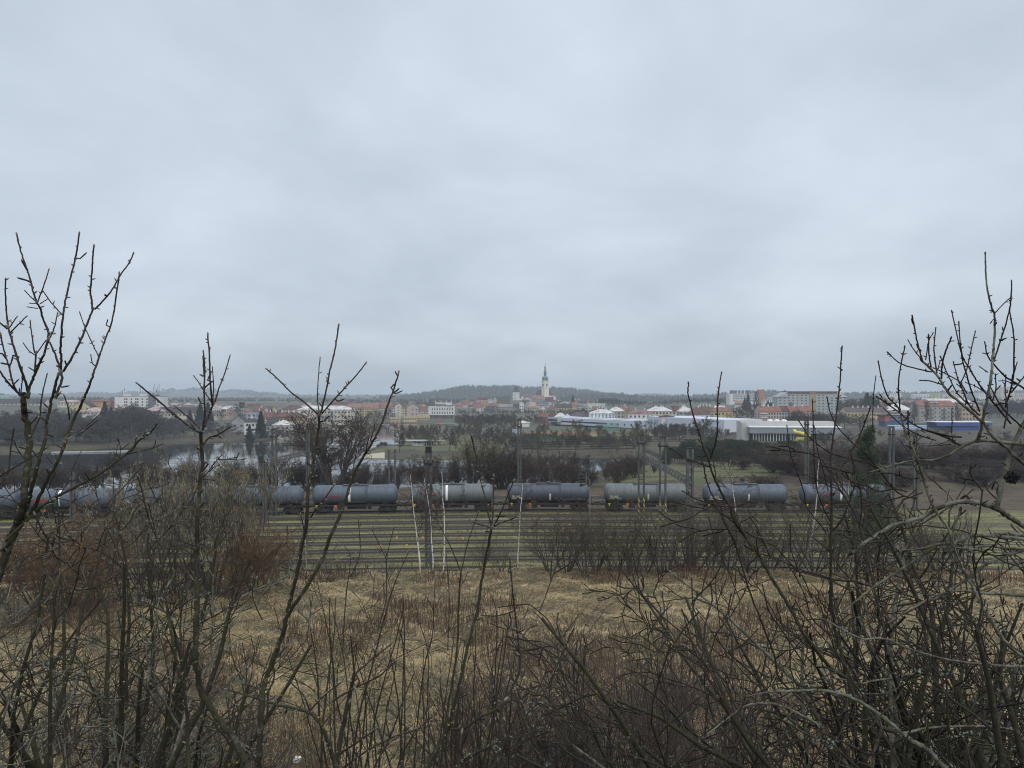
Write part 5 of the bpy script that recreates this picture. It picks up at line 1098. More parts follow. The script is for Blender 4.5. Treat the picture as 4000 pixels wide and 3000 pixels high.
M_hillc = mat('conifer_wood', (0.028, 0.038, 0.028), 0.95, 0.3, 0.05); M_hillb = mat('bare_wood', (0.06, 0.052, 0.042), 0.95, 0.3, 0.05)
M_hg = mat('hill_fields', (0.085, 0.10, 0.055), 0.95, 0.25, 0.004, (0.06, 0.055, 0.042), 0.5)
h1 = hill('wooded_hill', [(1560,1560),(1625,1553),(1650,1545),(1700,1537),(1760,1527),(1820,1518),(1900,1518),(2000,1521),(2100,1524),(2160,1526),(2230,1528),(2300,1536),(2350,1545),(2400,1552),(2450,1560),(2520,1568),(2650,1580)], 2500, 420, M_hillc, 1480, 2700, 5, 2.0)
forest('hill_forest', *h1, 5200, [M_hillc, M_hillb], (9, 19), 0.27, 0.75, 4, 0.1)
h2 = hill('far_hills', [(-900,1542),(0,1547),(100,1548),(250,1543),(400,1541),(500,1537),(600,1532),(680,1524),(780,1519),(850,1529),(950,1531),(1050,1538),(1100,1547),(1200,1549),(1350,1549),(1500,1548),(1600,1544),(1700,1546),(2000,1550)], 4400, 1100, M_hg, -900, 2100, 8, 3.0)
forest('far_hill_woods', *h2, 5200, [M_hillc, M_hillb], (10, 20), 0.6, 0.25, 5, 0.1, mask=lambda x, y, z: nz2(x, y, 190.0, 2.0)+0.35*nz2(x, y, 60.0, 1.0) > -0.12)
h3 = hill('low_ridge', [(2200,1560),(2350,1551),(2400,1548),(2460,1554),(2550,1562),(2700,1566),(2850,1572)], 1900, 240, M_hillb, 2200, 2900, 4, 5.0)
forest('ridge_forest', *h3, 1300, [M_hillc, M_hillb], (8, 16), 0.35, 0.5, 6, 0.1)
h4 = hill('distant_hump', [(2380,1565),(2480,1552),(2520,1545),(2560,1545),(2600,1548),(2660,1556),(2800,1560)], 4600, 700, M_hillc, 2380, 2850, 6, 7.0)
forest('hump_forest', *h4, 900, [M_hillc, M_hillb], (12, 22), 0.5, 0.4, 7, 0.1)
h5 = hill('right_ridge', [(2550,1562),(2650,1556),(2800,1552),(2960,1540),(3000,1534),(3060,1537),(3120,1546),(3300,1549),(3420,1546),(3550,1544),(3700,1541),(3900,1538),(4050,1537),(4500,1535),(5200,1540)], 2300, 380, M_hillb, 2550, 5200, 5, 9.0)
forest('right_ridge_woods', *h5, 3600, [M_hillc, M_hillb], (8, 17), 0.4, 0.35, 8, 0.1)
# far village houses as specks on the left hills
for k, (u, v, Y, lb) in enumerate(((1025, 1553, 3700, 'brightest white farmhouse speck on the far left hillside'), (1085, 1560, 3600, 'lower long white farmhouse on the far left hillside'), (1068, 1551, 3750, 'upper small white farmhouse on the far left hillside'), (1610, 1558, 2300, 'white villa at the foot of the wooded hill'), (1563, 1556, 2500, 'pale village house left of the wooded hill foot'), (725, 1536, 3900, 'pale farm on the highest far left hill'))):
    hs(lb, u-6, u+7, v-3, v, v+6, Y, 'h', 'white', 'frostpink' if k % 2 else 'frost', (0, 0), d=14)
# ================================================================== vegetation
M_tg = mat('twig_grey', (0.08, 0.068, 0.059), 0.9, 0.25, 1.2); M_tb = mat('twig_brown', (0.08, 0.057, 0.044), 0.9, 0.25, 1.2)
M_to = mat('twig_olive', (0.115, 0.105, 0.052), 0.9, 0.25, 1.2); M_tr = mat('twig_rust', (0.12, 0.075, 0.045), 0.9, 0.3, 1.2)
M_tp = mat('twig_purple', (0.075, 0.05, 0.043), 0.9, 0.25, 1.5); M_td = mat('twig_dark', (0.05, 0.042, 0.036), 0.9, 0.25, 1.5)
M_trunk = mat('bark_grey', (0.065, 0.056, 0.047), 0.95, 0.35, 3.0); M_blue = mat('twig_bluegrey', (0.07, 0.068, 0.066), 0.9, 0.2, 0.8)
M_birch = mat('birch_bark', (0.62, 0.60, 0.56), 0.8, 0.12, 6.0, (0.05, 0.045, 0.04), 0.575, stretch=(1, 1, 2.2))
M_need = mat('pine_needles', (0.032, 0.055, 0.024), 0.8, 0.35, 0.9); M_need2 = mat('spruce_needles', (0.022, 0.038, 0.026), 0.85, 0.3, 0.5)
M_catk = mat('catkins', (0.20, 0.175, 0.115), 0.9, 0.3, 2.5); M_rleaf = mat('withered_leaves', (0.165, 0.10, 0.055), 0.9, 0.4, 2.5)
PRO = {}
def levels_mesh(name, lv, mt, parent, n=3):
    ps = [tubes(p, r, n if len(p) > 60 else max(n, 5)) for p, r in lv]
    V, q, mm = merge(ps); return link(name, np_mesh(name, V, q, mt, smooth=True), parent)
def tree_spec(kind):
    if kind == 'tree': return dict(st=1, H=10, r=0.2, spec=[dict(P=7, wob=.06, up=.03, k=13, t0=.22, ang=46, lr=.62, rr=.55, taper=.2), dict(P=6, wob=.13, up=.07, k=8, t0=.2, ang=40, lr=.5, rr=.5), dict(P=5, wob=.16, up=.04, k=6, t0=.15, ang=38, lr=.55, rr=.55), dict(P=4, wob=.18, up=.02, k=3, t0=.2, ang=36, lr=.62, rr=.6), dict(P=3, wob=.2, up=0)], rmin=.036)
    if kind == 'round': return dict(st=1, H=10, r=0.26, spec=[dict(P=6, wob=.05, up=.03, k=14, t0=.16, ang=56, lr=.72, rr=.6, taper=.2, sh=.55), dict(P=6, wob=.14, up=.06, k=9, t0=.2, ang=42, lr=.48, rr=.5), dict(P=5, wob=.16, up=.03, k=6, t0=.15, ang=38, lr=.55, rr=.55), dict(P=4, wob=.18, up=.02, k=3, t0=.2, ang=36, lr=.62, rr=.6), dict(P=3, wob=.2, up=0)], rmin=.036)
    if kind == 'multi': return dict(st=9, H=10, r=0.16, spread=.38, spec=[dict(P=8, wob=.05, up=.05, k=9, t0=.25, ang=32, lr=.5, rr=.5, taper=.25), dict(P=6, wob=.12, up=.08, k=7, t0=.15, ang=36, lr=.5, rr=.5), dict(P=4, wob=.15, up=.03, k=5, t0=.15, ang=36, lr=.5, rr=.55), dict(P=3, wob=.2, up=.0)], rmin=.022)
    if kind == 'shrub': return dict(st=14, H=10, r=0.09, spread=.6, spec=[dict(P=7, wob=.08, up=.08, k=9, t0=.12, ang=36, lr=.5, rr=.55, taper=.3), dict(P=5, wob=.14, up=.05, k=6, t0=.15, ang=38, lr=.5, rr=.55), dict(P=4, wob=.18, up=.02, k=4, t0=.15, ang=38, lr=.55, rr=.6), dict(P=3, wob=.2, up=.0)], rmin=.026)
    if kind == 'airy': return dict(st=8, H=10, r=0.075, spread=.62, spec=[dict(P=7, wob=.1, up=.08, k=9, t0=.15, ang=38, lr=.5, rr=.5, taper=.3), dict(P=5, wob=.16, up=.05, k=5, t0=.15, ang=40, lr=.5, rr=.5), dict(P=4, wob=.2, up=.02, k=3, t0=.15, ang=40, lr=.55, rr=.6), dict(P=3, wob=.2, up=.0)], rmin=.012)
    if kind == 'sparse': return dict(st=8, H=10, r=0.07, spread=.55, spec=[dict(P=8, wob=.1, up=.06, k=6, t0=.3, ang=36, lr=.42, rr=.5, taper=.3), dict(P=6, wob=.18, up=.03, k=4, t0=.2, ang=42, lr=.5, rr=.5), dict(P=4, wob=.2, up=.0, k=3, t0=.2, ang=42, lr=.55, rr=.6), dict(P=3, wob=.2, up=.0)], rmin=.010)
    if kind == 'poplar': return dict(st=1, H=10, r=0.16, spec=[dict(P=7, wob=.02, up=.05, k=34, t0=.08, ang=26, lr=.36, rr=.4, taper=.2, sh=.5), dict(P=5, wob=.06, up=.18, k=7, t0=.15, ang=25, lr=.5, rr=.5), dict(P=4, wob=.1, up=.1, k=4, t0=.15, ang=25, lr=.5, rr=.6), dict(P=3, wob=.1, up=.05)], rmin=.026)
    if kind == 'birch': return dict(st=1, H=10, r=0.058, spec=[dict(P=12, wob=.045, up=.03, k=16, t0=.3, ang=38, lr=.26, rr=.38, taper=.2, sh=.4), dict(P=5, wob=.1, up=.08, k=6, t0=.25, ang=35, lr=.5, rr=.5), dict(P=4, wob=.15, up=-.02, k=4, t0=.2, ang=35, lr=.5, rr=.6), dict(P=3, wob=.15, up=-.08)], rmin=.011)
def proto(kind, seed, tm, cm, extra=None, rmin=None, H=10.0):
    key = (kind, seed, tm.name, cm.name, extra)
    if key in PRO: return PRO[key]
    s = tree_spec(kind); g = np.random.default_rng(seed*101+7); n = s['st']
    ang = g.random(n)*6.28; sp = s.get('spread', 0.0)*np.sqrt(g.random(n)) if n > 1 else np.array([0.0])
    dirs = np.stack([np.cos(ang)*sp, np.sin(ang)*sp, np.ones(n)], -1); base = np.stack([np.cos(ang)*sp*0.6, np.sin(ang)*sp*0.6, np.full(n, -0.25)], -1)
    ln = s['H']*(0.86+0.2*g.random(n))*(1.0 if n == 1 else 0.92); lv = grow(g, base, dirs, ln, np.full(n, s['r'])*(0.75+0.5*g.random(n)), s['spec'], rmin or s['rmin'])
    top = max(p[..., 2].max() for p, r in lv); lv = [(p*np.array([1, 1, 10.0/top]), r) for p, r in lv]
    nm = {'tree': 'bare_tree', 'round': 'bare_tree', 'multi': 'bare_tree', 'shrub': 'bare_shrub', 'airy': 'bare_shrub', 'sparse': 'bare_shrub', 'poplar': 'poplar_tree', 'birch': 'birch_tree'}[kind]
    t = thing(nm, 'x', 'shrub' if kind in ('shrub', 'airy', 'sparse') else 'tree'); t.empty_display_size = 1
    if kind == 'birch':
        levels_mesh('trunk', lv[:1], tm, t, 6); levels_mesh('branch_wood', lv[1:2], cm, t, 4); levels_mesh('crown', lv[2:], cm, t)
    else:
        levels_mesh('stems' if n > 1 else 'trunk', lv[:2], tm, t, 4); levels_mesh('crown', lv[2:], cm, t)
    if extra:
        p = np.concatenate([q[:, 1:].reshape(-1, 3) for q, r in lv[-2:]]); k = g.permutation(len(p))[:{'catkin': 3000, 'leaf': 5500}[extra]]; p = p[k]+g.normal(0, .05, (len(k), 3)); m_ = len(p)
        if extra == 'catkin':
            L_ = (0.13+0.12*g.random(m_))[:, None]; d = unit(np.stack([g.normal(0, .15, m_), g.normal(0, .15, m_), -np.ones(m_)], -1)); w = unit(np.cross(d, g.normal(0, 1, (m_, 3))))*0.026
            V = np.stack([p-w, p+w, p+w+d*L_, p-w+d*L_], 1)
        else:
            a = unit(g.normal(0, 1, (m_, 3)))*0.075; b = unit(np.cross(a, g.normal(0, 1, (m_, 3))))*0.05; V = np.stack([p-a, p+b, p+a, p-b], 1)
        V = V*1.0; tag(link({'catkin': 'catkins', 'leaf': 'withered_leaves'}[extra], np_mesh('extra', V.reshape(-1, 3), np.arange(m_*4).reshape(-1, 4), M_catk if extra == 'catkin' else M_rleaf), t), kind='stuff')
    PRO[key] = [t, tree_of(t), False]
    return PRO[key]
def plant(pr, x, Y, h, label, group, rz=None, wide=1.0, z=None, cat=None):
    z = gz1(x, Y)-0.05 if z is None else z; s = h/10.0; rz = rnd.random()*6.28 if rz is None else rz; sc = (s*wide, s*wide, s)
    if not pr[2]:
        r = pr[0]; pr[2] = True; r.location = (x, Y, z); r.rotation_euler = (0, 0, rz); r.scale = sc; r['label'] = label
        if group: r['group'] = group
        elif 'group' in r: del r['group']
    else:
        r = dup(pr[0], pr[1], (x, Y, z), rz, label, None, sc)
        if group: r['group'] = group
        elif 'group' in r: del r['group']
    if cat: r['category'] = cat
    return r
def plant_uv(pr, u, v_top, Y, label, group=None, wide=1.0, rz=None):
    x = px(u, Y); z = gz1(x, Y)-0.05; return plant(pr, x, Y, max(1.0, pz(v_top, Y)-z), label, group, rz, wide, z)
# ---- conifers
def conifer(kind, seed, needle):
    key = (kind, seed)
    if key in PRO: return PRO[key]
    g = np.random.default_rng(seed*31+5); near = seed == 4; H = 10.0
    t = thing('spruce_tree' if kind == 'spruce' else 'pine_tree', 'x', 'tree')
    if kind == 'spruce':
        nb = 260; hz = np.sort(g.random(nb)**0.85)*9.2+0.6; an = g.random(nb)*6.28; ln = (10.2-hz)*0.26*(0.75+0.5*g.random(nb)); tilt = -0.25
    else:
        nb = 115 if near else 120; hz = np.sort(g.random(nb))*(8.2 if near else 6.6)+(1.4 if near else 2.6); an = g.random(nb)*6.28; q = (hz-2.4)/7.4; ln = (0.5+2.4*np.sqrt(np.clip(1-q*q, 0, 1)))*(0.6+0.6*g.random(nb)); tilt = 0.28
        if near: ln = (0.35+2.2*(1-(hz-1.4)/8.3))*(0.75+0.4*g.random(nb)); tilt = 0.5
    base = np.stack([hz*0, hz*0, hz], -1); dirs = np.stack([np.cos(an), np.sin(an), np.full(nb, tilt)], -1)
    lv = grow(g, base, dirs, ln, np.full(nb, 0.035), [dict(P=5, wob=.08, up=.03, k=6, t0=.15, ang=42, lr=.5, rr=.6), dict(P=4, wob=.14, up=.04)], 0.012)
    tr_, tr2 = np.array([[[0, 0, -0.3], [0.03, 0, 4], [0, 0.03, 7.5], [0, 0, 10]]]), np.array([[0.17, 0.12, 0.06, 0.01]])
    V, q, mm = merge([tubes(tr_, tr2, 7)]); link('trunk', np_mesh('trunk', V, q, M_trunk, smooth=True), t)
    levels_mesh('branch_wood', lv, M_trunk, t)
    p = np.concatenate([a[:, 1:].reshape(-1, 3) for a, r in lv]); dd = np.concatenate([np.diff(a, axis=1).reshape(-1, 3) for a, r in lv]); rep = 5 if near else 7
    p = np.repeat(p, rep, 0); dd = unit(np.repeat(dd, rep, 0)); p = p+g.normal(0, .06, p.shape); m_ = len(p)
    d = unit(dd+g.normal(0, .75, (m_, 3))+(np.array([0, 0, .25]) if kind == 'pine' else np.array([0, 0, -.2]))); L_ = (0.16+.16*g.random(m_))[:, None]; w = unit(np.cross(d, g.normal(0, 1, (m_, 3))))*(0.02 if near else 0.032)
    V = np.stack([p-w, p+w, p+d*L_], 1)
    link('crown', np_mesh('crown', V.reshape(-1, 3), np.arange(m_*3).reshape(-1, 3), needle), t)
    PRO[key] = [t, tree_of(t), False]; return PRO[key]
# ---- far shore wood
g_ = random.Random(5)
wood = [(-250,1592),(150,1592),(250,1588),(330,1602),(420,1606),(470,1580),(560,1575),(620,1602),(700,1630),(800,1636),(870,1645),(950,1655),(1040,1672)]
WL = {'tree': 'bare blue-grey tree of the wood on the far left shore', 'round': 'broad bare grey tree of the wood on the far left shore'}
for k in range(118):
    u = -200+1230*((k*0.618034) % 1)+g_.uniform(-12, 12); Y = 350+175*(k/118.0)**1.9+g_.uniform(0, 14)+max(0, (u-150)*0.085); vt = float(prof(wood, u))+abs(g_.gauss(0, 13))+max(0, 470-Y)*0.26
    kd = 'round' if k % 3 else 'tree'; x = px(u, Y)
    if lake_sd(x, Y) < 9: continue
    plant_uv(proto(kd, 1+k % 2, M_trunk, M_blue if k % 4 else M_tg), u, vt, Y, WL[kd], 'trees of the far shore wood', 1.4)
plant_uv(proto('round', 3, M_trunk, M_blue), 520, 1571, 470, 'tallest bushy bare tree in front of the white office block', None, 1.25)
for u, v, Y, lb in ((409, 1567, 520, 'dark spruce in front of the orange block'), (434, 1588, 515, 'smaller dark spruce right beside the orange block spruce'), (782, 1573, 520, 'narrow dark conifer left of the pair before the far field'), (812, 1570, 525, 'broad dark conifer right of the pair before the far field'), (1019, 1606, 436, 'big dark spruce left of the frosted lakeside villa'), (975, 1656, 425, 'small dark spruce left of the big lakeside spruce'), (1057, 1597, 560, 'small round dark conifer above the row houses'), (742, 1600, 560, 'dark conifer right of the office block roofline')):
    plant_uv(conifer('spruce', 1+(int(u) % 2), M_need2), u, v, Y, lb, None, 1.15 if u != 1057 else 2.2)
plant_uv(proto('tree', 1, M_trunk, M_tg), 934, 1566, 650, 'bare fan-shaped poplar against the far fields', None, 1.3)
for u, v, Y in ((1080, 1655, 428), (1112, 1660, 430), (1150, 1655, 440), (1178, 1668, 436), (1215, 1665, 450), (1245, 1660, 470), (1275, 1670, 490)):
    plant_uv(proto('tree', 2, M_trunk, M_tg), u, v, Y, 'slim bare tree on the lakeside path before the villas', 'trees along the lakeside path')
for u, v, Y in ((1440, 1604, 720), (1462, 1600, 725), (1480, 1606, 715), (1500, 1620, 710), (1518, 1595, 735), (1385, 1610, 700), (1410, 1625, 690), (1352, 1630, 690)):
    plant_uv(proto('round', 2, M_trunk, M_blue), u, v, Y, 'dark bare tree standing before the tenement terrace', 'trees before the tenements')
# ---- meadow peninsula and quay trees
for u, v, Y, lb in ((1562, 1652, 398, 'bare forked tree at the water edge, left of the pavilion'), (1664, 1655, 420, 'tall bare tree behind the pavilion, left of two'), (1692, 1658, 425, 'tall bare tree behind the pavilion, right of two'), (1640, 1670, 440, 'slim bare tree between the quay and the pavilion'), (1600, 1690, 405, 'short bare tree over the left end of the pavilion roof')):
    plant_uv(proto('tree', 2 if u % 2 else 1, M_trunk, M_tb), u, v, Y, lb, None, 1.0)
for u, v, Y, lb in ((1477, 1735, 352, 'low spreading pine on the lawn, left of three'), (1491, 1725, 355, 'low spreading pine on the lawn, middle of three'), (1505, 1726, 356, 'low spreading pine on the lawn, right of three')):
    plant_uv(conifer('pine', 1, M_need), u, v, Y, lb, None, 1.5)
for k in range(26):
    u = 1795+205*((k*0.618) % 1); Y = 560+70*g_.random(); plant_uv(proto('round' if k % 2 else 'tree', 1+k % 2, M_trunk, M_tp), u, 1612+abs(g_.gauss(0, 14)), Y, 'brown bare tree in the grove between quay and tent', 'grove below the old town', 1.1)
plant_uv(proto('round', 1, M_trunk, M_to), 2013, 1608, 590, 'yellowish willow behind the party tent', None, 1.2)
for u, v, Y in ((2060, 1618, 600), (2085, 1615, 605), (2045, 1628, 595), (2110, 1625, 610)):
    plant_uv(proto('round', 2, M_trunk, M_blue), u, v, Y, 'dark bare tree between the willow and the brick house', 'trees beside the brick house')
md = [(2085, 1690, 405), (2110, 1655, 430), (2130, 1650, 435), (2162, 1690, 400), (2295, 1658, 415), (2335, 1655, 418), (2480, 1660, 412), (2500, 1640, 430), (1875, 1640, 450), (1900, 1690, 400), (1945, 1660, 440), (1975, 1690, 410), (1850, 1700, 390)]
for u, v, Y in md: plant_uv(proto('tree', 1, M_trunk, M_tb), u, v, Y, 'bare brown tree dotted along the meadow', 'trees on the bathing meadow')
plant_uv(proto('round', 2, M_trunk, M_tr), 2249, 1635, 412, 'orange-brown bare tree before the strip window of the sports hall', None, 1.0)
for k in range(85):
    u = 1985+560*((k*0.618) % 1); Y = 314+80*((k*0.7549) % 1); plant_uv(proto('tree', 1+k % 2, M_trunk, (M_tb, M_tg, M_to)[k % 3]), u, pz(0, 1)*0+HV+(22.5-4*g_.random())*F/Y-14*g_.random(), Y, 'thin bare sapling on the terraced meadow slope', 'saplings on the meadow slope', 0.9)
for u, v, Y, lb in ((2527, 1640, 395, 'tall white birch left of two before the hall'), (2550, 1645, 390, 'tall white birch right of two before the hall')):
    plant_uv(proto('birch', 1, mat('birch_far', (0.5, 0.49, 0.46), 0.8, 0.1, 2), M_tg, None, .03), u, v, Y, lb, None, 1.4)
for k in range(24):
    u = 2560+290*((k*0.618) % 1); Y = 370+35*g_.random(); plant_uv(proto('round' if k % 2 else 'tree', 1+k % 2, M_trunk, (M_tg, M_tb)[k % 2]), u, 1650+20*g_.random()+(15 if u > 2760 else 0), Y, 'bare grey tree in front of the panelled hall wing', 'trees before the panelled wing', 1.0)
plant_uv(proto('round', 3, M_trunk, M_tg), 2745, 1627, 385, 'fan-crowned bare tree covering the middle of the panelled wing', None, 1.1)
# ---- pine wood and brown scrub right of the lake
for k in range(44):
    u = 2600+520*((k*0.618) % 1); Y = 205+75*((k*0.7549) % 1)+max(0, 2800-u)*0.04; vt = 1700+(280-Y)*0.5+abs(g_.gauss(0, 16))+(32 if u < 2680 else 0)
    plant_uv(conifer('pine', 1+k % 3, M_need), u, vt, Y, 'dark green pine in the grove beyond the green slope', 'pine grove', 1.5)
for k in range(58):
    u = 2900+1300*((k*0.618) % 1); Y = 165+110*((k*0.7549) % 1); vt = 1706+max(0, 275-Y)*0.62+abs(g_.gauss(0, 16))
    plant_uv(proto('shrub', 1+k % 2, M_td, (M_tp, M_tb, M_td)[k % 3]), u, vt, Y, 'dark brown bare scrub on the embankment at right', 'scrub of the right embankment', 1.8)
for k in range(14):
    u = 3150+900*((k*0.618) % 1); Y = 300+90*g_.random(); plant_uv(proto('round', 1+k % 2, M_trunk, (M_tg, M_tb)[k % 2]), u, 1668+22*g_.random(), Y, 'bare tree between the scrub and the stadium', 'trees before the stadium', 1.15)
plant_uv(proto('round', 3, M_trunk, M_to), 3360, 1612, 420, 'spreading yellow-brown bare tree before the yellow house', None, 1.5)
for u, v, Y in ((2876, 1590, 640), (2900, 1585, 650), (2922, 1580, 660), (2945, 1575, 650), (2962, 1590, 640), (2890, 1600, 600), (2935, 1600, 600)):
    plant_uv(proto('round', 2, M_trunk, M_td), u, v, Y, 'dark tree in the clump below the hospital', 'dark tree clump', 1.2)
plant_uv(proto('poplar', 1, M_trunk, M_tb), 2955, 1522, 760, 'slim bare poplar beside the hospital tower')
plant_uv(conifer('spruce', 2, M_need2), 2922, 1533, 800, 'dark larch rising in front of the hospital windows', None, 0.8); plant_uv(conifer('spruce', 1, M_need2), 2909, 1552, 800, 'small dark spruce left of the hospital larch')
for u, v, Y in ((3000, 1565, 800), (3012, 1570, 800), (3030, 1568, 800)): plant_uv(conifer('spruce', 1, M_need2), u, v, Y, 'dark round conifer before the low clinic', 'conifers at the clinic', 1.8)
for u, v, Y, lb in ((3090, 1566, 600, 'bare poplar at the left part of the grey hostel'), (3620, 1560, 505, 'bare poplar against the orange-roofed grey block'), (3574, 1568, 512, 'bare poplar at the blank gable of the grey block'), (3738, 1578, 515, 'bare poplar between the grey and the peach block')):
    plant_uv(proto('poplar', 1, M_trunk, M_tg), u, v, Y, lb, None, 1.1)
for k in range(22):
    u = 3085+220*((k*0.618) % 1); Y = 440+70*g_.random(); plant_uv(proto('tree' if k % 2 else 'round', 1+k % 2, M_trunk, (M_tp, M_tg)[k % 2]), u, 1596+26*g_.random(), Y, 'bare purple-grey tree between the apartment row and the hostel', 'trees below the hostel')
for u, v, Y, lb in ((3387, 1531, 640, 'tall dark spruce right of the grey hostel'), (3403, 1544, 645, 'second dark spruce right of the grey hostel'), (3415, 1548, 642, 'third dark spruce right of the grey hostel'), (3430, 1556, 640, 'lowest dark spruce of the four right of the hostel')):
    plant_uv(conifer('spruce', 1, M_need2), u, v, Y, lb, None, 1.25)
for u, v, Y in ((3325, 1555, 660), (3345, 1552, 665), (3365, 1556, 660), (3300, 1560, 640), (3295, 1575, 600)): plant_uv(proto('tree', 1, M_trunk, M_tg), u, v, Y, 'bare tree between the hostel and the dark spruces', 'trees right of the hostel', 1.2)
# woods too far off to count: one mass each, of small simplified bare trees
def mass(name, pts, mt, seed):
    g = np.random.default_rng(seed); ps = []; var = []
    for q in range(5):
        lv = grow(g, np.array([[0, 0, -.3]]), np.array([[0, 0, 1.0]]), np.array([9.0]), np.array([.2]), [dict(P=5, wob=.05, up=.03, k=11, t0=.18, ang=50, lr=.62, rr=.55, taper=.2, sh=.5), dict(P=4, wob=.13, up=.07, k=7, t0=.15, ang=42, lr=.5, rr=.6), dict(P=3, wob=.16, up=.04, k=5, t0=.1, ang=42, lr=.6, rr=.7), dict(P=3, wob=.2, up=0)], .075)
        V, Q_, mm = merge([tubes(p, r, 3) for p, r in lv]); V = V/V[:, 2].max(); var.append((V, Q_, mm))
    for n_, (u, vt, Y) in enumerate(pts):
        x = px(u, Y); z = gz1(x, Y)-.1; h = max(3, pz(vt, Y)-z); V, Q_, mm = var[n_ % 5]; a = g.random()*6.28; c, s = math.cos(a), math.sin(a); W_ = V @ np.array([[c, s, 0], [-s, c, 0], [0, 0, 1]])*h*np.array([1.15, 1.15, 1])+np.array([x, Y, z]); ps.append((W_, Q_, mm))
    V, Q_, mm = merge(ps); tag(link(name, np_mesh(name, V, Q_, mt)), kind='stuff')
G1 = lambda n, u0, du, Y0, dY, f: [(u0+du*((k*.618) % 1), f(u0+du*((k*.618) % 1))+8*g_.random(), Y0+dY*g_.random()) for k in range(n)]
mass('edge_wood', G1(46, 3860, 360, 540, 110, lambda u: 1560+(4000-u)*.06), M_blue, 1)
mass('grove_wood', G1(30, 2345, 175, 1000, 90, lambda u: 1551+(8 if u > 2420 else 0)+abs(u-2400)*.06), M_td, 2)
mass('villa_wood', G1(60, 2520, 345, 1050, 150, lambda u: float(prof([(2500,1570),(2600,1562),(2680,1553),(2760,1550),(2850,1552)], u))), M_td, 3)
mass('town_wood', G1(60, 1795, 560, 790, 60, lambda u: 1596), M_tb, 4)
mass('garden_wood', G1(34, 2180, 680, 620, 70, lambda u: 1592), M_tb, 5)
mass('stadium_wood', G1(60, 3280, 900, 590, 160, lambda u: 1568), M_tg, 6)
mass('quarter_wood', G1(50, 600, 800, 560, 240, lambda u: 1598), M_blue, 7)
gxx = np.linspace(-1, 1, 60)[None]*np.linspace(1000, 2500, 30)[:, None]*1.0; gyy = np.repeat(np.linspace(1000, 2500, 30)[:, None], 60, 1)
forest('distant_trees', gxx, gyy, gz(gxx, gyy), 7000, [M_hillc, M_hillb], (4, 9), 0.5, 0.2, 12, 0.0, mask=lambda x, y, z: (nz2(x, y, 95.0, 2.0)+.5*nz2(x, y, 31.0, 1.0) > -.05) & ((np.abs(x) > .07*y) | (y > 1500)) & (y > 1150))
plant_uv(conifer('spruce', 2, M_need2), 2238, 1543, 1000, 'lone dark spruce above the old town roofs')
# ---- behind the train
plant_uv(proto('multi', 1, M_trunk, M_tb, None, .02), 1302, 1592, 136, 'big many-stemmed bare tree rising behind the white-banded wagon', None, 1.45, 0.4)
plant_uv(proto('multi', 2, M_trunk, M_to, None, .02), 1842, 1688, 142, 'olive many-stemmed tree behind the birches at centre', None, 1.0)
plant_uv(proto('shrub', 2, M_trunk, M_tb), 1955, 1735, 143, 'brown bushy shrub left of the insulator mast', None, 1.3)
plant_uv(proto('multi', 2, M_trunk, M_to, None, .02), 2045, 1760, 150, 'olive shrub tree right of the insulator mast', None, 1.0)
plant_uv(proto('round', 1, M_trunk, M_td), 402, 1768, 150, 'dark domed bare tree behind the train at left', None, 1.7); plant_uv(proto('round', 2, M_trunk, M_td), 470, 1790, 152, 'second dark domed bare tree, overlapping at right', None, 1.6)
for k in range(48):
    u = 560+1960*((k*0.618) % 1); Y = 139+22*((k*0.7549) % 1); plant_uv(proto('shrub', 1+k % 3, M_td, (M_tb, M_td, M_tp)[k % 3], None, .018), u, 1810+24*g_.gauss(0, 1)-(34 if k % 5 == 0 else 0)-(16 if u > 1900 else 0), Y, 'bare shrub in the row between the train and the lake', 'shrub row behind the train', 0.95)
for k in range(16):
    u = -150+560*((k*0.618) % 1); Y = 135+35*g_.random(); plant_uv(proto('shrub', 1+k % 3, M_td, (M_tb, M_td)[k % 2]), u, 1800+25*g_.random(), Y, 'bare dark shrub behind the train at far left', 'shrubs behind the train at left', 1.0)
for u, v, Y in ((2445, 1800, 165), (2475, 1812, 165), (2555, 1806, 168), (2470, 1790, 172), (2390, 1800, 170)): plant_uv(proto('shrub', 3, M_td, M_tb), u, v, Y, 'small bare bush on the light green slope', 'bushes on the green slope')
for k in range(12):
    u = 2900+1200*((k*0.618) % 1); Y = 133+14*g_.random(); plant_uv(proto('shrub', 1+k % 3, M_td, (M_tp, M_tb)[k % 2]), u, 1872-(u-2900)*0.02-10*g_.random(), Y, 'low brown brush on the embankment just behind the train', 'low brush behind the train', 1.3)
for k in range(72):
    u = 2990+1150*((k*0.618) % 1); Y = 131+66*((k*0.7549) % 1); x = px(u, Y); z = gz1(x, Y)-.05; plant(proto('shrub', 1+k % 3, M_td, (M_tb, M_tp, M_tg)[k % 3]), x, Y, 2.4+3.6*g_.random()*(1 if Y > 150 else .6), 'tangled brown scrub bush on the slope behind the right end of the train', 'scrub on the right slope', None, 1.9, z)
for k in range(40):
    u = 1560+470*((k*0.618) % 1); Y = 322+150*((k*0.7549) % 1); x = px(u, Y)
    if lake_sd(x, Y) < 4 or (1570 < u < 1740 and Y < 364): continue
    plant(proto(('tree', 'round')[k % 2], 1+k % 2, M_trunk, (M_tb, M_to, M_tg)[k % 3]), x, Y, 5.5+6*g_.random(), 'bare young tree around the lawn and pavilion', 'young trees around the pavilion', None, .95)
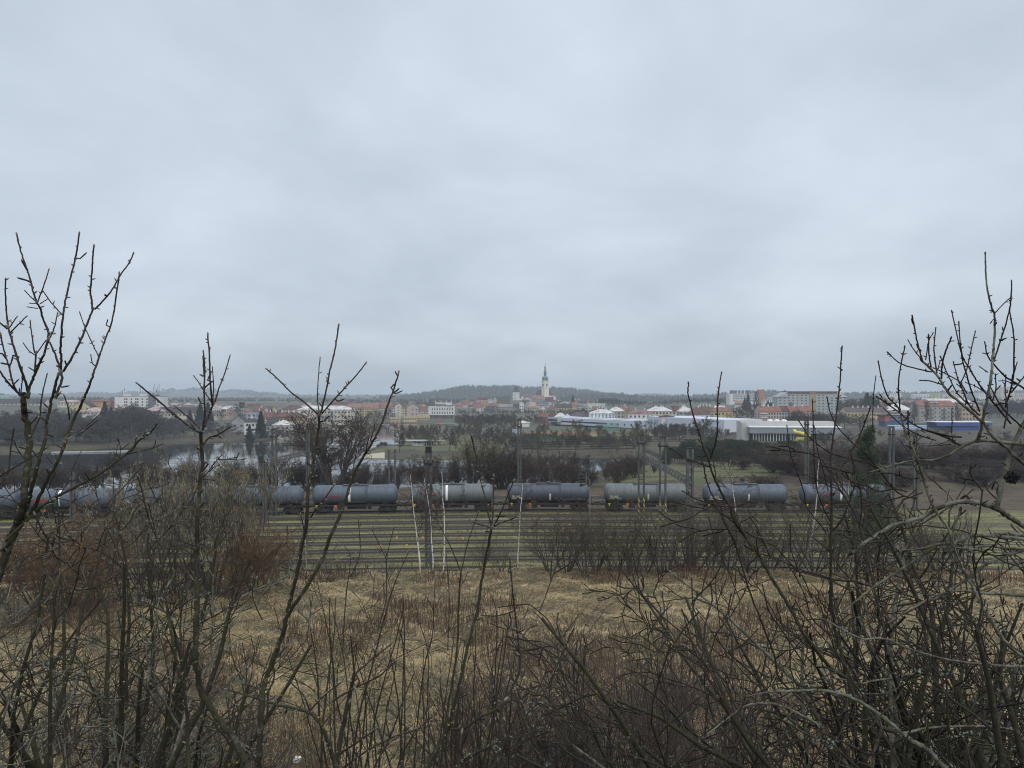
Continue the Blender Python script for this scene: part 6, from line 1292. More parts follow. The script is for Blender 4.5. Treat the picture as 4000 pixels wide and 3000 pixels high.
# ---- field edge: birches, hazels, rusty shrubs, olive brush
for u, v, Y, vb, lb in ((1640, 1770, 67.5, 0, 'white birch leaning left of the big lattice mast'), (1692, 1800, 68.2, 0, 'white birch just right of the big lattice mast'), (1732, 1775, 68.6, 0, 'white birch right of the mast group'), (2022, 1830, 69.0, 0, 'lone white birch at the centre of the yard'), (768, 1930, 62, 0, 'white birch half hidden at the catkin shrubs'), (1197, 1940, 66.0, 0, 'white birch with double trunk under the many-stemmed tree'), (2872, 1720, 69.5, 0, 'white birch before the right-hand tank wagons'), (3152, 1700, 69.5, 0, 'taller white birch left of the green pine'), (3320, 1760, 70, 0, 'thin white birch directly left of the green pine')):
    plant_uv(proto('birch', 2+(int(u) % 3), M_birch, M_tp), u, v, Y, lb, None, 1.15)
for u, v, Y, lb in ((600, 1745, 58, 'grey-green hazel full of catkins, left of the clump'), (770, 1705, 57, 'tallest hazel full of catkins, middle of the clump'), (900, 1735, 58, 'hazel full of catkins, right in the clump'), (985, 1800, 60, 'low hazel with catkins at the right end of the clump'), (690, 1760, 59, 'hazel full of catkins, second from the left'), (835, 1770, 60, 'hazel full of catkins, just right of the tallest'), (540, 1800, 56, 'low hazel with catkins at the left end of the clump')):
    plant_uv(proto('sparse', 4+int(u) % 2, M_tg, M_tg, 'catkin', .010), u, v, Y, lb, None, 0.72)
for u, v, Y, lb in ((150, 1990, 54, 'rust-brown shrub with withered leaves at the far left'), (270, 1965, 55, 'biggest rust-brown shrub, at left below the train'), (385, 2000, 56, 'rust-brown shrub right in the left clump'), (900, 2035, 58, 'rust-brown shrub below the catkin hazels, left one'), (1020, 2030, 58, 'rust-brown shrub below the catkin hazels, right one'), (960, 2065, 57, 'rust-brown shrub below the catkin hazels, between the other two'), (210, 2040, 52, 'low rust-brown shrub in front of the biggest one'), (330, 2060, 52, 'low rust-brown shrub at the right front of the left clump')):
    plant_uv(proto('airy', 6, M_tr, M_tr, 'leaf', .012), u, v, Y, lb, None, 1.0)
for u, v, Y in ((2150, 1975, 67), (2210, 1940, 67.5), (2285, 2000, 66), (2330, 1985, 68), (2400, 1990, 67), (2450, 1960, 66), (2520, 1965, 67), (2590, 1940, 67), (2655, 1955, 68), (2710, 1975, 67), (2780, 1950, 67), (2850, 1980, 68), (2930, 1940, 67), (3010, 1960, 68), (3090, 1950, 67), (3180, 1935, 68), (3260, 1960, 67), (3350, 1980, 68), (3450, 1960, 67), (3560, 1990, 67), (3660, 1950, 68), (3760, 1980, 67), (1880, 2100, 67.5), (1960, 2130, 67)):
    plant_uv(proto('airy', 7+int(u) % 3, M_tg, (M_to, M_tg, M_tb)[int(u) % 3], None, .008), u, v-38, Y, 'bare grey-olive brush on the far edge of the dry field', 'brush on the field edge', 1.05)
for u, v, Y in ((1090, 2080, 61), (1150, 2110, 62), (480, 2060, 57), (620, 2080, 57), (720, 2060, 58), (820, 2090, 59), (60, 2080, 50), (-60, 2000, 52), (1300, 2120, 63), (1380, 2150, 64)):
    plant_uv(proto('airy', 7+int(u) % 3, M_tg, (M_tb, M_tp)[int(u) % 2], None, .010), u, v, Y, 'bare brown brush at the left field edge', 'brush on the left field edge', 1.0)
plant_uv(conifer('pine', 4, mat('near_pine_needles', (0.062, 0.085, 0.045), 0.8, 0.35, 1.5)), 3388, 1655, 62, 'green pine standing alone before the train at right', None, 0.8)
# ---- field shrubs
plant_uv(proto('airy', 13, M_td, M_tp, None, .007), 2300, 2290, 26, 'big dark purple-brown bush in the middle of the dry field', None, 1.1)
plant_uv(proto('shrub', 11, M_td, M_td, None, .009), 2330, 2680, 23, 'dense black-brown thicket at the foot of the big field bush', None, 1.0)
for u, v, Y in ((1980, 2440, 30), (2090, 2480, 28), (2480, 2420, 30), (2560, 2500, 28), (2650, 2400, 33), (2720, 2560, 27), (1850, 2560, 27), (1760, 2500, 29), (2180, 2640, 24), (2500, 2700, 23), (2640, 2740, 22), (560, 2500, 28), (420, 2600, 26), (680, 2650, 25), (820, 2720, 24), (930, 2560, 28), (1000, 2800, 22), (2850, 2500, 29), (2950, 2620, 26), (250, 2450, 30), (2780, 2700, 23), (520, 2780, 22)):
    plant_uv(proto('airy', 10+int(v) % 3, M_td, (M_tp, M_tb, M_tp)[int(u) % 3], None, .006), u, v, Y, 'low red-brown bare bush scattered in the dry field', 'low bushes in the dry field', 1.15)
# ---- dry grass: lying blades in swirls and tussocks
g = np.random.default_rng(21)
n = 260000; Yg_ = 24+46*g.random(n)**1.15; xg = (g.random(n)*2-1)*(0.80*Yg_+4)
keep = Yg_ < field_edge(xg)+0.6; Yg_, xg = Yg_[keep], xg[keep]
dens = nz2(xg, Yg_, 0.95, 4.0)*0.7+nz2(xg, Yg_, 4.5, 1.0)*0.5+g.random(len(xg))*1.2; keep = dens > 0.22; Yg_, xg = Yg_[keep], xg[keep]; n = len(xg)
zg_ = gz(xg, Yg_); tus = np.clip(1.3*nz2(xg, Yg_, 0.95, 4.0)+0.4*nz2(xg, Yg_, 2.7, 2.0), 0, 1.8)
th = 2.2*nz2(xg, Yg_, 2.1, 9.0)+g.normal(0, .75, n); up = np.clip(0.22+0.35*tus*g.random(n)+0.18*g.normal(0, 1, n), 0.03, 1.2)
ln = (0.35+.5*g.random(n))*(0.8+0.35*tus); d = unit(np.stack([np.cos(th), np.sin(th), up], -1)); w = np.stack([-np.sin(th), np.cos(th), 0*th], -1)*(0.008+.009*g.random(n))[:, None]*(Yg_/38)[:, None]
p0 = np.stack([xg, Yg_, zg_-0.03], -1); p1 = p0+d*(ln*0.55)[:, None]; d2_ = unit(d+np.array([0, 0, -0.75])); p2 = p1+d2_*(ln*0.45)[:, None]; p2[:, 2] = np.maximum(p2[:, 2], zg_+0.03)
V = np.stack([p0-w, p0+w, p1+w*.9, p1-w*.9, p2+w*.3, p2-w*.3], 1).reshape(-1, 3); b = np.arange(n)*6
Q_ = np.concatenate([np.stack([b, b+1, b+2, b+3], -1), np.stack([b+3, b+2, b+4, b+5], -1)])
pat = 0.9*nz2(xg, Yg_, 3.7, 8.0)+0.6*nz2(xg, Yg_, 1.0, 3.0)+0.4*g.normal(0, 1, n); mi_ = np.where(pat > 0.55, 2, np.where(pat > 0.12, 1, np.where(pat > -0.8, 0, 3))); mi_ = np.where((nz2(xg, Yg_, 5.5, 12.0) > 0.86) & (g.random(n) < .6), 4, mi_); mi_ = np.concatenate([mi_, mi_])
tag(link('dry_grass', np_mesh('dry_grass', V, Q_, [mat('straw', (0.38, 0.285, 0.145), .9, .25, 3), mat('straw_pale', (0.49, 0.385, 0.215), .9, .2, 3), mat('straw_brown', (0.17, 0.11, 0.055), .9, .25, 3), mat('straw_dull', (0.27, 0.20, 0.105), .9, .25, 3), mat('grass_green', (0.115, 0.14, 0.035), .9, .25, 3)], mi_)), kind='stuff')
n = 36000; Yw_ = 24+44*g.random(n)**1.1; xw = (g.random(n)*2-1)*(0.80*Yw_+4); k = (Yw_ < field_edge(xw)) & (nz2(xw, Yw_, 4.2, 4.0)+0.4*nz2(xw, Yw_, 1.4, 2.0)+0.75*np.exp(-((Yw_-38)/8)**2)*((xw > -3) & (xw < 17)) > 0.22); Yw_, xw = Yw_[k], xw[k]; n = len(xw); zw = gz(xw, Yw_)
hw = 0.5+0.75*g.random(n); pts = np.zeros((n, 4, 3)); pts[:, 0] = np.stack([xw, Yw_, zw-0.05], -1); dv = unit(np.stack([g.normal(0, .14, n), g.normal(0, .14, n), np.ones(n)], -1))
for i in range(1, 4): pts[:, i] = pts[:, i-1]+dv*(hw/3)[:, None]; dv = unit(dv+g.normal(0, .1, (n, 3)))
V, q, mm = tubes(pts, np.repeat((0.011*(Yw_/38))[:, None], 4, 1), 3)
tag(link('dry_weeds', np_mesh('dry_weeds', V, q, [mat('weed_brown', (0.11, 0.062, 0.042), .9, .3, 2)])), kind='stuff')
g = np.random.default_rng(33); n = 16000; xg = -85+170*g.random(n); ki = g.integers(0, 8, n); T_ = np.array([72, 76.5, 81, 85.4, 89.8, 94.2, 98.7, 103.3]); Yg_ = ty(xg, T_[ki])+2.25+g.normal(0, .55, n)
k = (nz2(xg, Yg_, 3.5, 2.0)+g.normal(0, .5, n) > .1) & (Yg_ > field_edge(xg)+2.5); xg, Yg_ = xg[k], Yg_[k]; n = len(xg); h_ = (.06+.3*g.random(n)**3)[:, None]; th = g.random(n)*6.28; w = np.stack([np.cos(th), np.sin(th)*.5, 0*th], -1)*.07; p0 = np.stack([xg, Yg_, np.full(n, -18.33)], -1); tip = p0+np.stack([g.normal(0, .08, n), g.normal(0, .08, n), np.ones(n)], -1)*h_
tag(link('yard_weeds', np_mesh('yard_weeds', np.stack([p0-w, p0+w, tip+w*.4, tip-w*.4], 1).reshape(-1, 3), np.arange(n*4).reshape(-1, 4), [mat('weed_olive', (.15, .145, .06), .9, .3, 2), mat('weed_brown', (0.11, 0.062, 0.042))], (g.random(n) < .3).astype(int))), kind='stuff')
m = MB(); m.box(-.13, .13, -.08, .08, 0, .16); m.box(-.1, .16, -.06, .1, .161, .22); tag(m.build('litter_bag', M_white, loc=(px(1157, 30), 30, gz1(px(1157, 30), 30)+0.05), rot=(.2, .3, .6)), 'crumpled white litter lying in the dry grass', 'litter')
# small yellow track markers (switch lanterns) on the yard
for k, (u, v) in enumerate(((1550, 2094), (1651, 2094), (1486, 2126), (1588, 2124), (1808, 2097), (2200, 2060), (2245, 2090), (2235, 2050), (1305, 2122), (950, 2110))):
    Y = 18.0*F/(v-HV); m = MB(); m.box(-.11, .11, -.09, .09, 0, .14); m.lathe([(.09, .14), (.13, .2), (.04, .28)], 8, 'z', (0, 0, 0)); tag(m.build('track_marker', mat('yellow_marker', (.62, .40, .12), .6, .1, 3), loc=(px(u, Y), Y, -18.35)), 'small yellow-orange marker stub between the yard tracks', 'marker', 'yellow markers on the yard')
# ================================================================== foreground branches, each traced at its own depth
M_bark = three('young_bark', (0.034, 0.026, 0.021), (0.05, 0.04, 0.032), (0.036, 0.034, 0.02), 26.0, 0.52, 0.64)
M_moss = three('mossy_bark', (0.034, 0.028, 0.021), (0.038, 0.038, 0.019), (0.095, 0.10, 0.078), 16.0, 0.50, 0.62)
M_lich = three('lichen_bark', (0.07, 0.06, 0.048), (0.16, 0.163, 0.128), (0.09, 0.092, 0.04), 15.0, 0.50, 0.58)
M_red = MATS['red_lettering']; M_redbark = three('red_twig', (0.03, 0.021, 0.018), (0.045, 0.034, 0.029), (0.034, 0.03, 0.02), 20.0, 0.54, 0.66)
M_bud = mat('pale_bud', (0.17, 0.145, 0.125), 0.9, 0.3, 30); M_ylich = mat('yellow_lichen', (0.27, 0.20, 0.03), 0.95, 0.3, 30); M_glich = mat('grey_lichen', (0.15, 0.172, 0.138), 0.95, 0.25, 25)
S1, S2 = 2.212, 1.659
FR = {'a': (0, 850, S1), 'b': (0, 1400, S1), 'c': (1000, 1400, S1), 'd': (2000, 1400, S1), 'e': (3000, 1400, S1), 'f': (3000, 950, S1), 'g': (0, 2000, S2), 'h': (1333, 2000, S2), 'i': (2666, 2000, S2), 'j': (1000, 1200, S1)}
def smooth_path(p, per=5):
    p = np.asarray(p, float); n = len(p)
    if n < 3: return np.stack([p[0]+(p[-1]-p[0])*t for t in np.linspace(0, 1, per+1)])
    q = np.vstack([2*p[0]-p[1], p, 2*p[-1]-p[-2]]); out_ = []
    for i in range(n-1):
        a, b, c, d = q[i], q[i+1], q[i+2], q[i+3]
        for t in np.arange(per)/per: out_.append(0.5*((2*b)+(c-a)*t+(2*a-5*b+4*c-d)*t*t+(3*b-a-3*c+d)*t**3))
    out_.append(p[-1]); return np.array(out_)
def fgtree(name, label, cat, Y, branches, seed, spur=0.05, root=None, lich=0.0, twm=None, thm=None, extra=None, rdx=0.0):
    """branches: (frame, [(x, y)...], w0, w1[, depth offset]) widths in photograph pixels; first point is wherever listed"""
    g = np.random.default_rng(seed); t = thing(name, label, cat, (0, 0, 0)); thick, thin, buds, lc, lcy = [], [], [], [], []
    for k, br in enumerate(branches):
        fr, pts, w0, w1 = br[:4]; Y0 = Y*(1+(br[4] if len(br) > 4 else 0.0)); ox, oy, s = FR[fr]; Yb = Y0
        P3 = []
        for i, (x, y_) in enumerate(pts):
            Yi = Y0*(1+0.012*math.sin(k*2.3+i*0.9)); P3.append(P(ox+x/s, oy+y_/s, Yi))
        P3 = smooth_path(P3, 6); n = len(P3); w = np.interp(np.linspace(0, 1, n), [0, 1], [w0*(.66+.006*w0), w1*(.66+.006*w1)])/F*Y0*0.5
        seg = np.linalg.norm(np.diff(P3, axis=0), axis=1); L_ = seg.sum()
        P3[1:-1] += g.normal(0, 1, (n-2, 3))*np.array([1, 1.5, 1])*w[1:-1, None]*0.16
        w = w*(1+0.045*g.normal(0, 1, n)); w = np.maximum(w, 0.0011)
        V, q, mm = tubes(P3[None], w[None], 7); (thick if max(w0, w1) > 13 else thin).append((V, q, mm))
        tip = P3[0] if w0 < w1 else P3[-1]; bt = P3[1] if w0 < w1 else P3[-2]; r_ = min(w[0], w[-1])
        dirt = unit(tip-bt); bp = np.stack([tip-dirt*r_, tip+dirt*r_*1.2, tip+dirt*r_*3.0, tip+dirt*r_*4.6]); 
        if r_*2*F/Y0 < 11: buds.append((bp, np.array([1.0, 1.35, 1.15, 0.25])*r_))
        ns = int(L_/spur*1.15); cum = np.concatenate([[0], np.cumsum(seg)])
        for _ in range(ns):
            a = g.random()*L_; i = min(np.searchsorted(cum, a), n-1); i = max(i, 1); p = P3[i-1]+(P3[i]-P3[i-1])*((a-cum[i-1])/max(seg[i-1], 1e-6)); d = unit(P3[i]-P3[i-1]); d = d if w0 > w1 or d[2] > 0 else -d
            o = unit(np.cross(d, g.normal(0, 1, 3))); rr = w[i]
            if g.random() < 0.8 or rr < 0.0025:
                l_ = 0.0045+0.007*g.random(); e_ = unit(o+d*0.5); bp = np.stack([p+o*rr*0.5, p+o*rr*0.6+e_*l_*0.45, p+o*rr*0.6+e_*l_*0.8, p+o*rr*0.6+e_*l_*1.25]); buds.append((bp, np.array([.8, 1.1, .9, .2])*min(0.0024, rr*0.7+0.0005)))
            else:
                l_ = 0.010+0.022*g.random(); e_ = unit(o+d*(0.2+0.6*g.random())); m1 = p+e_*l_*0.5+g.normal(0, .004, 3); m2 = p+e_*l_+g.normal(0, .004, 3)+np.array([0, 0, l_*0.15])
                sp = np.stack([p, m1, m2, m2+unit(m2-m1)*0.008]); V, q, mm = tubes(sp[None], np.array([[.0028, .0022, .0026, .0008]])*(0.8+0.5*g.random()), 5); thin.append((V, q, mm))
        if lich > 0:
            for _ in range(int(L_*lich*(1 if max(w0, w1) > 9 else .2)) if ((oy+pts[0][1]/s)+(oy+pts[-1][1]/s))/2 > 1820 else 0):
                a = g.random()*L_; i = max(1, min(np.searchsorted(cum, a), n-1)); p = P3[i]; m_ = 14; c = p+unit(g.normal(0, 1, 3))*w[i]*0.9
                q3 = c+g.normal(0, 1, (m_, 3))*.0035+unit(P3[i]-P3[i-1])*g.normal(0, 1, (m_, 1))*.014; dd = unit(g.normal(0, 1, (m_, 3))); ww = unit(np.cross(dd, g.normal(0, 1, (m_, 3)))); sz = (.002+.0035*g.random(m_))[:, None]
                (lcy if g.random() < .2 else lc).append(np.stack([q3-dd*sz, q3+ww*sz*.7, q3+dd*sz, q3-ww*sz*.7], 1))
    if root is not None:
        for (u, v, w0) in root:
            a = np.array(P(u, v, Y)); gy = Y*1.04; b = np.array([a[0]+rdx, gy, gz1(a[0], gy)-0.12]); pth = smooth_path([a, a*0.5+b*0.5+np.array([0.02, 0.0, 0]), b], 5); wd = np.linspace(w0, w0*1.5, len(pth))/F*Y*0.5
            thick.append(tubes(pth[None], wd[None], 8))
    if extra: thin += extra
    if thick: V, q, mm = merge(thick); link('trunk', np_mesh('trunk', V, q, thm or M_moss, smooth=True), t)
    if thin: V, q, mm = merge(thin); link('crown', np_mesh('crown', V, q, twm or M_bark, smooth=True), t)
    V, q, mm = merge([tubes(np.stack([b[0] for b in buds]), np.stack([b[1] for b in buds]), 5)]); tag(link('buds', np_mesh('buds', V, q, M_bud if seed % 2 == 0 else M_bark, smooth=True), t), kind='stuff')
    for nm, arr, mt in (('grey_lichen', lc, M_glich), ('yellow_lichen', lcy, M_ylich)):
        if arr: V = np.concatenate(arr).reshape(-1, 3); tag(link(nm, np_mesh(nm, V, np.arange(len(V)).reshape(-1, 4), mt), t), kind='stuff')
    return t
# -- tree at the left edge
fgtree('sapling_tree', 'tall bare budding tree at the left edge, highest against the sky', 'tree', 2.2, [
 ('a', [(683,145),(665,280),(640,400),(600,560),(560,750),(545,850),(530,1000),(520,1150),(530,1200),(525,1330)], 8, 12),
 ('a', [(800,800),(760,900),(700,1050),(620,1210),(545,1330)], 10, 12), ('a', [(810,255),(800,350),(795,480),(780,640),(790,700),(800,800)], 8, 10), ('a', [(1150,315),(1110,400),(1050,480),(1000,570),(950,650),(880,730),(820,790)], 7, 9),
 ('a', [(430,1080),(470,1170),(515,1290)], 9, 11), ('a', [(320,740),(345,780),(370,870),(415,980),(415,1060)], 9, 12), ('a', [(145,150),(180,290),(215,400),(255,510),(290,650),(320,740)], 8, 9.5), ('a', [(420,455),(400,520),(370,610),(325,730)], 6, 7), ('a', [(218,635),(260,680),(320,735)], 5, 6), ('a', [(400,710),(345,745)], 5, 6), ('a', [(265,740),(320,742)], 5, 6), ('a', [(250,773),(325,785)], 5, 6),
 ('a', [(495,830),(470,950),(430,1040)], 6, 8), ('a', [(415,1060),(380,1180),(340,1260),(290,1380),(250,1480),(240,1560)], 11, 14), ('a', [(310,1180),(300,1350)], 9, 10), ('a', [(262,900),(280,1060),(300,1170)], 6, 8), ('a', [(205,1090),(250,1150),(305,1190)], 5, 6), ('a', [(390,1070),(320,1170)], 6, 7), ('a', [(375,640),(440,730),(540,845)], 6, 7),
 ('b', [(500,150),(460,300),(430,440),(400,560),(395,680),(350,830),(310,980),(270,1130),(240,1250),(180,1400),(130,1550),(60,1680)], 13, 20), ('a', [(525,1330),(535,1400),(495,1500),(485,1560)], 12, 13),
 ('a', [(1030,490),(1025,540),(1010,620),(990,770),(960,920),(900,1080),(855,1200)], 7, 9), ('a', [(690,825),(730,940),(780,1050),(845,1190)], 5, 6), ('a', [(855,1200),(830,1280),(790,1400),(740,1530),(690,1640)], 10, 13), ('a', [(785,1195),(800,1260),(830,1285)], 5, 6),
 ('b', [(690,425),(640,520),(590,640),(560,740),(500,880),(430,1010),(360,1150),(300,1280),(200,1420),(110,1550),(0,1659)], 13, 19),
 ('a', [(70,950),(120,1120),(160,1250),(200,1360),(235,1480),(245,1560)], 10, 14), ('a', [(48,540),(45,640),(55,800),(70,950)], 7, 9), ('a', [(140,865),(75,960)], 6, 7), ('a', [(222,860),(150,930),(90,990)], 6, 8), ('a', [(0,910),(60,960)], 8, 9), ('a', [(5,1010),(40,1170),(80,1300),(110,1430),(150,1510)], 8, 10), ('a', [(-20,1300),(50,1400),(110,1470),(175,1535)], 9, 11), ('a', [(190,1300),(190,1420),(180,1530)], 6, 7), ('a', [(405,1360),(370,1500),(345,1659)], 6, 8),
 ('b', [(200,300),(205,420),(215,480),(240,600),(255,750),(245,900),(225,1050),(210,1200),(190,1300),(150,1420),(90,1550),(40,1680)], 24, 34), ('b', [(350,420),(345,500),(300,600),(265,680)], 8, 10), ('b', [(340,510),(390,530),(410,560)], 8, 10),
 ('b', [(1355,565),(1300,640),(1200,710),(1130,790),(1020,880),(870,990),(750,1060),(620,1130),(480,1200),(370,1270),(280,1350),(200,1430),(60,1560)], 8, 17), ('b', [(1265,630),(1225,690)], 6, 7), ('b', [(1180,680),(1165,740)], 7, 8), ('b', [(850,530),(760,600),(670,670)], 5, 6), ('b', [(885,460),(740,590),(660,640)], 5, 6), ('b', [(555,325),(590,430),(600,530)], 6, 7), ('b', [(120,600),(90,800),(70,980),(0,1090)], 7, 10), ('b', [(410,770),(300,840),(180,910),(60,980),(-40,1040)], 6, 9), ('b', [(300,1350),(370,1500),(410,1560),(400,1680)], 9, 13), ('b', [(560,1420),(480,1480),(400,1560)], 7, 9),
 ], 2, 0.035, [(28, 2152, 30)], 5, rdx=-.9)
# -- second tree, u ~ 780
fgtree('sapling_tree', 'bare budding tree with a fan of five shoots, second from the left', 'tree', 2.5, [
 ('b', [(1735,640),(1740,760),(1750,900),(1725,1080),(1720,1200),(1710,1350),(1700,1500),(1705,1659)], 17, 21), ('g', [(1275,250),(1280,450),(1275,650),(1265,850),(1275,1000),(1300,1150),(1400,1320),(1500,1450),(1580,1600),(1610,1680)], 24, 31),
 ('b', [(1190,220),(1250,270),(1350,350),(1500,480),(1640,590),(1735,645)], 8, 12), ('b', [(1520,420),(1650,530),(1725,605)], 6, 7), ('b', [(1755,0),(1765,180),(1765,300),(1770,480),(1750,620)], 8, 10), ('a', [(1757,1165),(1770,1300),(1765,1400),(1760,1520)], 7, 8),
 ('b', [(1845,390),(1800,500),(1765,600)], 9, 11), ('a', [(1795,1015),(1810,1200),(1815,1400),(1830,1560),(1835,1620)], 8, 10), ('a', [(1835,1300),(1845,1450),(1840,1600)], 5, 6), ('a', [(1985,1200),(1940,1350),(1890,1480),(1860,1590)], 6, 8), ('a', [(1680,1375),(1720,1430),(1790,1540),(1830,1600)], 5, 6),
 ('b', [(1990,590),(1900,650),(1800,690),(1745,770)], 7, 10), ('b', [(1580,965),(1650,1010),(1700,1050)], 6, 8), ('b', [(1855,935),(1780,1000),(1690,1070)], 5, 6), ('b', [(1765,1240),(1715,1310)], 6, 7), ('g', [(1660,430),(1580,520),(1480,620),(1300,720),(1275,740)], 7, 11), ('g', [(1350,160),(1290,190)], 6, 7), ('g', [(1860,870),(1760,980),(1740,1070)], 6, 8)], 4, 0.03, [(968, 3010, 32)], 6)
fgtree('sapling_tree', 'thin bare sapling with a three-way fork low at the left, near the lens', 'tree', 2.05, [
 ('g', [(960,-60),(1020,200),(1060,430),(1085,655)], 7, 9), ('g', [(928,578),(1010,620),(1085,655)], 7, 9), ('g', [(1220,520),(1160,590),(1100,650)], 6, 7), ('g', [(1295,538),(1200,590),(1110,652)], 7, 8), ('g', [(1088,660),(1110,780),(1130,900),(1160,1050),(1190,1150),(1215,1350),(1215,1500),(1228,1680)], 14, 19), ('b', [(1190,1020),(1240,1200),(1290,1400),(1340,1520),(1400,1640)], 8, 11, .02), ('g', [(1262,975),(1200,1020),(1165,1060)], 6, 8), ('g', [(1075,1050),(1130,1075),(1170,1090)], 7, 8), ('g', [(690,95),(790,310),(870,470),(920,540)], 6, 8)], 6, 0.03, [(742, 3010, 20)], 0)
# -- third tree: two leaders joining low
fgtree('sapling_tree', 'bare budding tree with two leaders, spread fork rising before the tenements', 'tree', 2.35, [
 ('c', [(550,490),(540,600),(520,760),(490,920),(460,1050),(445,1200),(440,1380),(420,1520),(385,1659)], 12, 20), ('c', [(95,95),(180,170),(300,290),(420,380),(535,482)], 7, 9), ('c', [(553,0),(540,150),(530,330),(545,475)], 5, 6), ('c', [(712,-275),(690,-120),(665,0),(640,100),(600,300),(560,470)], 8, 10), ('c', [(945,45),(880,130),(780,240),(680,350),(572,475)], 7, 8.5),
 ('g', [(1955,225),(1930,370),(1890,540),(1862,650)], 18, 20), ('c', [(1230,130),(1190,270),(1140,400),(1090,550),(1030,680),(980,770),(940,830),(860,970),(810,1100),(770,1230),(720,1370),(660,1500),(600,1659)], 9, 18), ('c', [(1030,550),(1010,640),(985,720)], 6, 8), ('c', [(978,680),(950,800)], 6, 8), ('c', [(870,780),(850,900),(830,1000)], 5, 7), ('c', [(675,1095),(600,1200),(530,1290),(450,1400)], 7, 10), ('c', [(520,1020),(470,1045)], 8, 9), ('c', [(395,1110),(460,1150)], 8, 9), ('c', [(800,1160),(760,1250)], 8, 9), ('c', [(385,1350),(420,1500)], 6, 9),
 ('g', [(2109,249),(2080,320),(1990,480),(1870,660),(1830,800),(1780,930),(1720,1090),(1700,1200),(1690,1350),(1680,1550),(1670,1680)], 17, 30), ('g', [(1645,410),(1640,560),(1700,700)], 5, 7), ('g', [(1470,1150),(1640,1200),(1800,1250),(1980,1290),(2060,1350),(2110,1450),(2150,1570),(2190,1680)], 8, 24, -.05), ('g', [(1860,1085),(1960,1180),(2010,1290)], 7, 9, -.05), ('g', [(2211,1105),(2100,1190),(2010,1290)], 7, 9, -.05), ('g', [(1500,1120),(1560,1350),(1640,1580),(1680,1680)], 7, 9)], 8, 0.03, [(1010, 3010, 30), (1320, 3010, 26)], 6)
fgtree('sapling_tree', 'bare budding sapling with a star of five pale shoots at centre', 'tree', 2.2, [
 ('c', [(1860,670),(1880,750),(1910,900),(1940,1050),(1980,1200),(2010,1350),(2035,1455)], 7, 9.5), ('c', [(2055,1020),(2050,1250),(2040,1450)], 8, 9), ('c', [(2225,1060),(2130,1300),(2055,1445)], 7, 9), ('c', [(2260,1370),(2150,1410),(2045,1455)], 6, 8), ('c', [(1870,1415),(1950,1440),(2030,1465)], 6, 7.5),
 ('h', [(975,110),(960,180),(930,330),(900,520),(880,650),(840,800),(800,950),(770,1100),(720,1300),(700,1395)], 13, 18), ('h', [(700,1390),(640,1500),(560,1640),(520,1720)], 20, 26), ('h', [(1060,1220),(1000,1280),(900,1330),(800,1400),(710,1410)], 13, 16), ('h', [(845,590),(885,620)], 7, 8), ('h', [(850,660),(870,690)], 7, 8), ('h', [(1090,290),(1100,400),(1120,600),(1150,850),(1160,1000),(1130,1100),(1060,1220)], 8, 13), ('h', [(1510,750),(1430,920),(1370,1060),(1300,1200),(1180,1330),(1080,1450),(960,1520),(880,1560),(760,1630),(700,1700)], 7, 14), ('h', [(1040,1230),(1035,1330),(1025,1500),(1015,1690)], 14, 21), ('h', [(985,1140),(1000,1240),(1025,1300)], 8, 10), ('h', [(1160,1225),(1090,1225),(1040,1270)], 7, 9), ('h', [(780,1430),(765,1540),(745,1690)], 10, 14, -.08), ('h', [(1350,1270),(1290,1240),(1270,1240)], 6, 7)], 10, 0.03, [(1650, 3010, 27), (1945, 3010, 22), (1782, 3010, 14)], 5)
fgtree('sapling_tree', 'bare sapling with two pale shoots at the bottom, left of the star-shaped one', 'tree', 2.3, [
 ('h', [(60,800),(75,940),(85,1045)], 8, 11), ('h', [(330,850),(230,930),(95,1045)], 7, 9), ('h', [(352,965),(250,1060),(130,1120),(20,1180),(-60,1230)], 8, 11), ('h', [(85,1045),(40,1250),(0,1450),(-40,1680)], 19, 26), ('h', [(590,1375),(450,1420),(310,1470),(150,1560),(-20,1680)], 7, 11), ('h', [(490,1405),(400,1560),(360,1680)], 7, 10), ('h', [(300,1220),(290,1350),(310,1470),(240,1600),(200,1690)], 6, 13), ('h', [(475,1040),(390,1250),(340,1400),(310,1460)], 6, 10), ('h', [(240,1400),(120,1480),(0,1560)], 8, 12)], 12, 0.03, [(1310, 3010, 26), (1545, 3010, 12), (1450, 3010, 14)], 5)
